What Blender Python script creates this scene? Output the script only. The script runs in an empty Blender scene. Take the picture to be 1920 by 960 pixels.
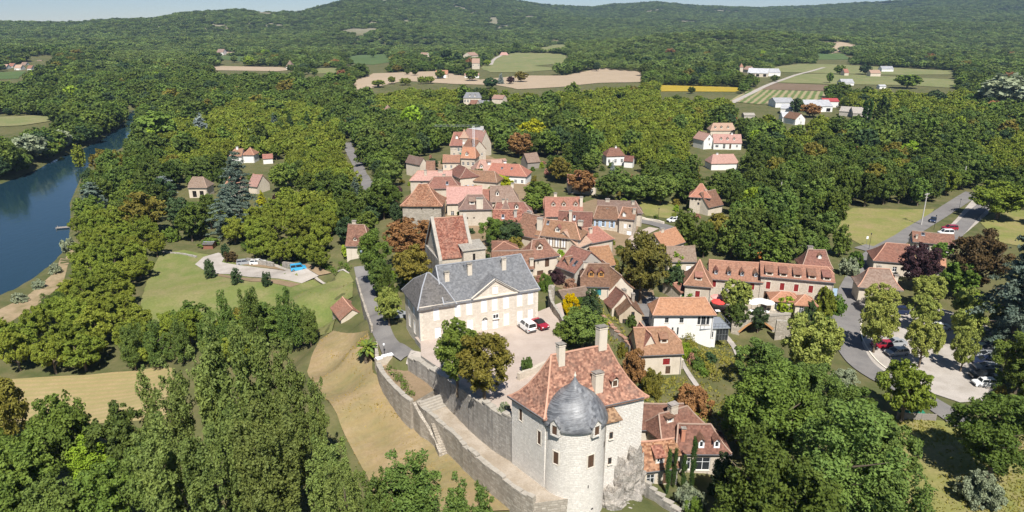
import bpy, bmesh, math, random
import numpy as np
from mathutils import Vector, Matrix, noise, geometry

random.seed(7)
RNG = np.random.default_rng(11)
scene = bpy.context.scene
COL = scene.collection
R = math.radians

# ------------------------------------------------------------------ camera
CAM_Z = 63.0
PITCH = R(18.74)
FPX = 1297.0                       # focal length in photo pixels (1920 wide)
cam_data = bpy.data.cameras.new("camera")
cam = bpy.data.objects.new("camera", cam_data)
COL.objects.link(cam)
cam.location = (0, 0, CAM_Z)
cam.rotation_euler = (math.pi / 2 - PITCH, 0, 0)
cam_data.sensor_width = 36.0
cam_data.lens = 36.0 * FPX / 1920.0
cam_data.clip_start = 1.0
cam_data.clip_end = 30000
scene.camera = cam

# ------------------------------------------------------------------ light
SUN_EL = R(53)
SUN_AZ = math.atan2(0.17, -0.985)          # towards the sun: behind the camera, a little to the right
world = bpy.data.worlds.new("World")
scene.world = world
world.use_nodes = True
wn = world.node_tree.nodes
sky = wn.new("ShaderNodeTexSky")
sky.sky_type = 'NISHITA'
sky.sun_disc = False
sky.sun_elevation = SUN_EL
sky.sun_rotation = SUN_AZ
sky.altitude = 400
sky.air_density = 0.8
sky.dust_density = 0.0
sky.ozone_density = 4.0
wn["Background"].inputs[1].default_value = 0.055
world.node_tree.links.new(sky.outputs[0], wn["Background"].inputs[0])
sun_data = bpy.data.lights.new("sun", 'SUN')
sun_data.energy = 4.6
sun_data.angle = R(0.53)
sun_data.color = (1.0, 0.965, 0.905)
sun = bpy.data.objects.new("sun", sun_data)
COL.objects.link(sun)
to_sun = Vector((math.sin(SUN_AZ) * math.cos(SUN_EL), math.cos(SUN_AZ) * math.cos(SUN_EL), math.sin(SUN_EL)))
sun.rotation_euler = (-to_sun).to_track_quat('-Z', 'Y').to_euler()
scene.view_settings.view_transform = 'Standard'
scene.view_settings.look = 'None'
scene.view_settings.exposure = 0.74
scene.view_settings.gamma = 1.0
scene.view_settings.use_curve_mapping = False
scene.cycles.max_bounces = 5
scene.cycles.diffuse_bounces = 2
scene.cycles.glossy_bounces = 2
scene.cycles.transmission_bounces = 3
scene.cycles.volume_bounces = 0
scene.cycles.use_adaptive_sampling = True
scene.cycles.adaptive_threshold = 0.02

# ------------------------------------------------------------------ surveying helpers
SP, CP = math.sin(PITCH), math.cos(PITCH)
def sight(px, py):
    u = (px - 960) / FPX; v = (py - 480) / FPX
    return Vector((u, CP - SP * v, -(SP + CP * v)))
def at(px, py, z=0.0):
    """point of height z on the line of sight of a photo pixel"""
    d = sight(px, py)
    return Vector((0, 0, CAM_Z)) + d * ((z - CAM_Z) / d.z)
def project(p):
    x, y, z = p[0], p[1], p[2] - CAM_Z
    dep = y * CP - z * SP
    return (960 + FPX * x / dep, 480 - FPX * (y * SP + z * CP) / dep, dep)

def smooth(a, b, x):
    t = np.clip((x - a) / (b - a), 0, 1)
    return t * t * (3 - 2 * t)

def inside(poly, xs, ys):
    xs = np.asarray(xs, float); ys = np.asarray(ys, float)
    r = np.zeros(xs.shape, bool)
    n = len(poly)
    for i in range(n):
        x1, y1 = poly[i][0], poly[i][1]; x2, y2 = poly[(i + 1) % n][0], poly[(i + 1) % n][1]
        if y1 == y2: continue
        c = ((y1 > ys) != (y2 > ys)) & (xs < (x2 - x1) * (ys - y1) / (y2 - y1) + x1)
        r ^= c
    return r
def poly_dist(poly, xs, ys, closed=True):
    xs = np.asarray(xs, float); ys = np.asarray(ys, float)
    best = np.full(xs.shape, 1e9)
    n = len(poly)
    for i in range(n if closed else n - 1):
        x1, y1 = poly[i][0], poly[i][1]; x2, y2 = poly[(i + 1) % n][0], poly[(i + 1) % n][1]
        dx, dy = x2 - x1, y2 - y1
        t = np.clip(((xs - x1) * dx + (ys - y1) * dy) / (dx * dx + dy * dy + 1e-9), 0, 1)
        best = np.minimum(best, np.hypot(xs - x1 - t * dx, ys - y1 - t * dy))
    return best

# ------------------------------------------------------------------ terrain
WATER_Z = -8.0
RIVER = [tuple(at(x, y, WATER_Z)[:2]) for x, y in [
    (-330, 700), (0, 572), (40, 545), (90, 505), (128, 462), (134, 420), (132, 380), (152, 335), (172, 302), (205, 290), (232, 276),
    (248, 257), (256, 234), (264, 213), (262, 205), (230, 207), (227, 232), (195, 258), (160, 276), (105, 298), (70, 317), (0, 345), (-420, 420)]]
GROUND_PTS = [(at(x, y, z)[0], at(x, y, z)[1], z) for x, y, z in [
    # castle hill, ground outside the built platforms
    (1180, 930, 3.5), (1100, 950, 3.0), (1000, 955, 3.0), (940, 930, 3.2), (880, 900, 3.0), (800, 820, 3.0), (760, 760, 3.8),
    (700, 830, 1.5), (650, 900, 0.5), (720, 740, 4.2), (690, 690, 5.0), (640, 660, 3.0), (640, 730, 2.5), (600, 700, 1.0),
    (590, 620, -1.0), (560, 650, -0.5), (640, 610, 3.0), (655, 600, 4.5),
    (700, 640, 8.2), (720, 640, 9.0), (750, 665, 9.8), (705, 600, 8.0), (690, 560, 7.0), (680, 520, 6.0), (668, 490, 4.5), (740, 610, 9.2), (765, 650, 9.8),
    (660, 540, 2.0), (640, 500, -0.5), (600, 540, -3), (520, 500, -4), (400, 500, -4), (300, 520, -4.5), (300, 620, -4.5), (450, 600, -4),
    (200, 720, -4), (100, 760, -4), (400, 760, -2), (500, 700, -2), (300, 900, -4), (500, 950, -2.5), (100, 940, -5), (720, 960, 0.5),
    (400, 440, -4), (500, 400, -3.5), (600, 420, -2), (620, 330, -2), (450, 340, -4), (300, 400, -4.5), (250, 300, -4),
    (780, 560, 9.5), (740, 520, 8), (810, 500, 9.5), (870, 500, 9.5), (900, 480, 9), (780, 440, 7), (720, 440, 4), (660, 470, 2),
    (950, 520, 9), (990, 520, 8.5), (1030, 545, 8.5), (1060, 560, 8.5), (1060, 620, 9), (1100, 650, 7.5), (1130, 600, 6.5), (1100, 560, 7),
    (1150, 640, 5.0), (1170, 600, 3.5), (1215, 600, 2.2), (1180, 680, 3.0), (1200, 720, 2.5), (1230, 640, 1.5), (1330, 690, 0.5), (1250, 700, 1.5),
    (1230, 780, 1.5), (1260, 860, 1.0), (1300, 920, 0.6), (1230, 930, 1.5), (1340, 800, 0.8), (1400, 900, 0), (1450, 750, 0),
    (1380, 660, -1.0), (1398, 630, -3.2), (1418, 629, -3.2), (1438, 627, -3.2), (1418, 622, -3.2), (1418, 640, -2.8), (1400, 650, -2.2), (1440, 642, -2.2), (1500, 640, -0.6), (1430, 590, 1.6), (1500, 575, 1.6), (1370, 580, 1.8), (1300, 570, 1.8), (1250, 560, 2.0),
    (1560, 600, 0.6), (1600, 560, 0.6), (1600, 660, 0), (1680, 640, 0), (1760, 640, 0), (1820, 700, 0), (1720, 740, 0), (1800, 760, 0), (1880, 700, 0), (1640, 720, 0),
    (1750, 850, 0), (1850, 900, 0), (1600, 480, 0.8), (1700, 430, 1), (1800, 380, 1), (1650, 430, 0.6), (1800, 560, 0.5), (1900, 600, 0.5), (1900, 480, 0.8),
    (1190, 460, 4), (1100, 440, 5), (1000, 430, 6), (1080, 480, 6), (1030, 470, 7), (960, 470, 8), (1150, 500, 4.5), (1240, 480, 3), (1300, 480, 2), (1150, 410, 3), (1230, 400, 2),
    (900, 410, 7), (850, 400, 7), (800, 410, 7), (760, 420, 6), (840, 350, 5), (900, 340, 5), (960, 350, 4.5), (880, 300, 4), (820, 310, 3.5), (760, 330, 1.5), (1000, 330, 3), (1100, 340, 2), (1320, 380, 1)]]
GP = np.array(GROUND_PTS)
CREST = np.array([(-900, 26), (-300, 28), (0, 30), (120, 31), (150, 31), (230, 24), (290, 23), (350, 13), (460, 7), (560, 13), (600, 2), (660, -14), (800, -22), (930, -14),
                  (1030, 0), (1110, 4), (1150, -2), (1230, -6), (1300, 1), (1420, 5), (1520, 1), (1600, -4), (1750, -12), (1920, -14), (2600, -10)], float)
def hills(x, y):
    u = x / np.maximum(y, 1.0)
    px = 960 + FPX * u * 1.0 * (CP + SP * 0.33)          # bearing expressed along the skyline
    sil = np.interp(px, CREST[:, 0], CREST[:, 1])
    crest_y = np.interp(px, [-400, 300, 700, 1100, 1400, 1920], [2500, 2500, 2900, 4300, 4300, 3500])
    foot_y = np.interp(px, [-400, 100, 350, 600, 900, 1200, 1500, 1920], [1250, 1280, 1500, 1700, 1950, 2100, 1900, 1500])
    v = (sil + 7 - 480) / FPX
    top = CAM_Z + crest_y * (-(SP + CP * v)) / (CP - SP * v) - 11
    t = np.clip((y - foot_y) / (crest_y - foot_y), 0, 1)
    prof = t ** 0.85 * (1 - 0.25 * np.sin(t * math.pi))
    w = np.sin(x * 0.0031 + 1.3) * np.sin(y * 0.0042 + 0.4) + 0.6 * np.sin(x * 0.0083 + y * 0.0021) + 0.45 * np.sin(x * 0.0048 - y * 0.009 + 2)
    z = top * prof + w * 13 * np.sin(np.clip(t, 0, 1) * math.pi) ** 0.8
    back = np.clip((y - crest_y) / 900, 0, 1)
    z = z - back * 60
    knoll = lambda cx, cy, sx, sy, h: h * np.exp(-((x - cx) / sx) ** 2 - ((y - cy) / sy) ** 2)
    z = z + knoll(480, 1560, 250, 190, 34) + knoll(150, 1500, 200, 200, 10) + knoll(800, 1750, 250, 250, 16) + knoll(-800, 1150, 260, 170, 12)
    return z
def height(x, y):
    """ground height, vectorised"""
    x = np.atleast_1d(np.asarray(x, float)); y = np.atleast_1d(np.asarray(y, float))
    base = -4.0 * smooth(-20, -75, x) * (1 - smooth(420, 900, y)) + 0.4 * np.sin(x * .031) * np.sin(y * .027) * smooth(320, 500, y)
    num = base.copy(); den = np.ones_like(base)
    near = (y < 520) & (np.abs(x) < 320)
    if near.any():
        xn = x[near]; yn = y[near]
        d2 = (xn[:, None] - GP[None, :, 0]) ** 2 + (yn[:, None] - GP[None, :, 1]) ** 2
        w = (32.0 ** 4) / (d2 + 4.0) ** 2
        num[near] += (w * GP[None, :, 2]).sum(1); den[near] += w.sum(1)
    z = num / den
    z = z + hills(x, y) * (y > 700)
    near = (x < 60) & (y < 900)
    if near.any():
        ins = inside(RIVER, x[near], y[near]); d = poly_dist(RIVER, x[near], y[near])
        zn = z[near]; xn_r = x[near]; yn_r = y[near]
        bank = np.where(ins, WATER_Z - np.minimum(d * .35, 2.5), np.minimum(zn, WATER_Z + 0.15 + d * np.where(yn_r > xn_r * -1.0 + 60, .38, .85)))
        z[near] = bank
    return z
def ground(x, y):
    return float(height([x], [y])[0])
def foot(px, py):
    """ground point seen at a photo pixel"""
    z = 0.0
    for i in range(14):
        p = at(px, py, z)
        z += (ground(p.x, p.y) - z) * 0.6
    p = at(px, py, z); p.z = ground(p.x, p.y)
    return p
def foot_many(pts):
    z = np.zeros(len(pts)); pts = np.asarray(pts, float)
    u = (pts[:, 0] - 960) / FPX; v = (pts[:, 1] - 480) / FPX
    dy = CP - SP * v; dz = -(SP + CP * v)
    for i in range(12):
        t = (z - CAM_Z) / dz
        z = z + (height(u * t, dy * t) - z) * 0.6
    t = (z - CAM_Z) / dz
    return np.stack([u * t, dy * t], 1)

# ------------------------------------------------------------------ object helpers
def tag(o, label=None, cat=None, group=None, kind=None):
    if label: o["label"] = label
    if cat: o["category"] = cat
    if group: o["group"] = group
    if kind: o["kind"] = kind
    return o
def empty(name, loc=(0, 0, 0), rz=0.0, label=None, cat=None, group=None):
    o = bpy.data.objects.new(name, None)
    COL.objects.link(o)
    o.location = loc; o.rotation_euler = (0, 0, rz); o.empty_display_size = 0.5
    return tag(o, label, cat, group)
def link(name, me, parent=None, loc=None, rz=None):
    o = bpy.data.objects.new(name, me)
    COL.objects.link(o)
    if parent is not None: o.parent = parent
    if loc is not None: o.location = loc
    if rz is not None: o.rotation_euler = (0, 0, rz)
    return o
def copy_tree(o, parent=None):
    c = o.copy(); COL.objects.link(c); c.parent = parent
    for ch in list(o.children): copy_tree(ch, c)
    return c

class MB:
    """collects faces (with metric uv) into one mesh"""
    def __init__(s): s.v = []; s.f = []; s.uv = []; s.m = []
    def face(s, pts, uv=None, m=0):
        i = len(s.v); s.v += [tuple(p) for p in pts]; s.f.append(tuple(range(i, i + len(pts))))
        if uv is None:
            p0 = Vector(pts[0]); n = geometry.normal([Vector(p) for p in pts]) if len(pts) > 2 else Vector((0, 0, 1))
            if abs(n.z) > .92: ax, ay = Vector((1, 0, 0)), Vector((0, 1, 0))
            else:
                ax = Vector((-n.y, n.x, 0)).normalized(); ay = n.cross(ax)
            uv = [(Vector(p).dot(ax), Vector(p).dot(ay)) for p in pts]
        s.uv.append(uv); s.m.append(m)
    def box(s, x0, x1, y0, y1, z0, z1, m=0, M=None, bottom=True):
        c = [(x0, y0, z0), (x1, y0, z0), (x1, y1, z0), (x0, y1, z0), (x0, y0, z1), (x1, y0, z1), (x1, y1, z1), (x0, y1, z1)]
        if M is not None: c = [M @ Vector(p) for p in c]
        for q in ((0, 1, 5, 4), (1, 2, 6, 5), (2, 3, 7, 6), (3, 0, 4, 7), (4, 5, 6, 7)) + (((3, 2, 1, 0),) if bottom else ()):
            s.face([c[k] for k in q], None, m)
    def bar(s, a, b, w=.1, h=None, m=0, up=(0, 0, 1)):
        a = Vector(a); b = Vector(b); d = (b - a)
        L = d.length
        if L < 1e-6: return
        d.normalize(); u = Vector(up)
        sx = d.cross(u)
        if sx.length < 1e-3: sx = d.cross(Vector((0, 1, 0)))
        sx.normalize(); u = sx.cross(d); h = h or w
        c = []
        for p in (a, b):
            for i, j in ((-1, -1), (1, -1), (1, 1), (-1, 1)): c.append(p + sx * i * w / 2 + u * j * h / 2)
        for q in ((0, 1, 5, 4), (1, 2, 6, 5), (2, 3, 7, 6), (3, 0, 4, 7), (3, 2, 1, 0), (4, 5, 6, 7)):
            s.face([c[k] for k in q], None, m)
    def tube(s, rings, n=8, m=0, cap=True):
        """rings: list of (centre, radius)"""
        vs = []
        for k, (c, r) in enumerate(rings):
            c = Vector(c)
            d = Vector(rings[min(k + 1, len(rings) - 1)][0]) - Vector(rings[max(k - 1, 0)][0])
            d = d.normalized() if d.length > 1e-6 else Vector((0, 0, 1))
            a = d.cross(Vector((0, 1, 0)))
            if a.length < .1: a = d.cross(Vector((1, 0, 0)))
            a.normalize(); b = d.cross(a)
            vs.append([c + a * math.cos(t * 2 * math.pi / n) * r + b * math.sin(t * 2 * math.pi / n) * r for t in range(n)])
        for k in range(len(vs) - 1):
            for t in range(n):
                s.face([vs[k][t], vs[k][(t + 1) % n], vs[k + 1][(t + 1) % n], vs[k + 1][t]], None, m)
        if cap:
            s.face(vs[-1], None, m); s.face(vs[0][::-1], None, m)
    def mesh(s, name, mats, smooth_=False):
        me = bpy.data.meshes.new(name)
        me.from_pydata(s.v, [], s.f)
        uvl = me.uv_layers.new(name="UVMap")
        flat = np.array([c for f in s.uv for p in f for c in p], dtype=np.float32)
        uvl.data.foreach_set("uv", flat)
        for mt in (mats if isinstance(mats, (list, tuple)) else [mats]): me.materials.append(mt)
        if any(s.m): me.polygons.foreach_set("material_index", np.array(s.m, dtype=np.int32))
        if smooth_:
            bm = bmesh.new(); bm.from_mesh(me); bmesh.ops.remove_doubles(bm, verts=bm.verts, dist=1e-4)
            bmesh.ops.recalc_face_normals(bm, faces=bm.faces)
            bm.to_mesh(me); bm.free()
            me.polygons.foreach_set("use_smooth", np.ones(len(me.polygons), bool))
        me.update()
        return me
    def build(s, name, mats, parent=None, loc=None, rz=None, smooth_=False):
        return link(name, s.mesh(name, mats, smooth_), parent, loc, rz)

# ------------------------------------------------------------------ materials
MATS = {}
def new_mat(name):
    m = bpy.data.materials.new(name); m.use_nodes = True
    MATS[name] = m
    nt = m.node_tree
    b = nt.nodes["Principled BSDF"]
    b.inputs["Roughness"].default_value = .85
    b.inputs["Specular IOR Level"].default_value = .2
    return m, nt, b
def rgb(c): return (c[0], c[1], c[2], 1.0)
def N(nt, t, **k):
    n = nt.nodes.new(t)
    for a, v in k.items():
        if a in n.inputs: n.inputs[a].default_value = v
        else: setattr(n, a, v)
    return n
def mixc(nt, fac, a, b, typ='MIX'):
    n = nt.nodes.new("ShaderNodeMix"); n.data_type = 'RGBA'; n.blend_type = typ
    for s, v in ((n.inputs[0], fac), (n.inputs[6], a), (n.inputs[7], b)):
        if hasattr(v, "default_value") or hasattr(v, "is_output"): nt.links.new(v, s)
        elif isinstance(v, (int, float)): s.default_value = v
        else: s.default_value = rgb(v)
    return n.outputs[2]
def ramp(nt, val, p0, p1, c0=(0, 0, 0), c1=(1, 1, 1)):
    r = nt.nodes.new("ShaderNodeValToRGB")
    r.color_ramp.elements[0].position = p0; r.color_ramp.elements[1].position = p1
    r.color_ramp.elements[0].color = rgb(c0); r.color_ramp.elements[1].color = rgb(c1)
    nt.links.new(val, r.inputs[0]); return r.outputs[0]
def coords(nt, which="Object", scale=(1, 1, 1), rot=0.0):
    tc = nt.nodes.new("ShaderNodeTexCoord"); mp = nt.nodes.new("ShaderNodeMapping")
    mp.inputs["Scale"].default_value = scale; mp.inputs["Rotation"].default_value = (0, 0, rot)
    nt.links.new(tc.outputs[which], mp.inputs[0]); return mp.outputs[0]
def noisef(nt, vec, scale, detail=3, rough=.55):
    n = N(nt, "ShaderNodeTexNoise", Scale=scale, Detail=detail, Roughness=rough)
    nt.links.new(vec, n.inputs["Vector"]); return n.outputs["Fac"]
def bump(nt, b, h, strength=.5, dist=.05):
    n = N(nt, "ShaderNodeBump", Strength=strength, Distance=dist)
    nt.links.new(h, n.inputs["Height"]); nt.links.new(n.outputs[0], b.inputs["Normal"])
def plain(name, c, rough=.7, spec=.25, metal=0.0, var=.12, scale=3.0):
    if name in MATS: return MATS[name]
    m, nt, b = new_mat(name)
    v = coords(nt); f = noisef(nt, v, scale)
    k = mixc(nt, f, [x * (1 - var) for x in c], [min(1, x * (1 + var)) for x in c])
    nt.links.new(k, b.inputs["Base Color"])
    b.inputs["Roughness"].default_value = rough; b.inputs["Specular IOR Level"].default_value = spec; b.inputs["Metallic"].default_value = metal
    return m
def tiles(name, base, alt, lichen=(.32, .27, .22), lich=.35, patch=.5, row=.16, wid=.19, dark=(.09, .05, .04), contrast=1.0):
    """plain clay or stone roof tiles: every tile its own tone, weather patches, courses as relief"""
    m, nt, b = new_mat(name)
    uv = coords(nt, "UV")
    br = N(nt, "ShaderNodeTexBrick", Scale=1.0)
    br.offset = .5; br.inputs["Color1"].default_value = (0, 0, 0, 1); br.inputs["Color2"].default_value = (1, 1, 1, 1)
    br.inputs["Mortar"].default_value = (.25, .25, .25, 1); br.inputs["Mortar Size"].default_value = .012
    br.inputs["Brick Width"].default_value = wid; br.inputs["Row Height"].default_value = row
    nt.links.new(uv, br.inputs["Vector"])
    # tone per tile
    wv = N(nt, "ShaderNodeTexWhiteNoise"); wv.noise_dimensions = '2D'
    sn = N(nt, "ShaderNodeVectorMath"); sn.operation = 'SNAP'; sn.inputs[1].default_value = (wid * 1.6, row * 1.7, 1)
    nt.links.new(uv, sn.inputs[0]); nt.links.new(sn.outputs[0], wv.inputs["Vector"])
    c = mixc(nt, ramp(nt, wv.outputs["Value"], .5 - .5 * contrast, .5 + .5 * contrast), base, alt)
    v2 = coords(nt, "Object")
    fine = noisef(nt, v2, 2.2, 4)
    c = mixc(nt, ramp(nt, fine, .45, .72, (0, 0, 0), (patch, patch, patch)), c, dark)
    big = noisef(nt, v2, .33, 4, .65)
    c = mixc(nt, ramp(nt, big, .5, .78, (0, 0, 0), (lich, lich, lich)), c, lichen)
    oi = N(nt, "ShaderNodeObjectInfo")
    hs = N(nt, "ShaderNodeHueSaturation"); mr = N(nt, "ShaderNodeMapRange")
    mr.inputs["To Min"].default_value = .78; mr.inputs["To Max"].default_value = 1.2
    nt.links.new(oi.outputs["Random"], mr.inputs[0]); nt.links.new(mr.outputs[0], hs.inputs["Value"]); nt.links.new(c, hs.inputs["Color"])
    fr = N(nt, "ShaderNodeMath"); fr.operation = 'FRACT'; mu = N(nt, "ShaderNodeMath"); mu.operation = 'MULTIPLY'; mu.inputs[1].default_value = 23.7
    mh = N(nt, "ShaderNodeMapRange"); mh.inputs["To Min"].default_value = .49; mh.inputs["To Max"].default_value = .522
    nt.links.new(oi.outputs["Random"], mu.inputs[0]); nt.links.new(mu.outputs[0], fr.inputs[0]); nt.links.new(fr.outputs[0], mh.inputs[0]); nt.links.new(mh.outputs[0], hs.inputs["Hue"])
    nt.links.new(hs.outputs[0], b.inputs["Base Color"])
    bump(nt, b, mixc(nt, .5, br.outputs["Color"], wv.outputs["Value"]), .7, .05)
    return m
def stone(name, base, alt, mortar, row=.28, wid=.55, stain=(.25, .23, .2), st=.4, streak=.0, mort=.02, bmp=.6):
    m, nt, b = new_mat(name)
    uv = coords(nt, "UV"); v2 = coords(nt, "Object")
    wob = N(nt, "ShaderNodeVectorMath"); wob.operation = 'ADD'
    nz = N(nt, "ShaderNodeTexNoise", Scale=1.1, Detail=2.0); nt.links.new(v2, nz.inputs["Vector"])
    sc = N(nt, "ShaderNodeVectorMath"); sc.operation = 'SCALE'; sc.inputs[3].default_value = row * .55
    nt.links.new(nz.outputs["Color"], sc.inputs[0]); nt.links.new(uv, wob.inputs[0]); nt.links.new(sc.outputs[0], wob.inputs[1])
    br = N(nt, "ShaderNodeTexBrick", Scale=1.0); br.offset = .43; br.squash = 1.3; br.squash_frequency = 3
    br.inputs["Color1"].default_value = rgb(base); br.inputs["Color2"].default_value = rgb(alt); br.inputs["Mortar"].default_value = rgb(mortar)
    br.inputs["Mortar Size"].default_value = mort; br.inputs["Mortar Smooth"].default_value = .6
    br.inputs["Brick Width"].default_value = wid; br.inputs["Row Height"].default_value = row
    nt.links.new(wob.outputs[0], br.inputs["Vector"])
    f1 = noisef(nt, v2, 2.5, 5, .65)
    c = mixc(nt, ramp(nt, f1, .35, .7, (0, 0, 0), (.55, .55, .55)), br.outputs["Color"], [x * .72 for x in base])
    f2 = noisef(nt, coords(nt, "Object", (.45, .45, .16)), 1.0, 5, .62)
    c = mixc(nt, ramp(nt, f2, .5, .75, (0, 0, 0), (st, st, st)), c, stain)
    if streak:
        f3 = noisef(nt, coords(nt, "Object", (1.1, 1.1, .07)), 1.0, 3, .6)
        c = mixc(nt, ramp(nt, f3, .52, .7, (0, 0, 0), (streak, streak, streak)), c, (.07, .068, .065))
    nt.links.new(c, b.inputs["Base Color"])
    bump(nt, b, mixc(nt, .5, br.outputs["Fac"], f1), bmp, -.06)
    return m
def ground_mat(name, cols, s1=.06, s2=.6, s3=4.0, stripe=None, bmp=.4):
    """cols: three tones mixed by large, middle and fine noise"""
    m, nt, b = new_mat(name)
    v = coords(nt)
    a = noisef(nt, v, s1, 5, .6); f2 = noisef(nt, v, s2, 5, .6); f3 = noisef(nt, v, s3, 3, .7)
    c = mixc(nt, ramp(nt, a, .38, .62), cols[0], cols[1])
    c = mixc(nt, ramp(nt, f2, .42, .72), c, cols[2])
    c = mixc(nt, ramp(nt, f3, .3, .75, (0, 0, 0), (.5, .5, .5)), c, [x * .55 for x in cols[0]])
    if stripe:
        ang, per, col, amt = stripe
        w = N(nt, "ShaderNodeTexWave", Scale=1.0 / per * .5, Distortion=1.6, Detail=3.0); w.inputs["Detail Scale"].default_value = 1.5
        nt.links.new(coords(nt, "Object", (1, 1, 1), ang), w.inputs["Vector"])
        c = mixc(nt, ramp(nt, w.outputs["Fac"], .3, .8, (0, 0, 0), (amt, amt, amt)), c, col)
    nt.links.new(c, b.inputs["Base Color"])
    b.inputs["Specular IOR Level"].default_value = .1; b.inputs["Roughness"].default_value = .95
    bump(nt, b, f3, bmp, .15)
    return m
# ------------------------------------------------------------------ material library
M_GROUND = ground_mat("ground_grass", [(.085, .10, .035), (.13, .125, .05), (.18, .15, .075)], .03, .25, 2.0)
def _limestone_on_hills(nt):
    """thin stony soil high on the slopes"""
    b = nt.nodes["Principled BSDF"]; old = b.inputs["Base Color"].links[0].from_socket
    sx = N(nt, "ShaderNodeSeparateXYZ"); tc = N(nt, "ShaderNodeTexCoord"); nt.links.new(tc.outputs["Object"], sx.inputs[0])
    f = N(nt, "ShaderNodeMapRange"); f.inputs["From Min"].default_value = 22; f.inputs["From Max"].default_value = 40; nt.links.new(sx.outputs[2], f.inputs[0])
    c = mixc(nt, noisef(nt, coords(nt), .02, 5, .7), (.12, .125, .06), (.30, .26, .19))
    nt.links.new(mixc(nt, f.outputs[0], old, c), b.inputs["Base Color"])
_limestone_on_hills(M_GROUND.node_tree)
M_LAWN = ground_mat("lawn_green", [(.14, .18, .048), (.20, .21, .068), (.29, .235, .12)], .05, .13, 2.0)
M_DRY = ground_mat("lawn_dry", [(.29, .21, .115), (.35, .265, .15), (.18, .17, .065)], .11, .12, 1.8, stripe=(R(62), 3.2, (.26, .195, .09), .4), bmp=.6)
M_MOWN = ground_mat("hay_field", [(.36, .27, .13), (.41, .31, .165), (.31, .26, .115)], .06, .3, 3.0, stripe=(R(-8 + 90), 2.6, (.26, .235, .095), .55))
M_MEADOW = ground_mat("meadow_grass", [(.18, .20, .055), (.25, .235, .08), (.31, .24, .12)], .06, .18, 1.6)
M_BARE = ground_mat("bare_field", [(.40, .31, .215), (.44, .34, .24), (.37, .285, .19)], .012, .06, .6, stripe=(R(100), 7.0, (.35, .27, .18), .3))
M_PLOT = ground_mat("ploughed_plot", [(.16, .11, .075), (.2, .14, .10), (.13, .10, .05)], .03, .2, 1.0, stripe=(R(90), 5.0, (.26, .19, .13), .5))
M_CROP = ground_mat("green_crop", [(.075, .125, .04), (.10, .15, .05), (.13, .15, .06)], .01, .08, .8)
M_PASTURE = ground_mat("pasture", [(.16, .19, .07), (.21, .215, .09), (.27, .235, .12)], .01, .06, .6)
M_VINE = ground_mat("vegetable_rows", [(.10, .16, .045), (.13, .18, .05), (.2, .19, .09)], .02, .1, .8, stripe=(R(25), 9.0, (.36, .28, .17), .75))
M_SUNFL = ground_mat("sunflower_field", [(.40, .28, .035), (.46, .32, .04), (.28, .24, .04)], .03, .3, 2.0)
M_ASPHALT = ground_mat("asphalt", [(.20, .185, .175), (.235, .22, .205), (.165, .155, .15)], .08, .35, 6.0, bmp=.15)
M_GRAVEL = ground_mat("pale_gravel", [(.43, .385, .34), (.49, .44, .39), (.34, .30, .255)], .12, .3, 5.0, bmp=.3)
M_COURT = ground_mat("courtyard_gravel", [(.47, .385, .325), (.52, .43, .365), (.42, .34, .28)], .1, .35, 5.0, bmp=.25)
M_WALK = ground_mat("terrace_walk", [(.40, .335, .265), (.46, .395, .32), (.30, .24, .17)], .2, .5, 4.0, bmp=.35)
M_EARTH = ground_mat("brown_earth", [(.26, .185, .115), (.31, .225, .14), (.20, .15, .085)], .1, .4, 3.0)
M_BANK = ground_mat("river_bank_sand", [(.34, .25, .15), (.40, .30, .19), (.20, .17, .08)], .1, .35, 2.0)

T_CHURCH = tiles("roof_red_old_tile", (.165, .058, .036), (.355, .17, .112), (.31, .215, .16), .4, .7, contrast=.85)
T_CASTLE = tiles("roof_castle_tile", (.17, .08, .055), (.39, .21, .14), (.15, .10, .08), .75, .8, contrast=.9, dark=(.10, .06, .045))
T_RED = tiles("roof_red_tile", (.225, .103, .07), (.305, .15, .106), (.25, .17, .13), .5, .5)
T_ORANGE = tiles("roof_orange_tile", (.315, .138, .085), (.385, .182, .118), (.30, .175, .125), .4, .4)
T_PINK = tiles("roof_pink_tile", (.325, .19, .15), (.385, .235, .19), (.30, .215, .17), .4, .35)
T_BROWN = tiles("roof_brown_tile", (.155, .073, .052), (.25, .126, .09), (.235, .16, .12), .45, .6)
T_UMBER = tiles("roof_umber_tile", (.176, .114, .088), (.238, .163, .132), (.3, .25, .21), .4, .4)
T_SLATE = tiles("roof_blue_slate", (.135, .136, .142), (.215, .216, .222), (.13, .125, .118), .5, .55, dark=(.095, .096, .1))
T_SLATE2 = tiles("roof_dark_slate", (.095, .088, .084), (.165, .152, .143), (.19, .168, .14), .45, .5, dark=(.055, .05, .05))
T_DOME = tiles("dome_slate", (.075, .077, .083), (.185, .188, .196), (.33, .325, .32), .6, .45, row=.22, wid=.26, dark=(.035, .035, .038))
for _k, _v in (("Roughness", .42), ("Specular IOR Level", .5)): T_DOME.node_tree.nodes["Principled BSDF"].inputs[_k].default_value = _v
T_GREY = tiles("roof_grey_sheet", (.33, .33, .34), (.41, .41, .42), (.3, .28, .26), .3, .2, row=1.2, wid=1.1, dark=(.24, .24, .24))
T_STONE = tiles("roof_stone_slab", (.264, .238, .207), (.334, .299, .264), (.2, .19, .17), .4, .4)
RIDGE_R = plain("ridge_tile_red", (.52, .29, .2)); RIDGE_B = plain("ridge_tile_brown", (.36, .25, .19)); RIDGE_G = plain("ridge_zinc", (.30, .305, .32), .5)
W_CASTLE = stone("castle_limestone", (.68, .63, .56), (.80, .75, .675), (.60, .55, .485), .25, .52, (.55, .50, .44), .4, bmp=1.1, mort=.025)
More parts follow.
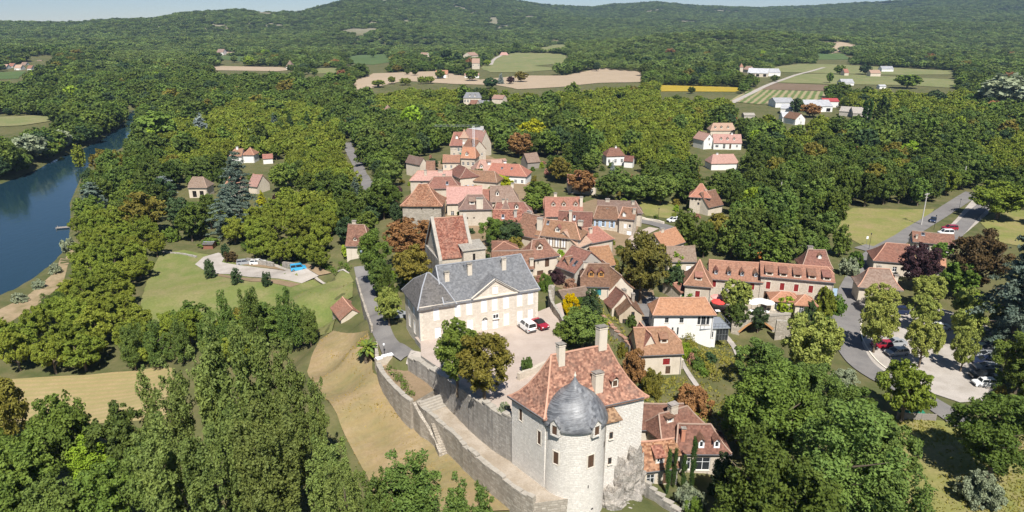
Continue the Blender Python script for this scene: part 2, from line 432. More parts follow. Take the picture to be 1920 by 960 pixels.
W_MANOR = stone("manor_stone", (.58, .505, .415), (.68, .605, .51), (.63, .56, .47), .3, .5, (.51, .43, .35), .45)
W_OLD = stone("old_stone", (.33, .285, .225), (.55, .485, .40), (.40, .35, .29), .3, .55, (.26, .23, .19), .5, bmp=1.1, mort=.04)
W_RETAIN = stone("retaining_stone", (.33, .285, .23), (.54, .48, .40), (.34, .30, .245), .34, .62, (.25, .215, .17), .5, bmp=1.2, mort=.04)
W_GREYST = stone("grey_stained_stone", (.33, .30, .26), (.50, .46, .405), (.35, .32, .28), .34, .6, (.18, .165, .145), .5, streak=.45, bmp=1.1, mort=.04)
W_HOUSE = stone("house_stone", (.52, .445, .35), (.62, .54, .44), (.58, .51, .42), .26, .45, (.40, .34, .27), .4)
def render_wall(name, c, st=.4):
    """lime render: trowel tone, damp stains, faint runs below the eaves"""
    m, nt, b = new_mat(name); v = coords(nt)
    k = mixc(nt, noisef(nt, v, 1.3, 5, .65), [x * .86 for x in c], [min(1, x * 1.06) for x in c])
    k = mixc(nt, ramp(nt, noisef(nt, coords(nt, "Object", (.5, .5, .3)), .9, 5, .65), .5, .75, (0, 0, 0), (st, st, st)), k, [c[0] * .6, c[1] * .58, c[2] * .52])
    k = mixc(nt, ramp(nt, noisef(nt, coords(nt, "Object", (1.3, 1.3, .1)), 1.0, 4, .6), .55, .75, (0, 0, 0), (st * .8, st * .8, st * .8)), k, [c[0] * .5, c[1] * .48, c[2] * .45])
    nt.links.new(k, b.inputs["Base Color"]); b.inputs["Roughness"].default_value = .92; b.inputs["Specular IOR Level"].default_value = .1
    bump(nt, b, noisef(nt, v, 5.0, 4, .7), .35, .04)
    return m
W_CREAM = render_wall("render_cream", (.62, .54, .435)); W_WHITE = render_wall("render_white", (.76, .74, .70), .2)
W_BEIGE = render_wall("render_beige", (.52, .42, .31)); W_GREY = render_wall("render_grey", (.44, .40, .35))
TRIM = plain("cut_stone", (.66, .59, .49), .85, .15, 0, .1, 1.5); COPING = plain("coping_stone", (.36, .325, .275), .9, .1, 0, .35, 1.6)
WHITE = plain("white_paint", (.82, .82, .82), .55, .3, 0, .04); BROWNW = plain("brown_wood", (.10, .058, .036), .7, .2, 0, .25, 6)
REDW = plain("red_paint", (.23, .022, .022), .6, .3, 0, .12); BLUEW = plain("blue_paint", (.36, .50, .68), .6, .3, 0, .1); TEALW = plain("teal_paint", (.05, .25, .27), .6)
OAK = plain("oak_wood", (.42, .21, .07), .7, .2, 0, .2, 6); GREYW = plain("grey_weathered_wood", (.27, .24, .21), .85, .1, 0, .25, 4)
GREEN_NET = plain("green_netting", (.05, .22, .17), .8); GREENP = plain("green_plastic", (.02, .16, .09), .45, .4)
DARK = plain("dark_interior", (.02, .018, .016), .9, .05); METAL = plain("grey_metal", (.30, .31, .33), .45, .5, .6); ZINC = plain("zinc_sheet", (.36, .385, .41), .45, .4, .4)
BLACKM = plain("black_iron", (.025, .025, .028), .5, .4); CONCRETE = plain("concrete", (.48, .45, .41), .9, .1, 0, .12, 1.5); RUBBER = plain("tyre_rubber", (.02, .02, .02), .8, .2)
CANVAS_W = plain("canvas_white", (.80, .76, .68), .9, .1, 0, .05); CANVAS_R = plain("canvas_red", (.62, .07, .06), .9, .1, 0, .08); CANVAS_P = plain("canvas_pink", (.72, .33, .29), .9, .1, 0, .08)
def glass_mat():
    m, nt, b = new_mat("window_glass")
    b.inputs["Base Color"].default_value = (.025, .03, .035, 1); b.inputs["Roughness"].default_value = .08; b.inputs["Specular IOR Level"].default_value = .6
    f = noisef(nt, coords(nt), .7, 2)
    nt.links.new(mixc(nt, f, (.012, .014, .016), (.05, .055, .06)), b.inputs["Base Color"])
    return m
GLASS = glass_mat()
def rock_mat():
    m, nt, b = new_mat("limestone_rock")
    v = coords(nt)
    a = noisef(nt, v, .5, 6, .65); f = noisef(nt, v, 2.4, 6, .7)
    vo = N(nt, "ShaderNodeTexVoronoi", Scale=.8); vo.feature = 'DISTANCE_TO_EDGE'
    nt.links.new(v, vo.inputs["Vector"])
    c = mixc(nt, ramp(nt, a, .35, .7), (.40, .36, .31), (.24, .22, .20))
    c = mixc(nt, ramp(nt, f, .4, .75), c, (.48, .43, .37))
    nz = N(nt, "ShaderNodeTexNoise", Scale=.9, Detail=4.0); nt.links.new(coords(nt, "Object", (1, 1, 2.2)), nz.inputs["Vector"]); nt.links.new(nz.outputs["Color"], vo.inputs["Vector"]); vo.inputs["Scale"].default_value = 7.0
    c = mixc(nt, ramp(nt, vo.outputs["Distance"], .0, .10, (.55, .55, .55), (0, 0, 0)), c, (.12, .105, .09))
    nt.links.new(c, b.inputs["Base Color"]); bump(nt, b, f, 1.0, .25)
    return m
ROCK = rock_mat()
def water_mat():
    m, nt, b = new_mat("river_water")
    b.inputs["Base Color"].default_value = (.012, .034, .05, 1); b.inputs["Roughness"].default_value = .035
    b.inputs["Specular IOR Level"].default_value = .55; b.inputs["IOR"].default_value = 1.33
    v = coords(nt, "Object", (1, .45, 1), R(20))
    f = noisef(nt, v, .55, 4, .6); g = noisef(nt, v, .06, 2)
    bump(nt, b, mixc(nt, .35, f, g), .17, .55)
    return m
M_WATER = water_mat()

# ------------------------------------------------------------------ ground sheet
def axis(dense0, dense1, step, lo, hi, grow):
    a = list(np.arange(dense0, dense1 + .01, step)); s = step
    while a[-1] < hi: s *= grow; a.append(a[-1] + s)
    s = step; b = []
    x = dense0
    while x > lo: s *= grow; x -= s; b.append(x)
    return np.array(b[::-1] + a)
def grid_mesh(name, xs, ys, zf, mat):
    X, Y = np.meshgrid(xs, ys)
    Z = zf(X.ravel(), Y.ravel())
    co = np.stack([X.ravel(), Y.ravel(), Z], 1).astype(np.float32)
    nx, ny = len(xs), len(ys)
    i = np.arange((ny - 1) * (nx - 1)); r = i // (nx - 1); c = i % (nx - 1); k = r * nx + c
    q = np.stack([k, k + 1, k + nx + 1, k + nx], 1).astype(np.int32)
    return raw_mesh(name, co, q, mat)
def raw_mesh(name, co, quads, mat, smooth_=True):
    me = bpy.data.meshes.new(name)
    me.vertices.add(len(co)); me.vertices.foreach_set("co", co.ravel())
    n = len(quads); s = quads.shape[1]
    me.loops.add(n * s); me.loops.foreach_set("vertex_index", quads.ravel())
    me.polygons.add(n); me.polygons.foreach_set("loop_start", np.arange(0, n * s, s, dtype=np.int32))
    if smooth_: me.polygons.foreach_set("use_smooth", np.ones(n, bool))
    me.materials.append(mat); me.update(calc_edges=True); me.validate()
    return me
XS = axis(-190, 190, 2.0, -5500, 5500, 1.07); YS = axis(40, 330, 2.0, -900, 6400, 1.035)
tag(link("ground", grid_mesh("ground", XS, YS, height, M_GROUND)), kind="structure")

_GX, _GY = np.meshgrid(XS, YS)
GRID_Z = height(_GX.ravel(), _GY.ravel()).reshape(_GX.shape)
def sheet_z(x, y):
    """height of the ground sheet itself (between its grid points)"""
    x = np.asarray(x, float); y = np.asarray(y, float)
    i = np.clip(np.searchsorted(XS, x) - 1, 0, len(XS) - 2); j = np.clip(np.searchsorted(YS, y) - 1, 0, len(YS) - 2)
    u = np.clip((x - XS[i]) / (XS[i + 1] - XS[i]), 0, 1); v = np.clip((y - YS[j]) / (YS[j + 1] - YS[j]), 0, 1)
    a, b, c, d = GRID_Z[j, i], GRID_Z[j, i + 1], GRID_Z[j + 1, i], GRID_Z[j + 1, i + 1]
    return np.maximum(a * (1 - u) * (1 - v) + b * u * (1 - v) + c * (1 - u) * v + d * u * v, height(x, y))

def water_sheet():
    bm = bmesh.new()
    vs = [bm.verts.new((x, y, WATER_Z)) for x, y in RIVER]
    bm.faces.new(vs); bmesh.ops.triangulate(bm, faces=bm.faces)
    bmesh.ops.recalc_face_normals(bm, faces=bm.faces)
    me = bpy.data.meshes.new("river"); bm.to_mesh(me); bm.free(); me.materials.append(M_WATER)
    if me.polygons[0].normal.z < 0: me.flip_normals()
    tag(link("river", me), kind="structure")
water_sheet()

def drape(name, poly, mat, cell=3.0, dz=.06, px=True, wob=.0):
    """sheet that follows the ground inside an outline"""
    P = foot_many(poly) if px else np.array([(p[0], p[1]) for p in poly], float)
    pts = []; n = len(P)
    for i in range(n):
        a = P[i]; b = P[(i + 1) % n]; k = max(1, int(np.hypot(*(b - a)) / cell))
        for t in range(k):
            q = a + (b - a) * t / k
            pts.append((q[0] + random.uniform(-wob, wob), q[1] + random.uniform(-wob, wob)))
    m = len(pts); edges = [(i, (i + 1) % m) for i in range(m)]
    gx = np.arange(P[:, 0].min(), P[:, 0].max(), cell); gy = np.arange(P[:, 1].min(), P[:, 1].max(), cell)
    X, Y = np.meshgrid(gx, gy); X = X.ravel() + RNG.uniform(-.2, .2, X.size) * cell; Y = Y.ravel() + RNG.uniform(-.2, .2, Y.size) * cell
    ok = inside(pts, X, Y); ok[ok] = poly_dist(pts, X[ok], Y[ok]) > cell * .4
    allp = [Vector(p) for p in pts] + [Vector((a, b)) for a, b in zip(X[ok], Y[ok])]
    v, e, f, _, _, _ = geometry.delaunay_2d_cdt(allp, edges, [], 1, 1e-4)
    va = np.array([(p[0], p[1]) for p in v])
    z = sheet_z(va[:, 0], va[:, 1]) + dz
    me = bpy.data.meshes.new(name)
    me.from_pydata([(a[0], a[1], c) for a, c in zip(va, z)], [], f)
    me.materials.append(mat); me.update()
    if len(me.polygons) and me.polygons[0].normal.z < 0: me.flip_normals()
    me.polygons.foreach_set("use_smooth", np.ones(len(me.polygons), bool))
    return tag(link(name, me), kind="structure")
def resample(pts, step):
    """smooth curve through points, every step metres"""
    P = [np.array(p, float) for p in pts]
    P = [2 * P[0] - P[1]] + P + [2 * P[-1] - P[-2]]
    out = []
    for i in range(1, len(P) - 2):
        a, b, c, d = P[i - 1:i + 3]
        n = max(2, int(np.linalg.norm(c - b) / step))
        for t in np.arange(n) / n:
            out.append(.5 * ((2 * b) + (c - a) * t + (2 * a - 5 * b + 4 * c - d) * t * t + (3 * b - a - 3 * c + d) * t ** 3))
    out.append(P[-2]); return out
PATHS = []
def ribbon(name, pts, width, mat, dz=.1, px=True, step=2.0, cross=4, zf=None, keep=True):
    P = foot_many(pts) if px else np.array(pts, float)
    C = resample(P, step)
    if keep: PATHS.append((C, width if not hasattr(width, '__len__') else max(width)))
    W = np.interp(np.linspace(0, 1, len(C)), np.linspace(0, 1, len(width)), width) if hasattr(width, '__len__') else [width] * len(C)
    co = []; n = len(C)
    for i, c in enumerate(C):
        d = C[min(i + 1, n - 1)] - C[max(i - 1, 0)]; d = d / (np.linalg.norm(d) + 1e-9); s = np.array([d[1], -d[0]])
        for k in range(cross + 1): co.append(c + s * W[i] * (k / cross - .5))
    co = np.array(co); z = (zf(co[:, 0], co[:, 1]) if zf else sheet_z(co[:, 0], co[:, 1])) + dz
    q = []
    for i in range(n - 1):
        for k in range(cross):
            a = i * (cross + 1) + k; q.append((a, a + cross + 1, a + cross + 2, a + 1))
    q = np.array(q, np.int32)[:, ::-1]
    me = raw_mesh(name, np.column_stack([co, z]).astype(np.float32), np.ascontiguousarray(q), mat)
    if me.polygons[0].normal.z < 0: me.flip_normals()
    return tag(link(name, me), kind="structure")

# outlines in photo pixels of open ground (nothing is planted there)
OPEN_PX = {
    "lawn_river": [(262, 600), (275, 530), (300, 478), (345, 470), (372, 476), (470, 492), (655, 513), (668, 535), (660, 560), (640, 570), (622, 625), (600, 630), (480, 600), (330, 610)],
    "lawn_castle": [(575, 700), (600, 640), (625, 622), (690, 622), (700, 700), (790, 770), (880, 880), (1000, 960), (720, 1000), (690, 900), (640, 800), (590, 720)],
    "field_hay": [(20, 712), (300, 688), (330, 690), (330, 790), (60, 800), (0, 790)],
    "lawn_village": [(1195, 378), (1262, 378), (1268, 412), (1210, 405)],
    "meadow_road": [(1562, 412), (1600, 390), (1700, 393), (1752, 392), (1700, 440), (1640, 462), (1620, 462), (1580, 440)],
    "meadow_east": [(1835, 412), (1880, 395), (1960, 395), (1960, 470), (1870, 455)],
    "meadow_south": [(1672, 785), (1780, 790), (1960, 790), (2000, 1000), (1690, 1000), (1660, 880)],
    "field_bare": [(655, 170), (668, 150), (700, 138), (820, 134), (900, 150), (980, 142), (1060, 142), (1130, 128), (1206, 135), (1206, 154), (1120, 156), (1060, 163), (970, 168), (930, 160), (850, 158), (760, 152), (700, 165)],
    "field_meadow": [(900, 128), (925, 108), (960, 99), (1060, 101), (1062, 118), (1000, 124), (1060, 130), (980, 136), (920, 136)],
    "field_fallow": [(1000, 98), (1030, 84), (1066, 84), (1066, 98)],
    "field_crop_north": [(642, 118), (660, 104), (728, 101), (735, 116), (700, 122)],
    "field_sunflower": [(1236, 172), (1236, 160), (1395, 165), (1380, 173)],
    "field_plots": [(1362, 190), (1410, 168), (1552, 172), (1552, 184), (1500, 192), (1420, 196)],
    "field_ploughed": [(1415, 168), (1450, 156), (1552, 160), (1552, 171)],
    "field_pasture": [(1450, 155), (1490, 140), (1560, 138), (1800, 150), (1790, 166), (1690, 160), (1556, 158)],
    "field_far_east": [(1440, 128), (1500, 120), (1560, 121), (1790, 133), (1796, 140), (1690, 141), (1470, 136)],
    "field_river_west": [(-40, 222), (60, 217), (98, 220), (94, 228), (40, 236), (-40, 240)],
    "field_north_pale": [(395, 132), (400, 124), (520, 126), (560, 130), (520, 134)],
    "field_north_green": [(408, 110), (415, 104), (462, 106), (460, 117)],
    "field_north_tan": [(402, 103), (410, 97), (450, 98), (450, 104)],
    "field_west_crop": [(-30, 150), (-30, 137), (50, 134), (35, 148)],
    "field_valley": [(1528, 112), (1530, 101), (1580, 101), (1600, 112)],
    "field_valley_tan": [(1560, 88), (1565, 84), (1608, 85), (1608, 90)],
    "field_strip": [(560, 140), (600, 128), (640, 128), (640, 137)],
}
OPEN_W = {k: foot_many(v) for k, v in OPEN_PX.items()}
SHEETS = dict(lawn_river=(M_LAWN, 3), lawn_castle=(M_DRY, 2), field_hay=(M_MOWN, 4), lawn_village=(M_MEADOW, 4), meadow_road=(M_MEADOW, 4), meadow_east=(M_MEADOW, 5), meadow_south=(M_MEADOW, 3),
              field_bare=(M_BARE, 18), field_meadow=(M_PASTURE, 18), field_fallow=(M_PASTURE, 25), field_crop_north=(M_CROP, 20), field_sunflower=(M_SUNFL, 14), field_plots=(M_VINE, 12), field_ploughed=(M_PLOT, 12),
              field_pasture=(M_PASTURE, 16), field_far_east=(M_PASTURE, 20), field_river_west=(M_PASTURE, 10), field_north_pale=(M_BARE, 25), field_north_green=(M_CROP, 25), field_north_tan=(M_BARE, 25),
              field_west_crop=(M_CROP, 25), field_valley=(M_CROP, 25), field_valley_tan=(M_BARE, 30), field_strip=(M_PASTURE, 20))
for k, (mt, cell) in SHEETS.items():
    nm = "lawn" if k.startswith("lawn") else "meadow" if k.startswith("meadow") else "field"
    drape(nm, [tuple(p) for p in OPEN_W[k]], mt, cell, (.3 if k in ("lawn_castle", "lawn_river") else .12) if cell < 8 else .4, px=False, wob=cell * .06)
drape("river_bank", [(-60, 625), (0, 580), (50, 556), (105, 508), (133, 462), (140, 476), (118, 532), (70, 572), (20, 604)], M_BANK, 3, .05)

# roads and pavings
ribbon("road", [(1825, 362), (1790, 384), (1740, 416), (1690, 448), (1650, 472), (1628, 498), (1608, 535), (1592, 575), (1584, 612), (1590, 645), (1612, 680), (1650, 708), (1700, 732), (1760, 765), (1810, 800)], [5.4, 5.4, 5.2, 5, 5.2, 5.8, 7.0, 7.2, 6.2, 4.8, 4.2], M_ASPHALT, .2)
ribbon("road", [(1612, 462), (1640, 470), (1655, 478)], 6, M_ASPHALT, .2)
ribbon("road", [(676, 500), (683, 530), (692, 562), (706, 597), (720, 632), (742, 655), (766, 668)], 3.3, M_ASPHALT, .2, step=1.5)
ribbon("path", [(766, 668), (790, 676), (815, 684), (840, 694)], 3.2, M_GRAVEL, .2, step=1.5, keep=False)
ribbon("road", [(650, 268), (660, 290), (672, 312), (682, 335), (696, 356)], 5, M_ASPHALT, .2)
ribbon("road", [(1196, 414), (1228, 420), (1262, 432), (1268, 446)], 5.5, M_ASPHALT, .2)
ribbon("lane", [(1186, 478), (1184, 458), (1198, 442), (1226, 428)], 3.2, M_COURT, .2)
ribbon("lane", [(1238, 560), (1215, 575), (1208, 600), (1222, 625), (1226, 650)], 5, M_ASPHALT, .2)
ribbon("path", [(1345, 615), (1368, 640), (1385, 668)], 1.4, M_GRAVEL, .2)
ribbon("path", [(1275, 672), (1290, 700), (1310, 730)], 1.0, M_GRAVEL, .2)
ribbon("road", [(1370, 195), (1395, 182), (1440, 160), (1490, 142), (1545, 127)], 5, M_GRAVEL, .5, step=8)
ribbon("road", [(920, 122), (926, 112), (940, 104)], 6, M_GRAVEL, .5, step=10)
drape("car_park", [(1598, 672), (1622, 632), (1648, 600), (1690, 575), (1760, 578), (1830, 600), (1866, 622), (1868, 690), (1860, 752), (1800, 756), (1752, 740), (1712, 716), (1662, 702)], M_GRAVEL, 3, .17)
drape("car_park", [(1752, 452), (1792, 412), (1826, 372), (1862, 376), (1852, 402), (1808, 440), (1790, 455)], M_GRAVEL, 3, .17)
ribbon("lane", [(1772, 462), (1800, 430), (1826, 402), (1845, 386)], 4.2, M_ASPHALT, .24)
drape("driveway", [(366, 498), (382, 484), (410, 476), (424, 482), (416, 494), (450, 500), (520, 508), (598, 520), (566, 534), (500, 524), (440, 517), (390, 514)], M_GRAVEL, 3, .42)
drape("path", [(505, 491), (655, 514), (655, 517), (500, 495)], M_GRAVEL, 2.5, .44)
drape("parking_strip", [(452, 494), (505, 496), (622, 514), (598, 519), (520, 507), (455, 499)], M_EARTH, 2.5, .38)
drape("parking_strip", [(412, 516), (500, 526), (565, 535), (545, 541), (470, 530), (408, 519)], M_EARTH, 2.5, .38)
drape("village_paving", [(1035, 535), (985, 512), (930, 500), (905, 470), (850, 410), (770, 415), (770, 345), (800, 312), (850, 292), (915, 292), (990, 330), (1005, 385), (1020, 400), (1120, 372), (1205, 400), (1185, 470), (1150, 480), (1160, 520), (1225, 545), (1235, 590), (1180, 606), (1150, 570), (1085, 560)], M_EARTH, 3, .12)
drape("terrace_paving", [(1330, 560), (1400, 556), (1530, 572), (1540, 592), (1480, 598), (1420, 590), (1340, 588)], M_GRAVEL, 3, .10)

# kerb stones of the car park side and the painted line at the junction
ribbon("kerb", [(1625, 560), (1618, 592), (1614, 620), (1622, 648), (1642, 676), (1672, 700), (1702, 716)], .3, TRIM, .3, step=1.0, cross=1, keep=False)
ribbon("road_marking", [(1626, 476), (1640, 480), (1652, 487)], .35, WHITE, .26, step=1.0, cross=1, keep=False)
# ------------------------------------------------------------------ building kit
WINC = {}
def window_parts(style, w, h):
    """list of (part name, mesh, sub-parts) for an opening w x h; local x along the wall, y into the wall, origin at the opening's lower left corner"""
    key = (style, round(w, 2), round(h, 2))
    if key in WINC: return WINC[key]
    k, _, mn = style.partition(":")
    paint = MATS.get(mn, WHITE)
    out = []
    if k in ("g", "o", "f"):
        f = MB(); t = .07
        f.box(0, t, .10, .17, 0, h); f.box(w - t, w, .10, .17, 0, h); f.box(t, w - t, .10, .17, 0, t); f.box(t, w - t, .10, .17, h - t, h)
        if w > .7: f.box(w / 2 - .035, w / 2 + .035, .105, .165, t, h - t)
        if h > 1.1: f.box(t, w - t, .11, .16, h * .62, h * .62 + .05)
        fr = f.mesh("window", paint if k == "f" else WHITE)
        p = MB(); p.box(t * .5, w - t * .5, .13, .15, t * .5, h - t * .5)
        subs = [("pane", p.mesh("pane", GLASS))]
        s = MB(); s.box(-.12, w + .12, -.08, .1, -.13, -.003)
        subs.append(("sill", s.mesh("sill", TRIM)))
        if k == "o":
            for side in (-1, 1):
                b = MB(); x0 = -w / 2 - .03 if side < 0 else w + .03
                b.box(x0, x0 + w / 2, -.07, -.025, 0, h)
                for zz in (.2, .8): b.box(x0 + .02, x0 + w / 2 - .02, -.095, -.07, h * zz - .05, h * zz + .05)
                subs.append(("shutter", b.mesh("shutter", paint)))
        out.append(("window", fr, subs))
    elif k == "s":
        fr = MB(); fr.box(-.14, -.003, -.035, .06, -.12, h + .14); fr.box(w + .003, w + .14, -.035, .06, -.12, h + .14)
        fr.box(-.003, w + .003, -.035, .06, h + .003, h + .14); fr.box(-.003, w + .003, -.05, .08, -.13, -.003)
        subs = []
        for i in (0, 1):
            b = MB(); x0 = i * w / 2 + .012; x1 = x0 + w / 2 - .024
            b.box(x0, x1, .05, .10, .015, h - .015)
            for zz in (.18, .5, .82): b.box(x0 + .03, x1 - .03, .03, .05, h * zz - .05, h * zz + .05)
            subs.append(("shutter", b.mesh("shutter", paint)))
        out.append(("window", fr.mesh("window", TRIM), subs))
    elif k == "d":
        b = MB(); b.box(.02, w - .02, .12, .18, 0, h - .02)
        for zz in (.1, .55): b.box(.15, w - .15, .10, .12, h * zz, h * zz + h * .36)
        hd = MB(); hd.box(w - .2, w - .12, .05, .10, 1.0, 1.15)
        out.append(("door", b.mesh("door", paint), [("handle", hd.mesh("handle", BLACKM))]))
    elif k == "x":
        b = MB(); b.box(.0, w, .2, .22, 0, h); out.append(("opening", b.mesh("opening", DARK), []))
    WINC[key] = out
    return out
def put_window(parent, style, P, rz, w, h):
    for nm, me, subs in window_parts(style, w, h):
        o = link(nm, me, parent, P, rz)
        for sn, sm in subs: link(sn, sm, o)
def wall_panel(mb, P0, dx, W, z0, z1, ops, m=0, dep=.24):
    """upright wall with real openings (x0,x1,za,zb) and reveals"""
    P0 = Vector(P0); dx = Vector(dx); up = Vector((0, 0, 1)); n = dx.cross(up)
    P = lambda x, z, d=0.0: P0 + dx * x + up * z - n * d
    xs = sorted({0.0, W} | {v for o in ops for v in o[:2]}); zs = sorted({z0, z1} | {v for o in ops for v in o[2:4]})
    for i in range(len(xs) - 1):
        for j in range(len(zs) - 1):
            a, b, c, d = xs[i], xs[i + 1], zs[j], zs[j + 1]
            if b - a < 1e-5 or d - c < 1e-5: continue
            mx, mz = (a + b) / 2, (c + d) / 2
            if any(o[0] < mx < o[1] and o[2] < mz < o[3] for o in ops): continue
            mb.face([P(a, c), P(b, c), P(b, d), P(a, d)], [(a, c), (b, c), (b, d), (a, d)], m)
    for a, b, c, d in [o[:4] for o in ops]:
        for q in (((a, c), (a, d)), ((b, d), (b, c)), ((a, d), (b, d)), ((b, c), (a, c))):
            (x1, y1), (x2, y2) = q
            mb.face([P(x1, y1), P(x2, y2), P(x2, y2, dep), P(x1, y1, dep)], [(x1, y1), (x2, y2), (x2, y2 + dep), (x1, y1 + dep)], m)
        mb.face([P(a, c, dep), P(b, c, dep), P(b, d, dep), P(a, d, dep)], None, m)

class Roof:
    def __init__(s, W, D, ze, rise, hl=0, hr=0, hfL=0, hfR=0, o=.35, og=.22, flare=.2, knee=None, x0=0.0):
        s.x0 = x0; s.sag = 1.0; s.W, s.D, s.ze, s.rise, s.hl, s.hr, s.hfL, s.hfR, s.o, s.flare, s.knee = W, D, ze, rise, hl, hr, hfL, hfR, o, flare, knee
        s.oL = o if (hl > 0 and hfL == 0) else og; s.oR = o if (hr > 0 and hfR == 0) else og
        tot = W + s.oL + s.oR
        if hl + hr > tot: k = tot / (hl + hr); s.hl *= k; s.hr *= k
        s.half = D / 2 + o
    def p(s, t):
        if s.knee: return s.knee[1] * t / s.knee[0] if t < s.knee[0] else s.knee[1] + (1 - s.knee[1]) * (t - s.knee[0]) / (1 - s.knee[0])
        return t - s.flare * t * (1 - t) * 1.6
    def zt(s, t):
        t0 = s.o / s.half
        return s.ze + .06 + s.rise * (s.p(t) - s.p(t0)) / (1 - s.p(t0))
    def z(s, y):
        return s.zt(max(0, 1 - abs((y + s.o) - s.half) / s.half))
    def levels(s):
        L = {0.0, 1.0} | ({s.hfL} if s.hl else set()) | ({s.hfR} if s.hr else set())
        if s.knee: L.add(s.knee[0])
        elif s.flare > 0: L |= {.12, .28, .5, .75}
        return sorted(L)
    def ring(s, t):
        g = lambda h, f: 0 if (h == 0 or t <= f) else h * (t - f) / (1 - f)
        return (s.x0 - s.oL + g(s.hl, s.hfL), s.x0 + s.W + s.oR - g(s.hr, s.hfR), -s.o + t * s.half, s.D + s.o - t * s.half, s.zt(t))
    def build(s, parent, mat, ridge, name="roof", caps=True):
        mb = MB(); L = s.levels(); vlen = 0
        def put(pts, uv):
            q = []; u = []
            for p, t in zip(pts, uv):
                if not q or (Vector(p) - Vector(q[-1])).length > 1e-4: q.append(p); u.append(t)
            if len(q) > 1 and (Vector(q[0]) - Vector(q[-1])).length < 1e-4: q.pop(); u.pop()
            if len(q) > 2: mb.face(q, u)
        for a, b in zip(L[:-1], L[1:]):
            A = s.ring(a); B = s.ring(b)
            dl = math.hypot(B[2] - A[2], B[4] - A[4])
            put([(A[0], A[2], A[4]), (A[1], A[2], A[4]), (B[1], B[2], B[4]), (B[0], B[2], B[4])], [(A[0], vlen), (A[1], vlen), (B[1], vlen + dl), (B[0], vlen + dl)])
            put([(A[1], A[3], A[4]), (A[0], A[3], A[4]), (B[0], B[3], B[4]), (B[1], B[3], B[4])], [(-A[1], vlen), (-A[0], vlen), (-B[0], vlen + dl), (-B[1], vlen + dl)])
            if s.hl and a >= s.hfL - 1e-6:
                put([(A[0], A[3], A[4]), (A[0], A[2], A[4]), (B[0], B[2], B[4]), (B[0], B[3], B[4])], [(-A[3], vlen), (-A[2], vlen), (-B[2], vlen + dl), (-B[3], vlen + dl)])
            elif b <= (s.hfL if s.hl else 1) + 1e-6:      # verge
                for k in (2, 3): put([(A[0], A[k], A[4]), (B[0], B[k], B[4]), (B[0], B[k], B[4] - .2), (A[0], A[k], A[4] - .2)], [(0, 0)] * 4)
            if s.hr and a >= s.hfR - 1e-6:
                put([(A[1], A[2], A[4]), (A[1], A[3], A[4]), (B[1], B[3], B[4]), (B[1], B[2], B[4])], [(A[2], vlen), (A[3], vlen), (B[3], vlen + dl), (B[2], vlen + dl)])
            elif b <= (s.hfR if s.hr else 1) + 1e-6:
                for k in (2, 3): put([(A[1], A[k], A[4]), (B[1], B[k], B[4]), (B[1], B[k], B[4] - .2), (A[1], A[k], A[4] - .2)], [(0, 0)] * 4)
            # underside
            put([(A[1], A[2], A[4] - .2), (A[0], A[2], A[4] - .2), (B[0], B[2], B[4] - .2), (B[1], B[2], B[4] - .2)], [(0, 0)] * 4)
            put([(A[0], A[3], A[4] - .2), (A[1], A[3], A[4] - .2), (B[1], B[3], B[4] - .2), (B[0], B[3], B[4] - .2)], [(0, 0)] * 4)
            vlen += dl
        A = s.ring(0)
        c = [(A[0], A[2]), (A[1], A[2]), (A[1], A[3]), (A[0], A[3])]
        for i in range(4):
            if (i == 1 and not (s.hr and s.hfR == 0)) or (i == 3 and not (s.hl and s.hfL == 0)): continue
            p, q = c[i], c[(i + 1) % 4]
            mb.face([(p[0], p[1], A[4] - .2), (q[0], q[1], A[4] - .2), (q[0], q[1], A[4]), (p[0], p[1], A[4])], [(0, 0)] * 4)
        def settle(me):
            """old timber sags a little: ridge dips and slopes wave"""
            bm = bmesh.new(); bm.from_mesh(me)
            for _ in range(2):
                long = [e for e in bm.edges if e.calc_length() > 2.2]
                if long: bmesh.ops.subdivide_edges(bm, edges=long, cuts=1, use_grid_fill=True)
            for v in bm.verts:
                c = v.co; q = Vector((c.x * .35 + parent.location.x, c.y * .35, parent.location.y))
                v.co.z += .10 * noise.noise(q) * s.sag - .10 * s.sag * math.sin(math.pi * min(1, max(0, (c.x - s.x0) / max(s.W, .1)))) * min(1, max(0, (c.z - s.ze) / max(s.rise, .1)))
            bm.to_mesh(me); bm.free(); return me
        me = mb.mesh(name, mat)
        r = link(name, settle(me) if caps else me, parent)
        if caps:
            cb = MB(); T = s.ring(1)
            if T[1] - T[0] > .1: cb.bar((T[0], T[2], T[4] + .03), (T[1], T[2], T[4] + .03), .26, .14)
            for side, h, f in ((0, s.hl, s.hfL), (1, s.hr, s.hfR)):
                if not h: continue
                LL = [t for t in L if t >= f - 1e-6]
                for a, b in zip(LL[:-1], LL[1:]):
                    A = s.ring(a); B = s.ring(b)
                    for k in (2, 3): cb.bar((A[side], A[k], A[4] + .02), (B[side], B[k], B[4] + .02), .2, .12)
            if cb.v: link("ridge_tiles", settle(cb.mesh("ridge_tiles", ridge)), r)
        return r

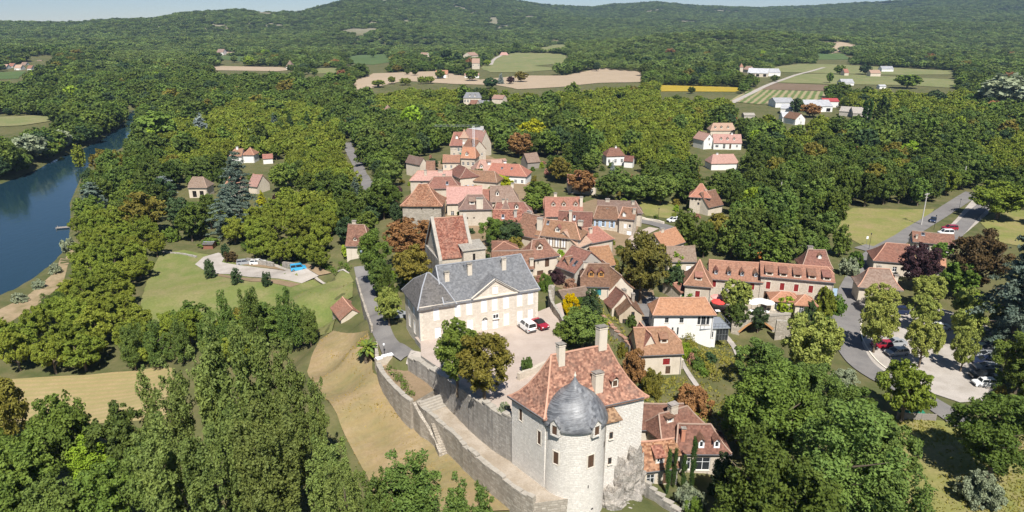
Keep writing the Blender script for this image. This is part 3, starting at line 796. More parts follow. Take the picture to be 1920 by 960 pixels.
def chimney(roof_obj, x, y, zb, zt, w=.8, d=.55, mat=None, pots=True):
    mat = mat or W_CREAM
    b = MB(); b.box(x - w / 2, x + w / 2, y - d / 2, y + d / 2, zb, zt - .38)
    b.box(x - w / 2 - .06, x + w / 2 + .06, y - d / 2 - .06, y + d / 2 + .06, zt - .38, zt - .26)
    for sx in (-1, 1):
        for sy in (-1, 1): b.box(x + sx * w * .38 - .07, x + sx * w * .38 + .07, y + sy * d * .34 - .07, y + sy * d * .34 + .07, zt - .26, zt - .08)
    c = link("chimney", b.mesh("chimney", [mat]), roof_obj)
    k = MB(); k.box(x - w / 2 - .1, x + w / 2 + .1, y - d / 2 - .1, y + d / 2 + .1, zt - .08, zt)
    link("chimney_cap", k.mesh("chimney_cap", T_STONE), roof_obj)
    return c
def dormer(root, rf, x, v, w, h, typ, roofmat, style="g", wallmat=None):
    """dormer window standing on the front slope; v = metres behind the front wall face"""
    wallmat = wallmat or TRIM
    zb = rf.z(v); n = MB()
    rr = w * .55 if typ == "gable" else .12
    y1 = v
    while rf.z(y1) < zb + h + (rr if typ == "gable" else .25) and y1 < rf.D / 2: y1 += .1
    zw = zb - .25
    ww, wh = w * .62, h * .72
    n2 = MB(); wall_panel(n2, (x - w / 2, v, 0), (1, 0, 0), w, zw, zb + h, [(w / 2 - ww / 2, w / 2 + ww / 2, zb + h * .12, zb + h * .12 + wh)], dep=.2)
    if typ == "gable": n2.face([(x - w / 2, v, zb + h), (x + w / 2, v, zb + h), (x, v, zb + h + rr)])
    n2.face([(x - w / 2, y1, zw), (x - w / 2, v, zw), (x - w / 2, v, zb + h), (x - w / 2, y1, zb + h)]); n2.face([(x + w / 2, v, zw), (x + w / 2, y1, zw), (x + w / 2, y1, zb + h), (x + w / 2, v, zb + h)])
    d = link("dormer", n2.mesh("dormer", wallmat), root)
    r = MB(); e = .16; f = v - .25
    if typ == "gable":
        for sgn in (-1, 1):
            a = (x + sgn * (w / 2 + e), f, zb + h - .08); b = (x, f, zb + h + rr + .05); c = (x, y1 + .2, zb + h + rr + .05); q = (x + sgn * (w / 2 + e), y1 + .1, zb + h - .08)
            pts = [a, b, c, q] if sgn < 0 else [b, a, q, c]
            r.face(pts[::-1]); r.face([(p[0], p[1], p[2] - .1) for p in pts])
            r.face([a, b, (b[0], b[1], b[2] - .14), (a[0], a[1], a[2] - .14)]); r.face([a, q, (q[0], q[1], q[2] - .1), (a[0], a[1], a[2] - .1)])
    else:
        zt = zb + h + .05; yb = y1 + .3
        r.face([(x - w / 2 - e, f, zt), (x + w / 2 + e, f, zt), (x + w / 2 + e, yb, rf.z(yb) + .1), (x - w / 2 - e, yb, rf.z(yb) + .1)])
        r.face([(x - w / 2 - e, f, zt - .14), (x + w / 2 + e, f, zt - .14), (x + w / 2 + e, f, zt), (x - w / 2 - e, f, zt)])
        for sgn in (-1, 1): r.face([(x + sgn * (w / 2 + e), f, zt), (x + sgn * (w / 2 + e), yb, rf.z(yb) + .1), (x + sgn * (w / 2 + e), yb, rf.z(yb) - .1), (x + sgn * (w / 2 + e), f, zt - .14)])
    link("dormer_roof", r.mesh("dormer_roof", roofmat), d)
    for nm, me, subs in window_parts(style, ww, wh):
        o = link(nm, me, d, (x - ww / 2, v, zb + h * .12), 0)
        if nm == "window":
            for sn, sm in subs:
                if sn in ("pane", "shutter"):
                    o2 = link(sn, sm, d, (x - ww / 2, v, zb + h * .12), 0)
FOOTPRINTS = []
def gutter(root, rf, W, D):
    g = MB(); z = rf.ring(0)[4] - .14
    g.bar((-rf.oL, -rf.o - .06, z), (W + rf.oR, -rf.o - .06, z), .12, .1)
    g.bar((W - .2, -rf.o - .03, z), (W - .2, -.08, z - .4), .08); g.bar((W - .2, -.08, z - .4), (W - .2, -.08, 0.0), .08)
    link("gutter", g.mesh("gutter", METAL), root)
def house(name, label, A, B, zg, h, ry=None, rx=None, tan=1.0, D=None, hl=0, hr=0, hfL=0, hfR=0, flare=.22, o=.35, roof=None, wall=None, ridge=None,
          front=(), left=(), right=(), back=(), ch=(), dm=(), sk=(), cat="house", group=None, cw=None, knee=None, rise=None, gut=True, caps=True, wins=None):
    roof = roof or T_BROWN; wall = wall or W_HOUSE
    ridge = ridge or (RIDGE_G if roof in (T_SLATE, T_SLATE2, T_GREY) else RIDGE_R if roof in (T_RED, T_ORANGE, T_CHURCH, T_CASTLE, T_PINK) else RIDGE_B)
    ze = zg + h; a = at(A[0], A[1], ze); b = at(B[0], B[1], ze)
    d = (b - a); d.z = 0; W = d.length; d.normalize(); n = Vector((-d.y, d.x, 0))
    a = a + n * o; b = b + n * o                    # the sighted line is the eave's edge
    mid = (a + b) / 2
    if D is None:
        lo, hi = 1.5, 40.0
        for _ in range(40):
            m = (lo + hi) / 2
            if project(mid + n * m / 2 + Vector((0, 0, tan * m / 2)))[1] > ry: lo = m
            else: hi = m
        D = lo; rise = tan * D / 2
    elif rise is None and ry is not None:
        lo, hi = .3, 25.0
        for _ in range(40):
            m = (lo + hi) / 2
            if project(mid + n * D / 2 + Vector((0, 0, m)))[1] > ry: lo = m
            else: hi = m
        rise = lo
    elif rise is None: rise = tan * D / 2
    rz = math.atan2(d.y, d.x)
    return assemble(name, label, (a.x, a.y, zg), rz, W, D, h, rise, hl, hr, hfL, hfR, flare, o, roof, wall, ridge, front, left, right, back, ch, dm, sk, cat, group, cw, knee, gut, caps)
def gable(name, label, A, B, zg, h, apex, depth, **k):
    """gable end towards the camera between eave corners A and B"""
    k.setdefault("o", .35)
    ze = zg + h; a = at(A[0], A[1], ze); b = at(B[0], B[1], ze); d = b - a; d.z = 0; D = d.length; d.normalize()
    mid = (a + b) / 2; lo, hi = .3, 12.0
    for _ in range(40):
        m = (lo + hi) / 2
        if project(mid + Vector((0, 0, m)))[1] > apex: lo = m
        else: hi = m
    a2 = a + d * k["o"]; b2 = b - d * k["o"]; D -= 2 * k["o"]
    n = Vector((-d.y, d.x, 0)); rz = math.atan2(n.y, n.x)
    roof = k.get("roof") or T_BROWN
    ridge = k.get("ridge") or (RIDGE_R if roof in (T_RED, T_ORANGE, T_CHURCH, T_PINK) else RIDGE_B)
    return assemble(name, label, (b2.x, b2.y, zg), rz, depth, D, h, lo, k.get("hl", 0), k.get("hr", 0), k.get("hfL", 0), k.get("hfR", 0), k.get("flare", .1), k["o"], roof, k.get("wall") or W_HOUSE, ridge,
                    k.get("right", ()), k.get("front", ()), k.get("back", ()), k.get("left", ()), k.get("ch", ()), k.get("dm", ()), k.get("sk", ()), k.get("cat", "house"), k.get("group"), k.get("cw"), None, False, True)
def assemble(name, label, loc, rz, W, D, h, rise, hl, hr, hfL, hfR, flare, o, roof, wall, ridge, front, left, right, back, ch, dm, sk, cat, group, cw, knee, gut, caps):
    root = empty(name, loc, rz, label, cat, group)
    half = D / 2 + o
    rf = Roof(W, D, h, rise, hl * half, hr * half, hfL, hfR, o, .22, flare, knee)
    mb = MB(); zlow = -2.5
    for P0, dx, L, lst, ang in (((0, 0, 0), (1, 0, 0), W, front, 0), ((W, 0, 0), (0, 1, 0), D, right, math.pi / 2), ((W, D, 0), (-1, 0, 0), W, back, math.pi), ((0, D, 0), (0, -1, 0), D, left, -math.pi / 2)):
        ops = []
        for u, z0, w, hh, st in lst:
            x0 = min(max(u * L - w / 2, .08), L - w - .08)
            if z0 + hh > h - .05 and not (ang in (math.pi / 2, -math.pi / 2)): hh = h - .1 - z0
            if z0 + hh < h - .02: ops.append((x0, x0 + w, z0, z0 + hh))
            P = Vector(P0) + Vector(dx) * x0 + Vector((0, 0, z0))
            if z0 + hh >= h - .02: P = P + Vector((math.sin(ang), -math.cos(ang), 0)) * .14   # opening high in the gable: frame set on the wall
            put_window(root, st, P, ang, w, hh)
        wall_panel(mb, P0, dx, L, zlow, h, ops)
    for x, hh, hf, sgn in ((0, hl, hfL, -1), (W, hr, hfR, 1)):
        if hh and hf == 0: continue
        top = hf if hh else 1.0
        ts = [t for t in rf.levels() if t <= top + 1e-6]
        lo = []; up = []
        for t in ts:
            y = -o + t * half
            if y < 0: y = 0
            zz = rf.zt(t) - .08 if -o + t * half >= 0 else h
            lo.append((x, y, max(h, zz))); up.append((x, D - y, max(h, zz)))
        poly = [(x, 0, h)] + [p for p in lo if p[2] > h + 1e-4] + [p for p in up[::-1] if p[2] > h + 1e-4] + [(x, D, h)]
        q = []
        for p in poly:
            if not q or (Vector(p) - Vector(q[-1])).length > 1e-3: q.append(p)
        if sgn > 0: q = q[::-1]
        q = q[::-1]
        mb.face(q, [(p[1], p[2]) for p in q])
    link("wall", mb.mesh("wall", wall), root)
    r = rf.build(root, roof, ridge, caps=caps)
    for c in ch:
        u, v, top = c[:3]; w, dd = (c[3], c[4]) if len(c) > 4 else (.85, .6)
        y = v * D; x = u * W
        zb = rf.z(y) - .8
        if u <= .02 or u >= .98 or v <= .02 or v >= .98: zb = 0
        chimney(r, min(max(x, w / 2 - .1), W - w / 2 + .1), y, zb, h + rise + top, w, dd, cw or wall)
    for q in dm:
        u, v, w, hh, typ = q[:5]
        dormer(root, rf, u * W, v, w, hh, typ, roof, q[5] if len(q) > 5 else "g", q[6] if len(q) > 6 else None)
    for u, t, w, l in sk:
        y = -o + t * half; z = rf.zt(t); z2 = rf.zt(min(1, t + l / half)); s = MB()
        y2 = -o + min(1, t + l / half) * half; x = u * W
        for e, dz, mt in ((.0, .06, 0), (.07, .085, 1)):
            s.face([(x - w / 2 + e, y + e, z + dz), (x + w / 2 - e, y + e, z + dz), (x + w / 2 - e, y2 - e, z2 + dz), (x - w / 2 + e, y2 - e, z2 + dz)], None, mt)
        link("skylight", s.mesh("skylight", [METAL, GLASS]), root)
    if gut: gutter(root, rf, W, D)
    c, s_ = math.cos(rz), math.sin(rz)
    FOOTPRINTS.append([(loc[0] + x * c - y * s_, loc[1] + x * s_ + y * c) for x, y in ((-.8, -.8), (W + .8, -.8), (W + .8, D + .8), (-.8, D + .8))])
    return root, rf
# ------------------------------------------------------------------ castle, manor, church
def wrow(n, z0, w, h, st, u0=.15, u1=.85):
    return [((u0 + (u1 - u0) * i / max(1, n - 1)) if n > 1 else (u0 + u1) / 2, z0, w, h, st) for i in range(n)]
S_BR = "s:brown_wood"; S_WH = "s:white_paint"; S_RED = "s:red_paint"; O_BL = "o:blue_paint"; O_BR = "o:brown_wood"; D_BR = "d:brown_wood"; D_WH = "d:white_paint"; D_BL = "d:blue_paint"

CT_Z = 6.5                                   # lower terrace level
C0 = at(1022, 780, 17.0); C1 = at(1208, 739, 17.0); CL = at(965, 745, 17.0)
def castle():
    zb = 1.0
    d = (C1 - C0); d.z = 0; W = d.length; d.normalize(); n = Vector((-d.y, d.x, 0)); rz = math.atan2(d.y, d.x)
    D = 6.3; h = 17.0 - zb
    root = empty("castle", (C0.x, C0.y, zb), rz, "pale limestone castle with round domed tower and steep red tiled roof", "castle")
    rf = Roof(W, D, h, 6.45, 3.5, 3.4, 0, 0, .4, .3, .42)
    mb = MB()
    def side(P0, dx, L, lst, ang):
        ops = []
        for u, z0, w, hh, st in lst:
            x0 = u * L - w / 2; ops.append((x0, x0 + w, z0, z0 + hh))
            put_window(root, st, Vector(P0) + Vector(dx) * x0 + Vector((0, 0, z0)), ang, w, hh)
        wall_panel(mb, P0, dx, L, -4, h, ops)
    side((0, 0, 0), (1, 0, 0), W, [(.735, 11.9, .8, 1.2, "g")], 0)
    side((W, 0, 0), (0, 1, 0), D, [(.3, 11.5, .9, 1.4, S_BR), (.7, 11.5, .9, 1.4, S_BR)], math.pi / 2)
    side((W, D, 0), (-1, 0, 0), W, wrow(4, 11.5, 1, 1.6, S_BR), math.pi)
    side((0, D, 0), (0, -1, 0), D, [(.28, 13.0, .62, 1.75, S_BR), (.84, 11.4, .62, 1.9, S_BR)], -math.pi / 2)
    link("wall", mb.mesh("wall", W_CASTLE), root)
    r = rf.build(root, T_CASTLE, RIDGE_R)
    chimney(r, 4.2, D * .46, h + 4.4, h + 8.0, .85, .6, W_CREAM)
    chimney(r, W - 3.9, D * .52, h + 4.5, h + 9.2, 1.15, .7, W_CREAM)
    chimney(r, 8.15, 1.15, h - .5, h + 4.0, 1.1, .7, W_CREAM)
    dormer(root, rf, 10.3, 1.0, 1.0, 1.15, "gable", T_CASTLE, "s:brown_wood", BROWNW)
    # projecting stack beside the tower
    b = MB(); b.box(8.0, 9.9, -1.25, -.003, -4, h - 1.9); link("garderobe", b.mesh("garderobe", W_CASTLE), root)
    q = MB(); z0 = h - 1.95
    q.face([(7.8, -1.55, z0), (10.2, -1.55, z0), (9.6, -.003, z0 + 1.2), (7.8, -.003, z0 + 1.2)]); q.face([(10.2, -1.55, z0), (10.2, -.003, z0), (9.6, -.003, z0 + 1.2)])
    q.face([(7.8, -1.55, z0 - .15), (10.2, -1.55, z0 - .15), (10.2, -1.55, z0), (7.8, -1.55, z0)]); q.face([(10.2, -1.55, z0 - .15), (10.2, -.003, z0 - .15), (10.2, -.003, z0), (10.2, -1.55, z0)])
    link("garderobe_roof", q.mesh("garderobe_roof", T_CASTLE), root)
    for z in (h - 4.6, h - 8.4):
        put_window(root, "f:brown_wood", (8.5, -1.40, z), 0, .5, .95)
    # round tower, its axis on the front wall
    RT = 3.95; cx, cy = 4.15, .35
    zt = h - 1.0
    tw = MB(); ops = []
    def ang_of(a): return RT * a
    # openings: (angle from -y axis towards +x in radians, bottom z, w, h)
    wins = [(-1.02, zt - 5.0, .75, 1.75), (.13, zt - 5.3, .9, 1.8)]
    a0, a1 = -1.75, 1.85
    seg = 44
    xs = sorted({a0 + (a1 - a0) * i / seg for i in range(seg + 1)} | {w[0] - w[2] / 2 / RT for w in wins} | {w[0] + w[2] / 2 / RT for w in wins})
    zs = sorted({-4.0, zt} | {w[1] for w in wins} | {w[1] + w[3] for w in wins})
    def PT(a, z, rr=0.0):
        batter = .28 * max(0, (zt - z) / zt) ** 1.5
        return Vector((cx + (RT + batter - rr) * math.sin(a), cy - (RT + batter - rr) * math.cos(a), z))
    for i in range(len(xs) - 1):
        for j in range(len(zs) - 1):
            am, zm = (xs[i] + xs[i + 1]) / 2, (zs[j] + zs[j + 1]) / 2
            hole = any(abs(am - w[0]) < w[2] / 2 / RT and w[1] < zm < w[1] + w[3] for w in wins)
            dd = .24 if hole else 0
            u0, u1 = RT * xs[i], RT * xs[i + 1]
            tw.face([PT(xs[i], zs[j], dd), PT(xs[i + 1], zs[j], dd), PT(xs[i + 1], zs[j + 1], dd), PT(xs[i], zs[j + 1], dd)], [(u0, zs[j]), (u1, zs[j]), (u1, zs[j + 1]), (u0, zs[j + 1])])
    for a, z, w, hh in wins:
        e = w / 2 / RT
        for (p, q) in (((a - e, z), (a - e, z + hh)), ((a + e, z + hh), (a + e, z)), ((a - e, z + hh), (a + e, z + hh)), ((a + e, z), (a - e, z))):
            tw.face([PT(*p), PT(*q), PT(q[0], q[1], .24), PT(p[0], p[1], .24)])
        c = PT(a - e, z); put_window(root, S_BR, (c.x, c.y, c.z), a, w, hh)
    link("tower_wall", tw.mesh("tower_wall", W_CASTLE), root)
    for a, z, w, hh in ((.05, zt - 8.2, .12, .45), (-.95, zt - 12.0, .25, .6), (.22, zt - 11.6, .35, .2), (.9, zt - 3.9, .3, .7)):
        c = PT(a - w / 2 / RT, z, -.05)
        s = MB(); s.box(0, w, 0, .12, 0, hh); o = link("loophole", s.mesh("loophole", DARK), root, c, a)
    prof = [(4.30, -.12), (4.34, 0), (4.26, .35), (4.08, .9), (3.8, 1.55), (3.4, 2.25), (2.88, 2.95), (2.25, 3.6), (1.6, 4.15), (1.02, 4.65), (.6, 5.15), (.33, 5.65), (.16, 6.1), (.06, 6.5), (.02, 6.65)]
    dm = MB(); n = 48; vl = 0
    for (r0, z0), (r1, z1) in zip(prof[:-1], prof[1:]):
        dl = math.hypot(r1 - r0, z1 - z0)
        for i in range(n):
            t0, t1 = 2 * math.pi * i / n, 2 * math.pi * (i + 1) / n
            P = lambda r, t, z: (cx + r * math.sin(t), cy - r * math.cos(t), zt + z * .86)
            dm.face([P(r0, t0, z0), P(r0, t1, z0), P(r1, t1, z1), P(r1, t0, z1)], [(r0 * t0, vl), (r0 * t1, vl), (r1 * t1, vl + dl), (r1 * t0, vl + dl)])
        vl += dl
    # soffit
    for i in range(n):
        t0, t1 = 2 * math.pi * i / n, 2 * math.pi * (i + 1) / n
        P = lambda r, t, z: (cx + r * math.sin(t), cy - r * math.cos(t), zt + z)
        dm.face([P(3.8, t0, -.12), P(3.8, t1, -.12), P(4.30, t1, -.12), P(4.30, t0, -.12)])
    me = dm.mesh("dome_roof", T_DOME, True)
    dome = link("dome_roof", me, root)
    f = MB(); f.tube([((cx, cy, zt + 5.4), .12), ((cx, cy, zt + 5.6), .17), ((cx, cy, zt + 5.8), .09), ((cx, cy, zt + 6.1), .03)], 8); link("finial", f.mesh("finial", TRIM), dome)
    for a in (-1.02, .22):                      # stone dormers at the foot of the dome
        M = Matrix.Translation((cx, cy, zt - .45)) @ Matrix.Rotation(a, 4, 'Z') @ Matrix.Translation((0, -.32, 0))
        w, hh = .62, 1.55
        s = MB()
        for x0, x1 in ((-w, -.36), (.36, w)): s.box(x0, x1, -4.14, -3.2, -.35, hh - .25, 0, M)
        s.box(-.36, .36, -4.14, -3.2, -.35, -.12, 0, M); s.box(-.36, .36, -4.14, -3.2, 1.12, hh - .25, 0, M)
        s.face([M @ Vector(p) for p in ((-w, -4.14, hh - .25), (w, -4.14, hh - .25), (0, -4.14, hh + .45))])
        d2 = link("dormer", s.mesh("dormer", W_CASTLE), root)
        sh = MB(); sh.box(-.35, -.01, -4.06, -4.0, -.11, 1.11, 0, M); sh.box(.01, .35, -4.06, -4.0, -.11, 1.11, 0, M); link("shutter", sh.mesh("shutter", BROWNW), d2)
        ro = MB()
        for sg in (-1, 1):
            p = [M @ Vector(q) for q in ((sg * (w + .2), -4.28, hh - .36), (0, -4.28, hh + .55), (0, -3.3, hh + .55), (sg * (w + .2), -3.6, hh - .42))]
            ro.face(p if sg > 0 else p[::-1]); ro.face([q - Vector((0, 0, .1)) for q in (p[::-1] if sg > 0 else p)])
            ro.face([p[0], p[1], p[1] - Vector((0, 0, .12)), p[0] - Vector((0, 0, .12))])
        link("dormer_roof", ro.mesh("dormer_roof", T_SLATE), d2)
    g = MB(); g.bar((W - .4, -.45, h - .2), (.2, -.45, h - .2), .12, .1); g.bar((-.45, -.3, h - .2), (-.45, D + .2, h - .2), .12, .1)
    link("gutter", g.mesh("gutter", METAL), root)
    K = .30                                    # the keep is not square: its left wall runs back at a slant
    for o in list(root.children):
        if o.name.split(".")[0] in ("wall", "roof", "gutter"):
            for q in [o] + list(o.children):
                for v in q.data.vertices: v.co.x -= K * v.co.y
        elif o.location.y > .05:
            o.location.x -= K * o.location.y
            if abs(o.rotation_euler.z + math.pi / 2) < .01: o.rotation_euler.z += math.atan(K)
    c, s_ = math.cos(rz), math.sin(rz)
    FOOTPRINTS.append([(C0.x + x * c - y * s_, C0.y + x * s_ + y * c) for x, y in ((-1, -5), (W + 1, -5), (W + 1, D + 1), (-1, D + 1))])
    return root, d, W, D
castle_root, c_dir, c_W, c_D = castle()
C_N = Vector((-c_dir.y, c_dir.x, 0))
def rockpile(name, label, pts, seed, parent=None):
    """limestone crag: pts = (centre, radius vector)"""
    root = empty(name, pts[0][0], 0, label, "rock")
    rnd = random.Random(seed)
    base = Vector(pts[0][0])
    for c, r in pts:
        bm = bmesh.new(); bmesh.ops.create_icosphere(bm, subdivisions=5, radius=1.0)
        off = Vector((rnd.uniform(0, 50), rnd.uniform(0, 50), rnd.uniform(0, 50)))
        for v in bm.verts:
            p = v.co.copy()
            q = Vector((p.x * r[0], p.y * r[1], p.z * r[2])); k = 1 + .26 * noise.fractal(q * .5 + off, .9, 2.0, 6) + .3 * (.5 - abs(noise.noise(q * .8 + off))) + .12 * (noise.cell(q * .9 + off) - .5) - .14 * abs(math.sin(q.z * 1.7 + 2 * noise.noise(q * .3)))
            v.co = Vector((p.x * r[0], p.y * r[1], p.z * r[2])) * k
        me = bpy.data.meshes.new("boulder"); bm.to_mesh(me); bm.free(); me.materials.append(ROCK)
        link("boulder", me, root, Vector(c) - base)
def cp_(x, y, z): 
    p = C0 + c_dir * x + C_N * y; return (p.x, p.y, z)
rockpile("rock_outcrop", "grey limestone crag under the right foot of the castle wall", [(cp_(11.0, -1.0, 3.0), (2.6, 2.0, 5.6)), (cp_(9.0, -2.2, 1.5), (2.0, 1.6, 4.4)), (cp_(13.0, -.6, 3.2), (1.7, 1.5, 6.2)), (cp_(10.2, -3.2, .5), (2.6, 1.5, 3.0)), (cp_(13.4, .6, 5.0), (1.2, 1.2, 3.0))], 3)

def manor():
    zb = 10.0; h = 7.0; ze = zb + h
    a = at(787, 577, ze); b = at(1010, 541, ze)
    d = b - a; d.z = 0; W = d.length; d.normalize(); rz = math.atan2(d.y, d.x)
    n = Vector((-d.y, d.x, 0)); a = a + n * .3
    D = 9.6
    root = empty("manor_house", (a.x, a.y, zb), rz, "long stone manor with blue slate roof, pediment and white shutters", "house")
    rf = Roof(W - 4.6, D, h, 5.2, .35, 1.6, 0, 0, .3, .2, .12, None, 4.6)
    mb = MB()
    sx = lambda px: (px - 230) / 1065.0
    up = [(sx(x), 4.05, 1.0, 2.35, S_WH) for x in (372, 557, 660, 792, 890, 995, 1122, 1225)]
    lo = [(sx(380), .15, 1.1, 2.5, D_WH), (sx(560), .75, 1.0, 2.35, S_WH), (sx(665), .75, 1.0, 2.35, S_WH), (sx(797), .05, 1.05, 2.45, D_WH), (sx(897), .05, 1.1, 2.35, D_WH), (sx(997), .75, 1.0, 2.35, S_WH), (sx(1125), .75, 1.0, 2.35, S_WH), (sx(1225), .75, 1.0, 2.35, S_WH)]
    def side(P0, dx, L, lst, ang):
        ops = []
        for u, z0, w, hh, st in lst:
            x0 = u * L - w / 2; ops.append((x0, x0 + w, z0, z0 + hh))
            put_window(root, st, Vector(P0) + Vector(dx) * x0 + Vector((0, 0, z0)), ang, w, hh)
        wall_panel(mb, P0, dx, L, -6, h, ops)
    side((0, 0, 0), (1, 0, 0), W, up + lo, 0)
    side((W, 0, 0), (0, 1, 0), D, [], math.pi / 2)
    side((W, D, 0), (-1, 0, 0), W, wrow(7, 4, 1, 2.2, S_WH), math.pi)
    side((0, D, 0), (0, -1, 0), D, [(.28, 4.1, 1.0, 2.2, S_WH), (.62, 4.1, 1.0, 2.2, S_WH), (.28, .6, 1, 2.2, S_WH), (.62, .6, 1, 2.2, S_WH)], -math.pi / 2)
    wobj = link("wall", mb.mesh("wall", W_MANOR), root)
    # door heads: fanlight of the left door and glazed transom of the right one
    f = MB(); u = sx(797) * W; z = 2.53
    pts = [(u + .55 * math.cos(t), -.03, z + .55 * math.sin(t)) for t in [math.pi * i / 10 for i in range(11)]]
    f.face(pts[::-1]); fo = link("fanlight", f.mesh("fanlight", GLASS), root)
    g = MB()
    for i in range(10): g.bar((pts[i][0], -.05, pts[i][2]), (pts[i + 1][0], -.05, pts[i + 1][2]), .1, .08)
    for t in (.25, .5, .75): g.bar((u, -.045, z), (u + .52 * math.cos(math.pi * t), -.045, z + .52 * math.sin(math.pi * t)), .035, .03)
    link("fanlight_frame", g.mesh("fanlight_frame", TRIM), fo)
    put_window(root, "g", (sx(897) * W - .55, -.16, 2.45), 0, 1.1, .85)
    # stone quoins, string course and cornice
    q = MB()
    q.box(-.05, W + .05, -.16, -.003, h - .32, h - .02); q.box(-.16, -.003, -.05, D, h - .32, h - .02)
    link("cornice", q.mesh("cornice", TRIM), root)
    for k in range(14):
        q = MB(); w = .55 if k % 2 else .32
        q.box(-.03, w, -.04, -.003, k * .47, k * .47 + .42); link("quoin", q.mesh("quoin", TRIM), root)
        q = MB(); q.box(W - w, W + .03, -.04, -.003, k * .47, k * .47 + .42); link("quoin", q.mesh("quoin", TRIM), root)
    r = rf.build(root, T_SLATE, RIDGE_G)
    # left pavilion: taller broken roof
    PW = 5.4
    rp = Roof(6.2, D + .1, h, 4.2, 3.4, 3.2, 0, 0, .42, .05, 0, (.5, .62))
    pr = rp.build(root, T_SLATE2, RIDGE_G, "pavilion_roof")
    # pediment
    x0, x1 = sx(690) * W, sx(1095) * W; xm = (x0 + x1) / 2; ph = 3.0
    p = MB(); p.face([(x0 + .2, -.06, h - .02), (x1 - .2, -.06, h - .02), (xm, -.06, h + ph - .15)])
    for xa, za, xb, zb2 in ((x0, h, xm, h + ph), (xm, h + ph, x1, h)): pass
    ped = link("pediment", p.mesh("pediment", W_MANOR), root)
    c = MB(); c.bar((x0 - .2, -.16, h + .0), (xm, -.16, h + ph), .36, .3); c.bar((xm, -.16, h + ph), (x1 + .2, -.16, h), .36, .3); c.bar((x0, -.16, h - .08), (x1, -.16, h - .08), .4, .26)
    link("pediment_moulding", c.mesh("pediment_moulding", TRIM), ped)
    put_window(root, S_WH, (xm - .5, -.14, h + .3), 0, 1.0, 1.35)
    pr2 = MB()
    yb = 0
    while rf.z(yb) < h + ph + .1: yb += .1
    for sg, xx in ((-1, x0 - .35), (1, x1 + .35)):
        a_ = (xx, -.42, h - .02); b_ = (xm, -.42, h + ph + .16); c_ = (xm, yb, h + ph + .16); d_ = (xx, .4, h + .1)
        pts = [a_, b_, c_, d_] if sg > 0 else [b_, a_, d_, c_]
        pr2.face(pts); pr2.face([(q[0], q[1], q[2] - .12) for q in pts[::-1]]); pr2.face([a_, b_, (b_[0], b_[1], b_[2] - .14), (a_[0], a_[1], a_[2] - .14)])
    link("pediment_roof", pr2.mesh("pediment_roof", T_SLATE), root)
    for x, y, t in ((6.0, 3.0, 4.6), (10.4, 3.4, 5.4), (17.0, 3.4, 5.5)):
        chimney(r, x, y, h + 1.8, h + t, .8, .6, W_CREAM)
    s = MB(); zz = rf.z(3.9); s.box(9.6, 10.1, 3.85, 3.95, zz, zz + .7); s.box(9.55, 10.15, 3.8, 4.5, zz + .7, zz + .78); link("roof_light", s.mesh("roof_light", METAL), r)
    pg = MB(); pg.bar((-.12, -.12, h - .3), (-.12, -.12, -1), .12); link("downpipe", pg.mesh("downpipe", ZINC), root)
    c, s_ = math.cos(rz), math.sin(rz)
    FOOTPRINTS.append([(a.x + x * c - y * s_, a.y + x * s_ + y * c) for x, y in ((-1, -1), (W + 1, -1), (W + 1, D + 1), (-1, D + 1))])
    return root, d, n, W, D, a
manor_root, m_dir, m_n, m_W, m_D, m_a = manor()

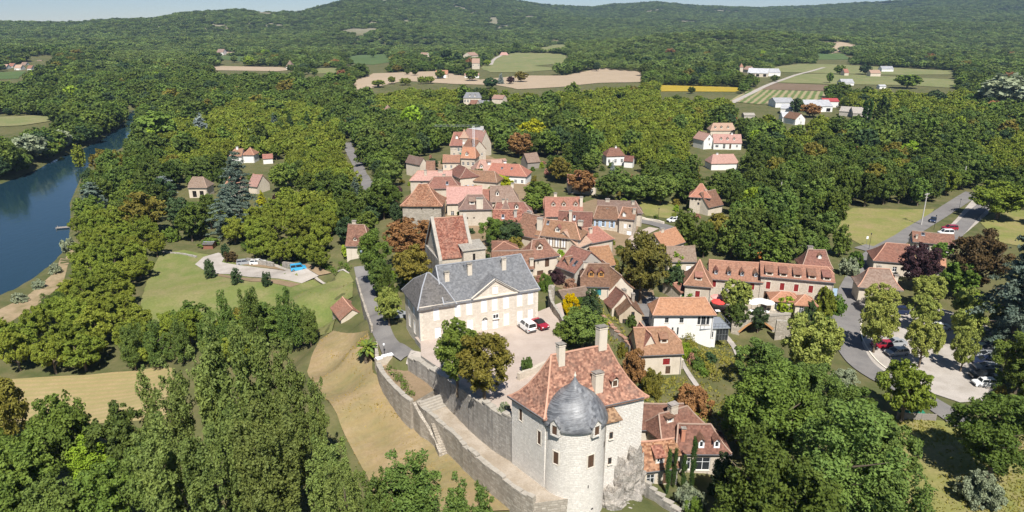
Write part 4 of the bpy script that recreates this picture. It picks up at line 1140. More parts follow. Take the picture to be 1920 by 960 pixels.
# church: steep nave with stone copings, arch and stair block
def church():
    root, rf = house("church", "church with steep mottled red tile roof between grey stone gable copings", (826, 484), (886, 477), 9.0, 7.6, ry=407, tan=1.25, roof=T_CHURCH, wall=W_HOUSE, o=.25, flare=.05, cat="church", gut=False,
                     left=[(.5, 4, .5, 1.8, "x")])
    W, D, h = rf.W, rf.D, 7.6
    for nm, x in (("gable_coping", -.42), ("gable_coping", W - .28)):
        c = MB()
        pts = [(-.55, h - .5)] + [(y, rf.z(y) + .42) for y in (0, D * .25, D * .5, D * .75, D)] + [(D + .55, h - .5)]
        for (y0, z0), (y1, z1) in zip(pts[:-1], pts[1:]):
            c.face([(x, y0, z0), (x + .7, y0, z0), (x + .7, y1, z1), (x, y1, z1)]); c.face([(x, y0, z0 - .9), (x, y0, z0), (x, y1, z1), (x, y1, z1 - .9)][::-1]); c.face([(x + .7, y0, z0 - .9), (x + .7, y0, z0), (x + .7, y1, z1), (x + .7, y1, z1 - .9)])
        c.face([(x, -.55, h - 1.4), (x + .7, -.55, h - 1.4), (x + .7, -.55, h - .5), (x, -.55, h - .5)])
        link(nm, c.mesh(nm, COPING), root)
    g = MB(); g.box(-.45, .25, -.5, D + .5, -6, h - .45); link("buttress_wall", g.mesh("buttress_wall", W_GREYST), root)
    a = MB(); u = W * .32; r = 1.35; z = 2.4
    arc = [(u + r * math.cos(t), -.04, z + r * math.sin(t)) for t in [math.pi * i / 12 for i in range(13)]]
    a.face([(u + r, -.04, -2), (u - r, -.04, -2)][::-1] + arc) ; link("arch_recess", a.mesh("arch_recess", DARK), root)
    b = MB()
    for i in range(12): b.bar((arc[i][0], -.08, arc[i][2]), (arc[i + 1][0], -.08, arc[i + 1][2]), .35, .3)
    link("arch_stones", b.mesh("arch_stones", TRIM), root)
    # stair block on the right, with its own stone top
    s = MB(); sw = [(.45, h + .2, .55, 1.5)]
    wall_panel(s, (W * .66, -1.6, 0), (1, 0, 0), W * .34 + 2.4, -4, h + 1.6, [(2.0, 2.55, h + .3 - 1.2, h + .3 + .3)])
    L = W * .34 + 2.4
    wall_panel(s, (W * .66 + L, -1.6, 0), (0, 1, 0), 4.5, -4, h + 1.6, []); wall_panel(s, (W * .66, 0, 0), (0, -1, 0), 1.6, -4, h + 1.6, [])
    link("stair_block", s.mesh("stair_block", W_HOUSE), root)
    s = MB(); s.face([(W * .62, -1.85, h + 1.5), (W * .66 + L + .25, -1.85, h + 1.5), (W * .66 + L + .25, 3.1, h + 2.2), (W * .62, 3.1, h + 2.2)]); s.box(W * .62, W * .66 + L + .25, -1.85, -1.7, h + 1.35, h + 1.5); link("stair_roof", s.mesh("stair_roof", T_STONE), root)
    put_window(root, "x", (W * .66 + 2.0, -1.6, h + .3 - 1.2), 0, .55, 1.5)
church()

# ------------------------------------------------------------------ platforms, terraces and walls of the castle hill
def prism(name, poly, z0, z1, mtop, mside, kind="structure"):
    mb = MB(); n = len(poly)
    area = sum(poly[i][0] * poly[(i + 1) % n][1] - poly[(i + 1) % n][0] * poly[i][1] for i in range(n))
    if area < 0: poly = poly[::-1]
    zz = z1 if callable(z1) else (lambda x, y: z1)
    for i in range(n):
        p, q = poly[i], poly[(i + 1) % n]
        mb.face([(p[0], p[1], z0), (q[0], q[1], z0), (q[0], q[1], zz(*q[:2])), (p[0], p[1], zz(*p[:2]))], None, 1)
    bm = bmesh.new(); f = bm.faces.new([bm.verts.new((p[0], p[1], zz(*p[:2]))) for p in poly]); res = bmesh.ops.triangulate(bm, faces=[f])
    for t in bm.faces: mb.face([v.co[:] for v in t.verts], None, 0)
    bm.free()
    o = mb.build(name, [mtop, mside])
    return tag(o, kind=kind) if kind else o
def stone_wall(name, label, pts, thick=.7, mat=None, zb=None, cop=None, seed=1, rough=.12, cat="wall", group=None):
    """rubble wall along world points (x, y, top z) with uneven top; coping stones as its own part"""
    rnd = random.Random(seed)
    P = resample([(p[0], p[1], p[2]) for p in pts], 1.0); n = len(P)
    root = empty(name, (P[0][0], P[0][1], P[0][2] - 3), 0, label, cat, group)
    o = np.array(root.location)
    L = []; T = 0
    for i, p in enumerate(P):
        d = P[min(i + 1, n - 1)] - P[max(i - 1, 0)]; s = np.array([d[1], -d[0]]); s = s / (np.linalg.norm(s) + 1e-9)
        if i: T += np.linalg.norm(P[i][:2] - P[i - 1][:2])
        top = p[2] + rnd.uniform(-rough, rough); bot = (zb if zb is not None else min(ground(p[0], p[1]), p[2] - .8) - 1.5)
        w = thick / 2 + rnd.uniform(-.06, .06)
        L.append((p[:2] + s * w - o[:2], p[:2] - s * w - o[:2], bot - o[2], top - o[2], T))
    mb = MB()
    for a, b in zip(L[:-1], L[1:]):
        mid = lambda q: (q[2] + q[3]) / 2
        for k, sg in ((0, 1), (1, -1)):
            f = [(a[k][0], a[k][1], a[2]), (b[k][0], b[k][1], b[2]), (b[k][0], b[k][1], b[3]), (a[k][0], a[k][1], a[3])]
            u = [(a[4], a[2]), (b[4], b[2]), (b[4], b[3]), (a[4], a[3])]
            mb.face(f if sg > 0 else f[::-1], u if sg > 0 else u[::-1])
        mb.face([(a[0][0], a[0][1], a[3]), (b[0][0], b[0][1], b[3]), (b[1][0], b[1][1], b[3]), (a[1][0], a[1][1], a[3])])
    for e, fl in ((L[0], 1), (L[-1], -1)):
        f = [(e[1][0], e[1][1], e[2]), (e[0][0], e[0][1], e[2]), (e[0][0], e[0][1], e[3]), (e[1][0], e[1][1], e[3])]
        mb.face(f if fl > 0 else f[::-1])
    link("masonry", mb.mesh("masonry", mat or W_RETAIN), root)
    if cop:
        i = 0
        while i < n - 1:
            a, b = L[i], L[i + 1]
            c = MB(); e = 1.0 + rnd.uniform(-.06, .16); g = rnd.uniform(.03, .14)
            pa = [(a[0] * (1 + e) + a[1] * (1 - e)) / 2, (a[0] * (1 - e) + a[1] * (1 + e)) / 2]; pb = [(b[0] * (1 + e) + b[1] * (1 - e)) / 2, (b[0] * (1 - e) + b[1] * (1 + e)) / 2]
            pb = [pa[k] + (pb[k] - pa[k]) * (1 - g) for k in (0, 1)]
            z = max(a[3], b[3]) + .01; t = z + rnd.uniform(.02, .16)
            q = [pa[0], pb[0], pb[1], pa[1]]
            for k in range(4):
                u, v = q[k], q[(k + 1) % 4]; c.face([(u[0], u[1], z - .12), (v[0], v[1], z - .12), (v[0], v[1], t), (u[0], u[1], t)])
            c.face([(u[0], u[1], t) for u in q])
            link("coping_stone", c.mesh("coping_stone", cop), root)
            i += 1
    return root
V2 = lambda px, py, z: tuple(at(px, py, z)[:2])
V3 = lambda px, py, z: (at(px, py, z).x, at(px, py, z).y, z)
court_z = lambda x, y: 10.9 - max(0, (92 - y)) * .03
COURT = [V2(815, 672, 9.9), V2(800, 640, 10), V2(1020, 560, 11), V2(1052, 565, 11), V2(1062, 600, 10.9), V2(1055, 640, 10.9), V2(1160, 690, 10.8), V2(1150, 700, 11), V2(968, 790, 12.6), V2(900, 745, 12.0), V2(838, 703, 11)]
def court_top(x, y):
    t = (118 - y) / 38.0
    return 10.2 + 1.9 * min(1, max(0, t))
COURT = [tuple(m_a + m_dir * -.5 + m_n * 2)[:2], tuple(m_a + m_dir * (m_W + 1) + m_n * 4)[:2], V2(1052, 566, 10.3), V2(1062, 604, 10.4), V2(1052, 640, 10.9), V2(1045, 655, 11.2), cp_(c_W + .2, 3, 0)[:2], cp_(1, 3, 0)[:2], cp_(-.4, c_D * .95, 0)[:2], V2(905, 752, 12), V2(840, 704, 11), V2(790, 673, 10.4), tuple(m_a + m_dir * -.4 + m_n * -1.2)[:2]]
prism("courtyard", COURT, 0.0, court_top, M_COURT, W_GREYST)
# high wall under the courtyard down to the castle
stone_wall("retaining_wall", "tall stained stone wall holding up the courtyard beside the castle", [V3(768, 668, 10.3), V3(800, 685, 10.6), V3(842, 712, 11.2), V3(885, 742, 12.1), V3(925, 764, 12.9), V3(968, 788, 13.0)], 1.0, W_GREYST, zb=2.0, cop=COPING, seed=4, rough=.3)
# lower terrace walk between high wall and outer wall
def terr_z(x, y): return CT_Z + .0
w1 = cp_(.2, -.2, 0); w2 = cp_(-.3, c_D, 0)
hw = [V2(842, 712, 11.2), V2(885, 742, 12.1), V2(925, 764, 12.9), V2(966, 790, 12.9)]
OUT = [(783, 752), (800, 770), (842, 805), (880, 842), (925, 880), (968, 914), (1002, 934)]
OW = [V3(x, y, CT_Z + .75) for x, y in OUT]
prism("terrace", [p[:2] for p in OW] + [cp_(3.5, -3.4, 0)[:2], cp_(.3, .3, 0)[:2], w2[:2], hw[2], hw[1], hw[0], V2(808, 705, 9)], 1.0, CT_Z, M_WALK, W_RETAIN)
stone_wall("outer_wall", "long low rubble wall along the castle terrace walk", OW, .65, W_RETAIN, zb=.5, cop=COPING, seed=5, rough=.22)
# planted upper bastion left of the steps
BA = [V3(706, 672, 8.6), V3(716, 695, 8.4), V3(738, 722, 8.2), V3(762, 745, 8.1), V3(772, 752, 8.1)]
prism("bastion_ground", [p[:2] for p in BA] + [V2(792, 742, 8), V2(826, 722, 8), V2(800, 697, 8.6), V2(760, 672, 9), V2(720, 664, 8.8)], 1.0, 7.8, M_EARTH, W_RETAIN)
stone_wall("bastion_wall", "sunlit stone bastion wall above the dry lawn", BA, .7, W_RETAIN, zb=1.0, cop=COPING, seed=6)
stone_wall("bastion_wall", "short pale cross wall with white coping at the head of the bastion", [V3(705, 672, 9.3), V3(716, 669, 9.3), V3(737, 664, 9.3)], .8, W_HOUSE, zb=4.0, cop=WHITE, seed=8)
stone_wall("bastion_wall", "rough low wall running from the palm down to the bastion", [V3(704, 640, 8.9), V3(706, 655, 9.0), V3(707, 672, 8.6)], .6, W_RETAIN, zb=2.0, seed=9)
stone_wall("steps_wall", "thin stone parapet left of the stair flight", [V3(776, 754, 8.0), V3(790, 780, 6.8), V3(812, 815, 4.8), V3(826, 848, 3.9)], .5, W_RETAIN, zb=0.5, seed=10)
def stairs(name, label, p_top, p_bot, width, n, mat):
    a = Vector(p_top); b = Vector(p_bot); d = b - a; run = Vector((d.x, d.y, 0)); L = run.length; run.normalize(); rz = math.atan2(run.y, run.x)
    root = empty(name, tuple(b), rz, label, "steps")
    for i in range(n):
        m = MB(); x0 = -L + L * i / n; z = (a.z - b.z) * (1 - (i + .5) / n)
        m.box(x0, x0 + L / n + .08, -width / 2, width / 2, z - .6, z); link("step", m.mesh("step", mat), root)
        m2 = None
stairs("stair_flight", "steep flight of worn stone steps down to the dry lawn", V3(818, 790, CT_Z + .15), V3(838, 851, 3.2), 1.7, 13, W_OLD)
stairs("stair_flight", "broad shaded steps at the top of the terrace walk", V3(806, 744, 7.9), V3(818, 768, 6.55), 4.0, 5, COPING)
# garden and churchyard walls to the right of the courtyard
stone_wall("parapet", "curving low wall between courtyard and garden path", [V3(1030, 545, 11.6), V3(1036, 568, 11.6), V3(1050, 588, 11.6), V3(1060, 606, 11.5)], .5, W_OLD, zb=7.0, cop=COPING, seed=11)
stone_wall("parapet", "low wall along the castle forecourt lawn", [V3(972, 700, 12.6), V3(1005, 686, 12.4), V3(1040, 670, 12.2)], .5, W_HOUSE, zb=8.0, seed=12)
stone_wall("gate_pillar", "single broken stone pillar in the garden", [V3(1029, 535, 12.0), V3(1040, 536, 12.0)], .9, W_OLD, zb=7.0, seed=13, cat="pillar")
stone_wall("garden_wall", "old garden wall with reddish top running down beside the orchard garden", [V3(1130, 590, 7.6), V3(1148, 612, 7.0), V3(1168, 632, 6.0), V3(1184, 650, 5.5)], .7, W_RETAIN, zb=1.0, cop=plain("old_tile_coping", (.34, .2, .14), .9, .1, 0, .3, 2), seed=14)
stone_wall("garden_wall", "grey sloping wall at the foot of the castle rock", [V3(1212, 905, 4.2), V3(1232, 925, 3.4), V3(1262, 950, 2.6), V3(1290, 975, 2.0)], .7, W_GREYST, zb=-1.0, cop=COPING, seed=15)
stone_wall("ruined_wall", "pale square ruined wall end beside the road", [V3(653, 508, 3.4), V3(667, 507, 3.6)], 1.2, W_CREAM, zb=-1, seed=16)
stone_wall("field_wall", "dry stone wall behind the parked cars", [V3(462, 484, -2.2), V3(500, 490, -2.4), V3(512, 492, -2.3)], .6, W_GREYST, zb=-6, seed=17)
stone_wall("field_wall", "short dry stone wall behind the blue van", [V3(530, 490, -2.3), V3(560, 495, -2.2)], .6, W_GREYST, zb=-6, seed=18)
stone_wall("field_wall", "low grey wall at the top of the lawn by the trees", [V3(305, 472, -3.2), V3(340, 474, -3.2), V3(368, 480, -3.2)], .6, W_GREYST, zb=-6, seed=19)
stone_wall("field_wall", "dark riverside wall under the red leaved tree", [V3(215, 443, -2.8), V3(250, 447, -2.8), V3(262, 449, -2.8)], .6, W_GREYST, zb=-7, seed=20)
stone_wall("road_wall", "thin wall along the left side of the climbing road", [V3(668, 520, 7.0), V3(676, 548, 8.0), V3(686, 580, 8.6), V3(697, 610, 9.3)], .4, W_OLD, zb=0, seed=21)
stone_wall("lawn_wall", "thin pale wall round the village lawn", [V3(1204, 407, 3.6), V3(1225, 411, 3.4), V3(1245, 416, 3.4)], .4, TRIM, zb=0, seed=22)
stone_wall("quay_wall", "stone retaining wall of the inn terrace above the stream", [V3(1456, 601, 2.3), V3(1480, 604, 2.2), V3(1500, 607, 2.2)], .8, W_OLD, zb=-4, cop=COPING, seed=23)
# ------------------------------------------------------------------ village houses
G = "g"; X = "x"; HIDDEN = []
GR = "village houses"
def hs(*a, **k): k.setdefault("group", GR); return house(*a, **k)
def gs(*a, **k): k.setdefault("group", GR); return gable(*a, **k)
def ht(*a, **k): k.setdefault("caps", False); k.setdefault("gut", False); k.setdefault("flare", 0); k.setdefault("group", "farms and houses in the valley"); return house(*a, **k)
# pigeon tower block and houses round it
hs("pigeon_tower", "square stone tower block with broad weathered orange pyramid roof", (753.5, 384), (826, 384.5), 6.0, 7.2, ry=345, D=9.0, hl=.95, hr=.95, flare=.3, o=.6, roof=T_CHURCH, wall=W_OLD, front=[(.5, 5.6, .35, .5, X), (.8, 5.6, .35, .5, X)], gut=False, cat="tower")
hs("stone_house", "stone house with large pink hip roof and two square chimneys behind the pigeon tower", (769, 338), (846, 338), 4.5, 5.2, ry=320, tan=.75, hl=.7, roof=T_PINK, wall=W_HOUSE, front=[(.27, 3.2, .9, 1.2, G)], ch=[(.36, .3, .6), (.72, .45, .4, 1.6, .7), (.82, .1, -.6, 1, .6)])
hs("stone_house", "low house with dark red hip roof and one skylight above the pigeon tower", (800, 353), (862, 352), 5.5, 4.4, ry=331, tan=.9, hl=.7, hr=.8, roof=T_BROWN, front=wrow(2, 1, 1, 1.3, G), sk=[(.62, .3, .9, 1.2)])
hs("stone_house", "corner house with tall brown pyramid roof and blue door", (836, 322), (861, 333.5), 4.2, 5.4, ry=311, D=7.5, hl=.8, hr=.8, flare=.3, roof=T_BROWN, wall=W_CREAM, front=wrow(2, 1, 1, 1.4, G), right=[(.3, 1, 1, 1.4, O_BL), (.7, .1, 1.1, 2.2, D_BL)])
hs("village_hall", "wide hall under a plain pink tile roof right of the pigeon tower", (838, 381), (904, 380), 6.0, 5.0, ry=349, tan=.72, roof=T_PINK, wall=W_CREAM, flare=.05, front=wrow(3, 1, 1, 1.4, G))
hs("stone_house", "stone house with a huge plastered chimney on its front wall", (861, 392.5), (922, 391.5), 7.0, 5.0, ry=365, tan=1.0, hl=.75, hr=.75, flare=.3, roof=T_UMBER, wall=W_HOUSE, front=[(.25, 2, .4, .5, X), (.45, 2, .4, .5, X)], ch=[(.63, .06, -.2, 1.9, 1.1)], dm=[(.4, 1.2, 1.6, 1.0, "shed")], cw=W_CREAM)
hs("stone_house", "house with broad greyish brown roof and a single oval dormer left of the dark tree", (920, 378), (972, 377.5), 5.0, 5.2, ry=348.5, tan=.95, hl=.0, hr=.55, roof=T_UMBER, wall=W_CREAM, left=[(.5, 2.5, .9, 1.2, G)], dm=[(.25, 1.6, 1.0, 1.3, "gable")], ch=[(.8, .5, .9)])
hs("annex", "narrow annex with small orange roof between the hall and the brown roofed house", (906, 377), (917, 377), 5.0, 4.6, ry=355, D=6, roof=T_RED, wall=W_GREY, gut=False)
hs("stone_house", "long house with reddish hip roof, round dormer and tall chimney at mid village", (926, 400), (998, 399), 6.0, 4.5, ry=378.5, tan=.95, hl=.4, hr=.9, roof=T_BROWN, wall=W_GREY, front=wrow(3, 1, .9, 1.2, G), ch=[(.3, .5, .9, 1.7, .8)], dm=[(.6, 1.0, 1.0, 1.1, "gable")], cw=W_CREAM)
gs("stair_turret", "small turret with pointed umber roof on the long reddish house", (938, 393), (958, 393), 6.5, 5.0, 375, 3.0, roof=T_UMBER, wall=W_GREY, hl=1.0)
hs("stone_house", "old house with mossy red roof and framed hatch behind the dark trees", (925, 416), (978, 416), 6.5, 4.2, ry=393, tan=1.0, roof=T_CHURCH, wall=W_GREY, front=wrow(2, 1, .9, 1.2, G), ch=[(.78, .25, .3)], sk=[(.34, .3, .8, 1.1)])
hs("stone_house", "rambling house with dark brown roof climbing behind the round trees", (962, 436), (1007, 447), 6.5, 4.0, ry=404, rx=990, tan=.95, hr=.3, roof=T_BROWN, wall=W_CREAM, front=wrow(2, 1, .9, 1.2, G), ch=[(.1, .6, .5, 1.3, .7)], cw=W_CREAM)
hs("stone_house", "tall house with three small dormers and gable wall to the right", (1023, 405), (1093, 405), 4.6, 5.0, ry=369.5, tan=1.05, roof=T_RED, wall=W_CREAM, front=[(.2, 2.2, 1.4, 1.6, O_BR), (.42, 2.2, 1.0, 1.6, G), (.7, 2.2, 1, 1.6, G)], right=[(.4, 3, .6, 1.2, G), (.6, 5, .6, 1.2, G)], dm=[(.22, 2.4, 1.1, .9, "gable", S_BR), (.5, 2.4, 1.1, .9, "gable", S_BR), (.82, 2.4, 1.1, .9, "gable", S_BR)], ch=[(.28, .55, 1.2), (.97, .3, .6)], cw=W_CREAM)
hs("annex", "lower wing with plain red roof left of the three dormer house", (1020, 393), (1040, 393), 4.6, 4.6, ry=373.5, tan=1.0, roof=T_RED, wall=W_CREAM)
hs("stone_house", "brown roofed house with two shed dormers in front of the three dormer house", (1046, 424), (1108, 427), 4.8, 3.6, ry=396.5, tan=1.1, roof=T_BROWN, wall=W_CREAM, right=[(.35, 1.2, .7, 1.1, G), (.6, 3.2, .6, .9, G)], dm=[(.2, .7, 1.3, .9, "gable", G), (.66, .7, 1.3, .9, "gable", G)], sk=[(.47, .5, .7, 1.0)], ch=[(.36, .2, .8, .8, .7)], cw=W_CREAM)
hs("timbered_house", "big white house with orange roof and half timbered upper gallery", (1004, 439.5), (1086, 448.5), 5.2, 6.0, ry=414.5, tan=.9, hr=.65, roof=T_RED, wall=W_CREAM, front=[(.09, 4.3, .9, 1.0, G)] + wrow(3, 3.3, 1.0, 2.0, S_WH, .34, .64) + [(.86, 3.6, .8, 1.5, S_WH), (.8, .6, .9, 1.7, S_WH)], right=wrow(2, 3.0, .9, 1.4, G), ch=[(.04, .2, .9, 1.4, .9), (.93, .5, .7, 1.2, .9)], dm=[(.47, 1.0, 1.3, 1.1, "gable", G)], sk=[(.2, .7, .7, .9)], cw=W_CREAM)
hs("stone_house", "wing with faded pink roof sloping down right of the half timbered house", (1086, 463), (1110, 453), 5.0, 4.4, ry=428, D=9, roof=T_PINK, wall=W_CREAM, front=[(.3, 2.2, .8, 1.3, G), (.7, .3, 1.0, 2.1, D_BR)], dm=[(.5, 1.4, 1.0, .9, "gable")], hl=.0, flare=.05)
hs("stone_house", "red hip roofed house with white end wall by the flowering lane", (1104, 456), (1151, 447), 4.6, 4.0, ry=425, tan=.85, hr=.8, roof=T_RED, wall=W_HOUSE, front=[(.3, .1, 2.0, 2.2, D_BR), (.75, 1, 1, 1.2, G)], right=[(.5, 1.2, .8, 1.2, S_WH)], ch=[(.3, .35, .2, .9, .6)], cw=W_CREAM)
hs("stone_house", "long house with grey brown roof and stone gable at the village edge", (1121, 397), (1204, 399), 3.4, 4.2, ry=376.5, tan=.95, hr=.7, roof=T_UMBER, wall=W_HOUSE, left=[(.5, 3, .9, 1.2, G)], right=[(.5, 2.5, .9, 1.3, S_WH)], ch=[(.22, .5, .6, 1.3, .7), (.8, .4, .2)])
hs("stone_house", "stone house with pale blue shutters and bell shaped brown roof", (1113, 409), (1161, 411.5), 3.2, 5.2, ry=386, tan=1.1, hl=.35, hr=.45, flare=.35, roof=T_BROWN, wall=W_HOUSE, front=[(.14, 2.7, .8, 1.7, O_BL), (.38, 2.7, .8, 1.7, O_BL), (.72, 2.5, .8, 1.9, O_BL)], ch=[(.5, .45, -.6, .6, .5)])
hs("stone_house", "tall narrow stone house with red roof and one attic dormer by the lane", (1161, 408.5), (1189, 411), 3.0, 6.2, ry=389, tan=1.2, hl=.3, flare=.3, roof=T_RED, wall=W_HOUSE, front=[(.42, 3.2, .8, 1.3, S_WH), (.72, 3.4, .7, 1.0, G), (.7, .1, 1.4, 2.4, D_WH)], right=[(.4, 3.2, .7, 1.2, G)], dm=[(.3, .25, 1.0, 1.2, "gable", S_WH)], ch=[(.97, .3, .1)])
hs("balcony_house", "house with red hip roof, stone balcony and pale parasol", (994, 486), (1047.5, 478), 7.2, 5.6, ry=448, tan=1.15, hl=.75, hr=.7, flare=.35, roof=T_BROWN, wall=W_CREAM, front=[(.13, 3.0, 1.0, 2.3, D_BR), (.62, 3.0, 1.1, 2.3, D_BR), (.38, .3, 1.6, 2.1, D_BR), (.3, 3.9, .25, .8, X)], dm=[(.45, 1.4, 1.5, .9, "gable", S_BR)], ch=[(.88, .6, -2.4, .6, .5)])
hs("stone_house", "long low roof of dark red tile directly behind the slate manor", (925, 505), (1000, 503), 8.2, 3.8, ry=470.5, tan=.95, roof=T_BROWN, wall=W_CREAM, front=wrow(3, .9, .9, 1.3, G), ch=[(.98, .1, -1.0, .8, .7)], cw=W_CREAM)
hs("garden_pavilion", "small pavilion with pointed reddish pyramid roof behind the church", (926, 469), (971, 467), 7.6, 3.2, ry=453, D=7.0, hl=1.0, hr=1.0, flare=.1, roof=T_RED, wall=W_CREAM, front=wrow(2, .8, .9, 1.3, G))
hs("stone_house", "house with ribbed red brown roof and two skylights", (1043, 497), (1076, 510), 6.6, 4.0, ry=466, tan=.8, roof=T_BROWN, wall=W_GREY, flare=0, front=wrow(2, 1.0, .8, 1.4, G), sk=[(.45, .25, .8, 1.3), (.75, .22, .8, 1.3)])
hs("stone_house", "house with purplish red roof next to the ribbed roof", (1075, 509), (1129, 497), 6.2, 4.0, ry=476, tan=.95, hr=.6, roof=T_BROWN, wall=W_GREY, front=[(.2, 1.0, .8, 1.4, G)], ch=[(.45, .42, -.6, .9, .7), (.7, .42, -.6, .9, .7)])
hs("oak_dormer_house", "house with two fresh oak dormers and mottled roof", (1090, 535), (1142, 536), 5.4, 4.2, ry=494, tan=1.2, hl=.5, hfL=.45, roof=T_BROWN, wall=W_CREAM, front=[(.62, 1.8, 1.3, 1.5, "d:teal_paint"), (.2, 1, .9, 1.3, G)], dm=[(.36, 1.3, 1.25, 1.15, "gable", "f:oak_wood", OAK), (.72, 1.3, 1.25, 1.15, "gable", "f:oak_wood", OAK)], ch=[(.16, .55, .3, .9, .7), (.55, .62, .2, .7, .6)])
gs("stone_house", "cream gabled house facing the lane right of the oak dormers", (1137, 544), (1190, 538.5), 3.8, 4.6, 517, 10.5, roof=T_BROWN, wall=W_CREAM, left=[(.5, 1.5, .8, 1.2, G)], ch=[(.25, .9, .2, .9, .8)], flare=.25, cw=W_OLD)
gs("stone_house", "small house with brown roof and skylight wedged below the cream gable", (1145, 576), (1192, 570), 3.6, 2.6, 549, 7.5, roof=T_BROWN, wall=W_CREAM, flare=.15, left=[(.5, .8, .8, 1.2, G)], ch=[(.2, .35, .2, .9, .7)], cw=W_OLD)
gs("cottage", "lowest beige cottage with brown gable roof at the lane bend", (1158, 588.5), (1207, 587.5), 2.8, 3.2, 570, 6.5, roof=T_BROWN, wall=W_BEIGE, flare=.2, front=[(.25, .5, .9, 1.5, "f:brown_wood"), (.6, 2.6, .7, 1.0, "f:brown_wood")], ch=[(.75, .2, .4, .8, .6)], cw=W_OLD)
hs("tile_shed", "flat looking umber tiled lean to beside the golden bush", (1058, 560), (1106, 552), 6.8, 2.4, ry=541, tan=.45, roof=T_UMBER, wall=W_OLD, flare=0, gut=False, cat="shed")
hs("orange_barn", "barn with plain bright orange roof left of the big dark tree", (1119, 499), (1154, 495), 5.0, 4.0, ry=462, tan=.85, roof=T_ORANGE, wall=W_CREAM, flare=0, front=[(.5, .1, 2, 2.4, D_BR)], cat="barn")
hs("stone_house", "small house with half brown half orange roof right of the big tree", (1246, 464), (1285, 452), 2.8, 3.8, ry=432, tan=.9, roof=T_ORANGE, wall=W_CREAM, flare=0, left=[(.5, 1.2, .9, 1.2, G)], ch=[(.35, .5, .9, 1.1, .7)], cw=W_CREAM)
hs("stone_house", "house with grey brown roof and white front right of the big tree", (1254, 489), (1306, 489), 2.6, 3.8, ry=462, tan=.9, roof=T_UMBER, wall=W_CREAM, flare=.05, front=[(.3, 1, 1, 1.4, G), (.75, .2, 1.2, 2.2, D_WH)], right=[(.5, 1, .9, 1.2, G)])
# white houses by the lane
hs("white_house", "modern white house with orange hip roof and tall slit windows", (1228, 588.5), (1340, 588.5), 1.4, 5.6, ry=558, tan=.95, hl=.62, hr=.62, flare=.15, o=.45, roof=T_ORANGE, ridge=RIDGE_R, wall=W_WHITE, front=[(.215, 3.4, .75, 1.15, "f:grey_metal"), (.465, 3.4, .8, 1.15, "f:grey_metal"), (.76, 3.0, .6, 1.9, "f:grey_metal"), (.835, 3.0, .9, 1.9, "f:grey_metal"), (.91, 3.0, .6, 1.9, "f:grey_metal"), (.325, .7, .35, 1.7, "f:grey_metal"), (.415, .7, .35, 1.7, "f:grey_metal")], left=[(.5, 3.3, .9, 1.3, G)])
def annex_white():
    a = at(1311, 640, 0.6); root = empty("glazed_annex", a, R(6), "white flat roofed annex with dark glass conservatory beside the white house", "annex")
    m = MB(); wall_panel(m, (0, 0, 0), (1, 0, 0), 3.4, -1.5, 2.75, [(2.1, 2.85, .7, 2.1)]); wall_panel(m, (3.4, 0, 0), (0, 1, 0), 5, -1.5, 2.75, []); wall_panel(m, (0, 5, 0), (0, -1, 0), 5, -1.5, 2.75, [])
    link("wall", m.mesh("wall", W_WHITE), root); put_window(root, "f:grey_metal", (2.1, 0, .7), 0, .75, 1.4)
    m = MB(); m.box(-.2, 6.2, -.35, 5.2, 2.753, 2.95); link("roof_deck", m.mesh("roof_deck", ZINC), root)
    m = MB()
    for x in np.linspace(3.5, 6.0, 5): m.bar((x, 0, 0), (x, 0, 2.75), .07)
    for y in np.linspace(.1, 4.6, 6): m.bar((6, y, 0), (6, y, 2.75), .07)
    m.bar((3.5, 0, 1.3), (6, 0, 1.3), .06)
    f = link("conservatory_frame", m.mesh("conservatory_frame", METAL), root)
    for i in range(4):
        p = MB(); x0 = 3.5 + i * .625; p.box(x0 + .05, x0 + .575, -.012, .012, .05, 2.7); link("pane", p.mesh("pane", GLASS), f)
    p = MB(); p.box(5.99, 6.01, .15, 4.55, .05, 2.7); link("pane", p.mesh("pane", GLASS), f)
    r = MB()
    for x in np.linspace(-.1, 6.1, 9): r.bar((x, -.25, 2.95), (x, -.25, 3.9), .05)
    r.bar((-.1, -.25, 3.9), (6.1, -.25, 3.9), .06); r.bar((6.1, -.25, 3.9), (6.1, 4.8, 3.9), .06)
    for y in np.linspace(.5, 4.8, 5): r.bar((6.1, y, 2.95), (6.1, y, 3.9), .05)
    link("railing", r.mesh("railing", METAL), root)
annex_white()
hs("chalet", "house with red roof, cross gable and one sunk dormer below the white house", (1198, 664), (1281, 660.5), 1.6, 4.6, ry=613, tan=.95, hr=.6, hfR=.45, flare=.1, o=.4, roof=T_RED, wall=W_CREAM, front=[(.65, 2.0, 1.3, 1.3, S_RED), (.7, .1, .9, 1.6, D_BR)], left=[(.5, 2, .9, 1.2, G)], dm=[(.62, 1.3, 1.4, .9, "shed", S_BR)])
gs("chalet_wing", "small front gable wing with lean to roof and white garage door", (1196, 662), (1240, 657), 1.4, 4.4, 626, 5.0, roof=T_RED, wall=W_CREAM, front=[(.5, 4.5, .6, .5, X), (.6, .1, 1.8, 2.2, D_WH)], flare=.05, cat="house")
stone_wall("terrace_wall", "stone terrace wall with steps under the red roofed chalet", [V3(1236, 676, 3.4), V3(1262, 676, 3.4), V3(1280, 672, 3.4)], .6, W_OLD, zb=-1, cop=TRIM, seed=31)
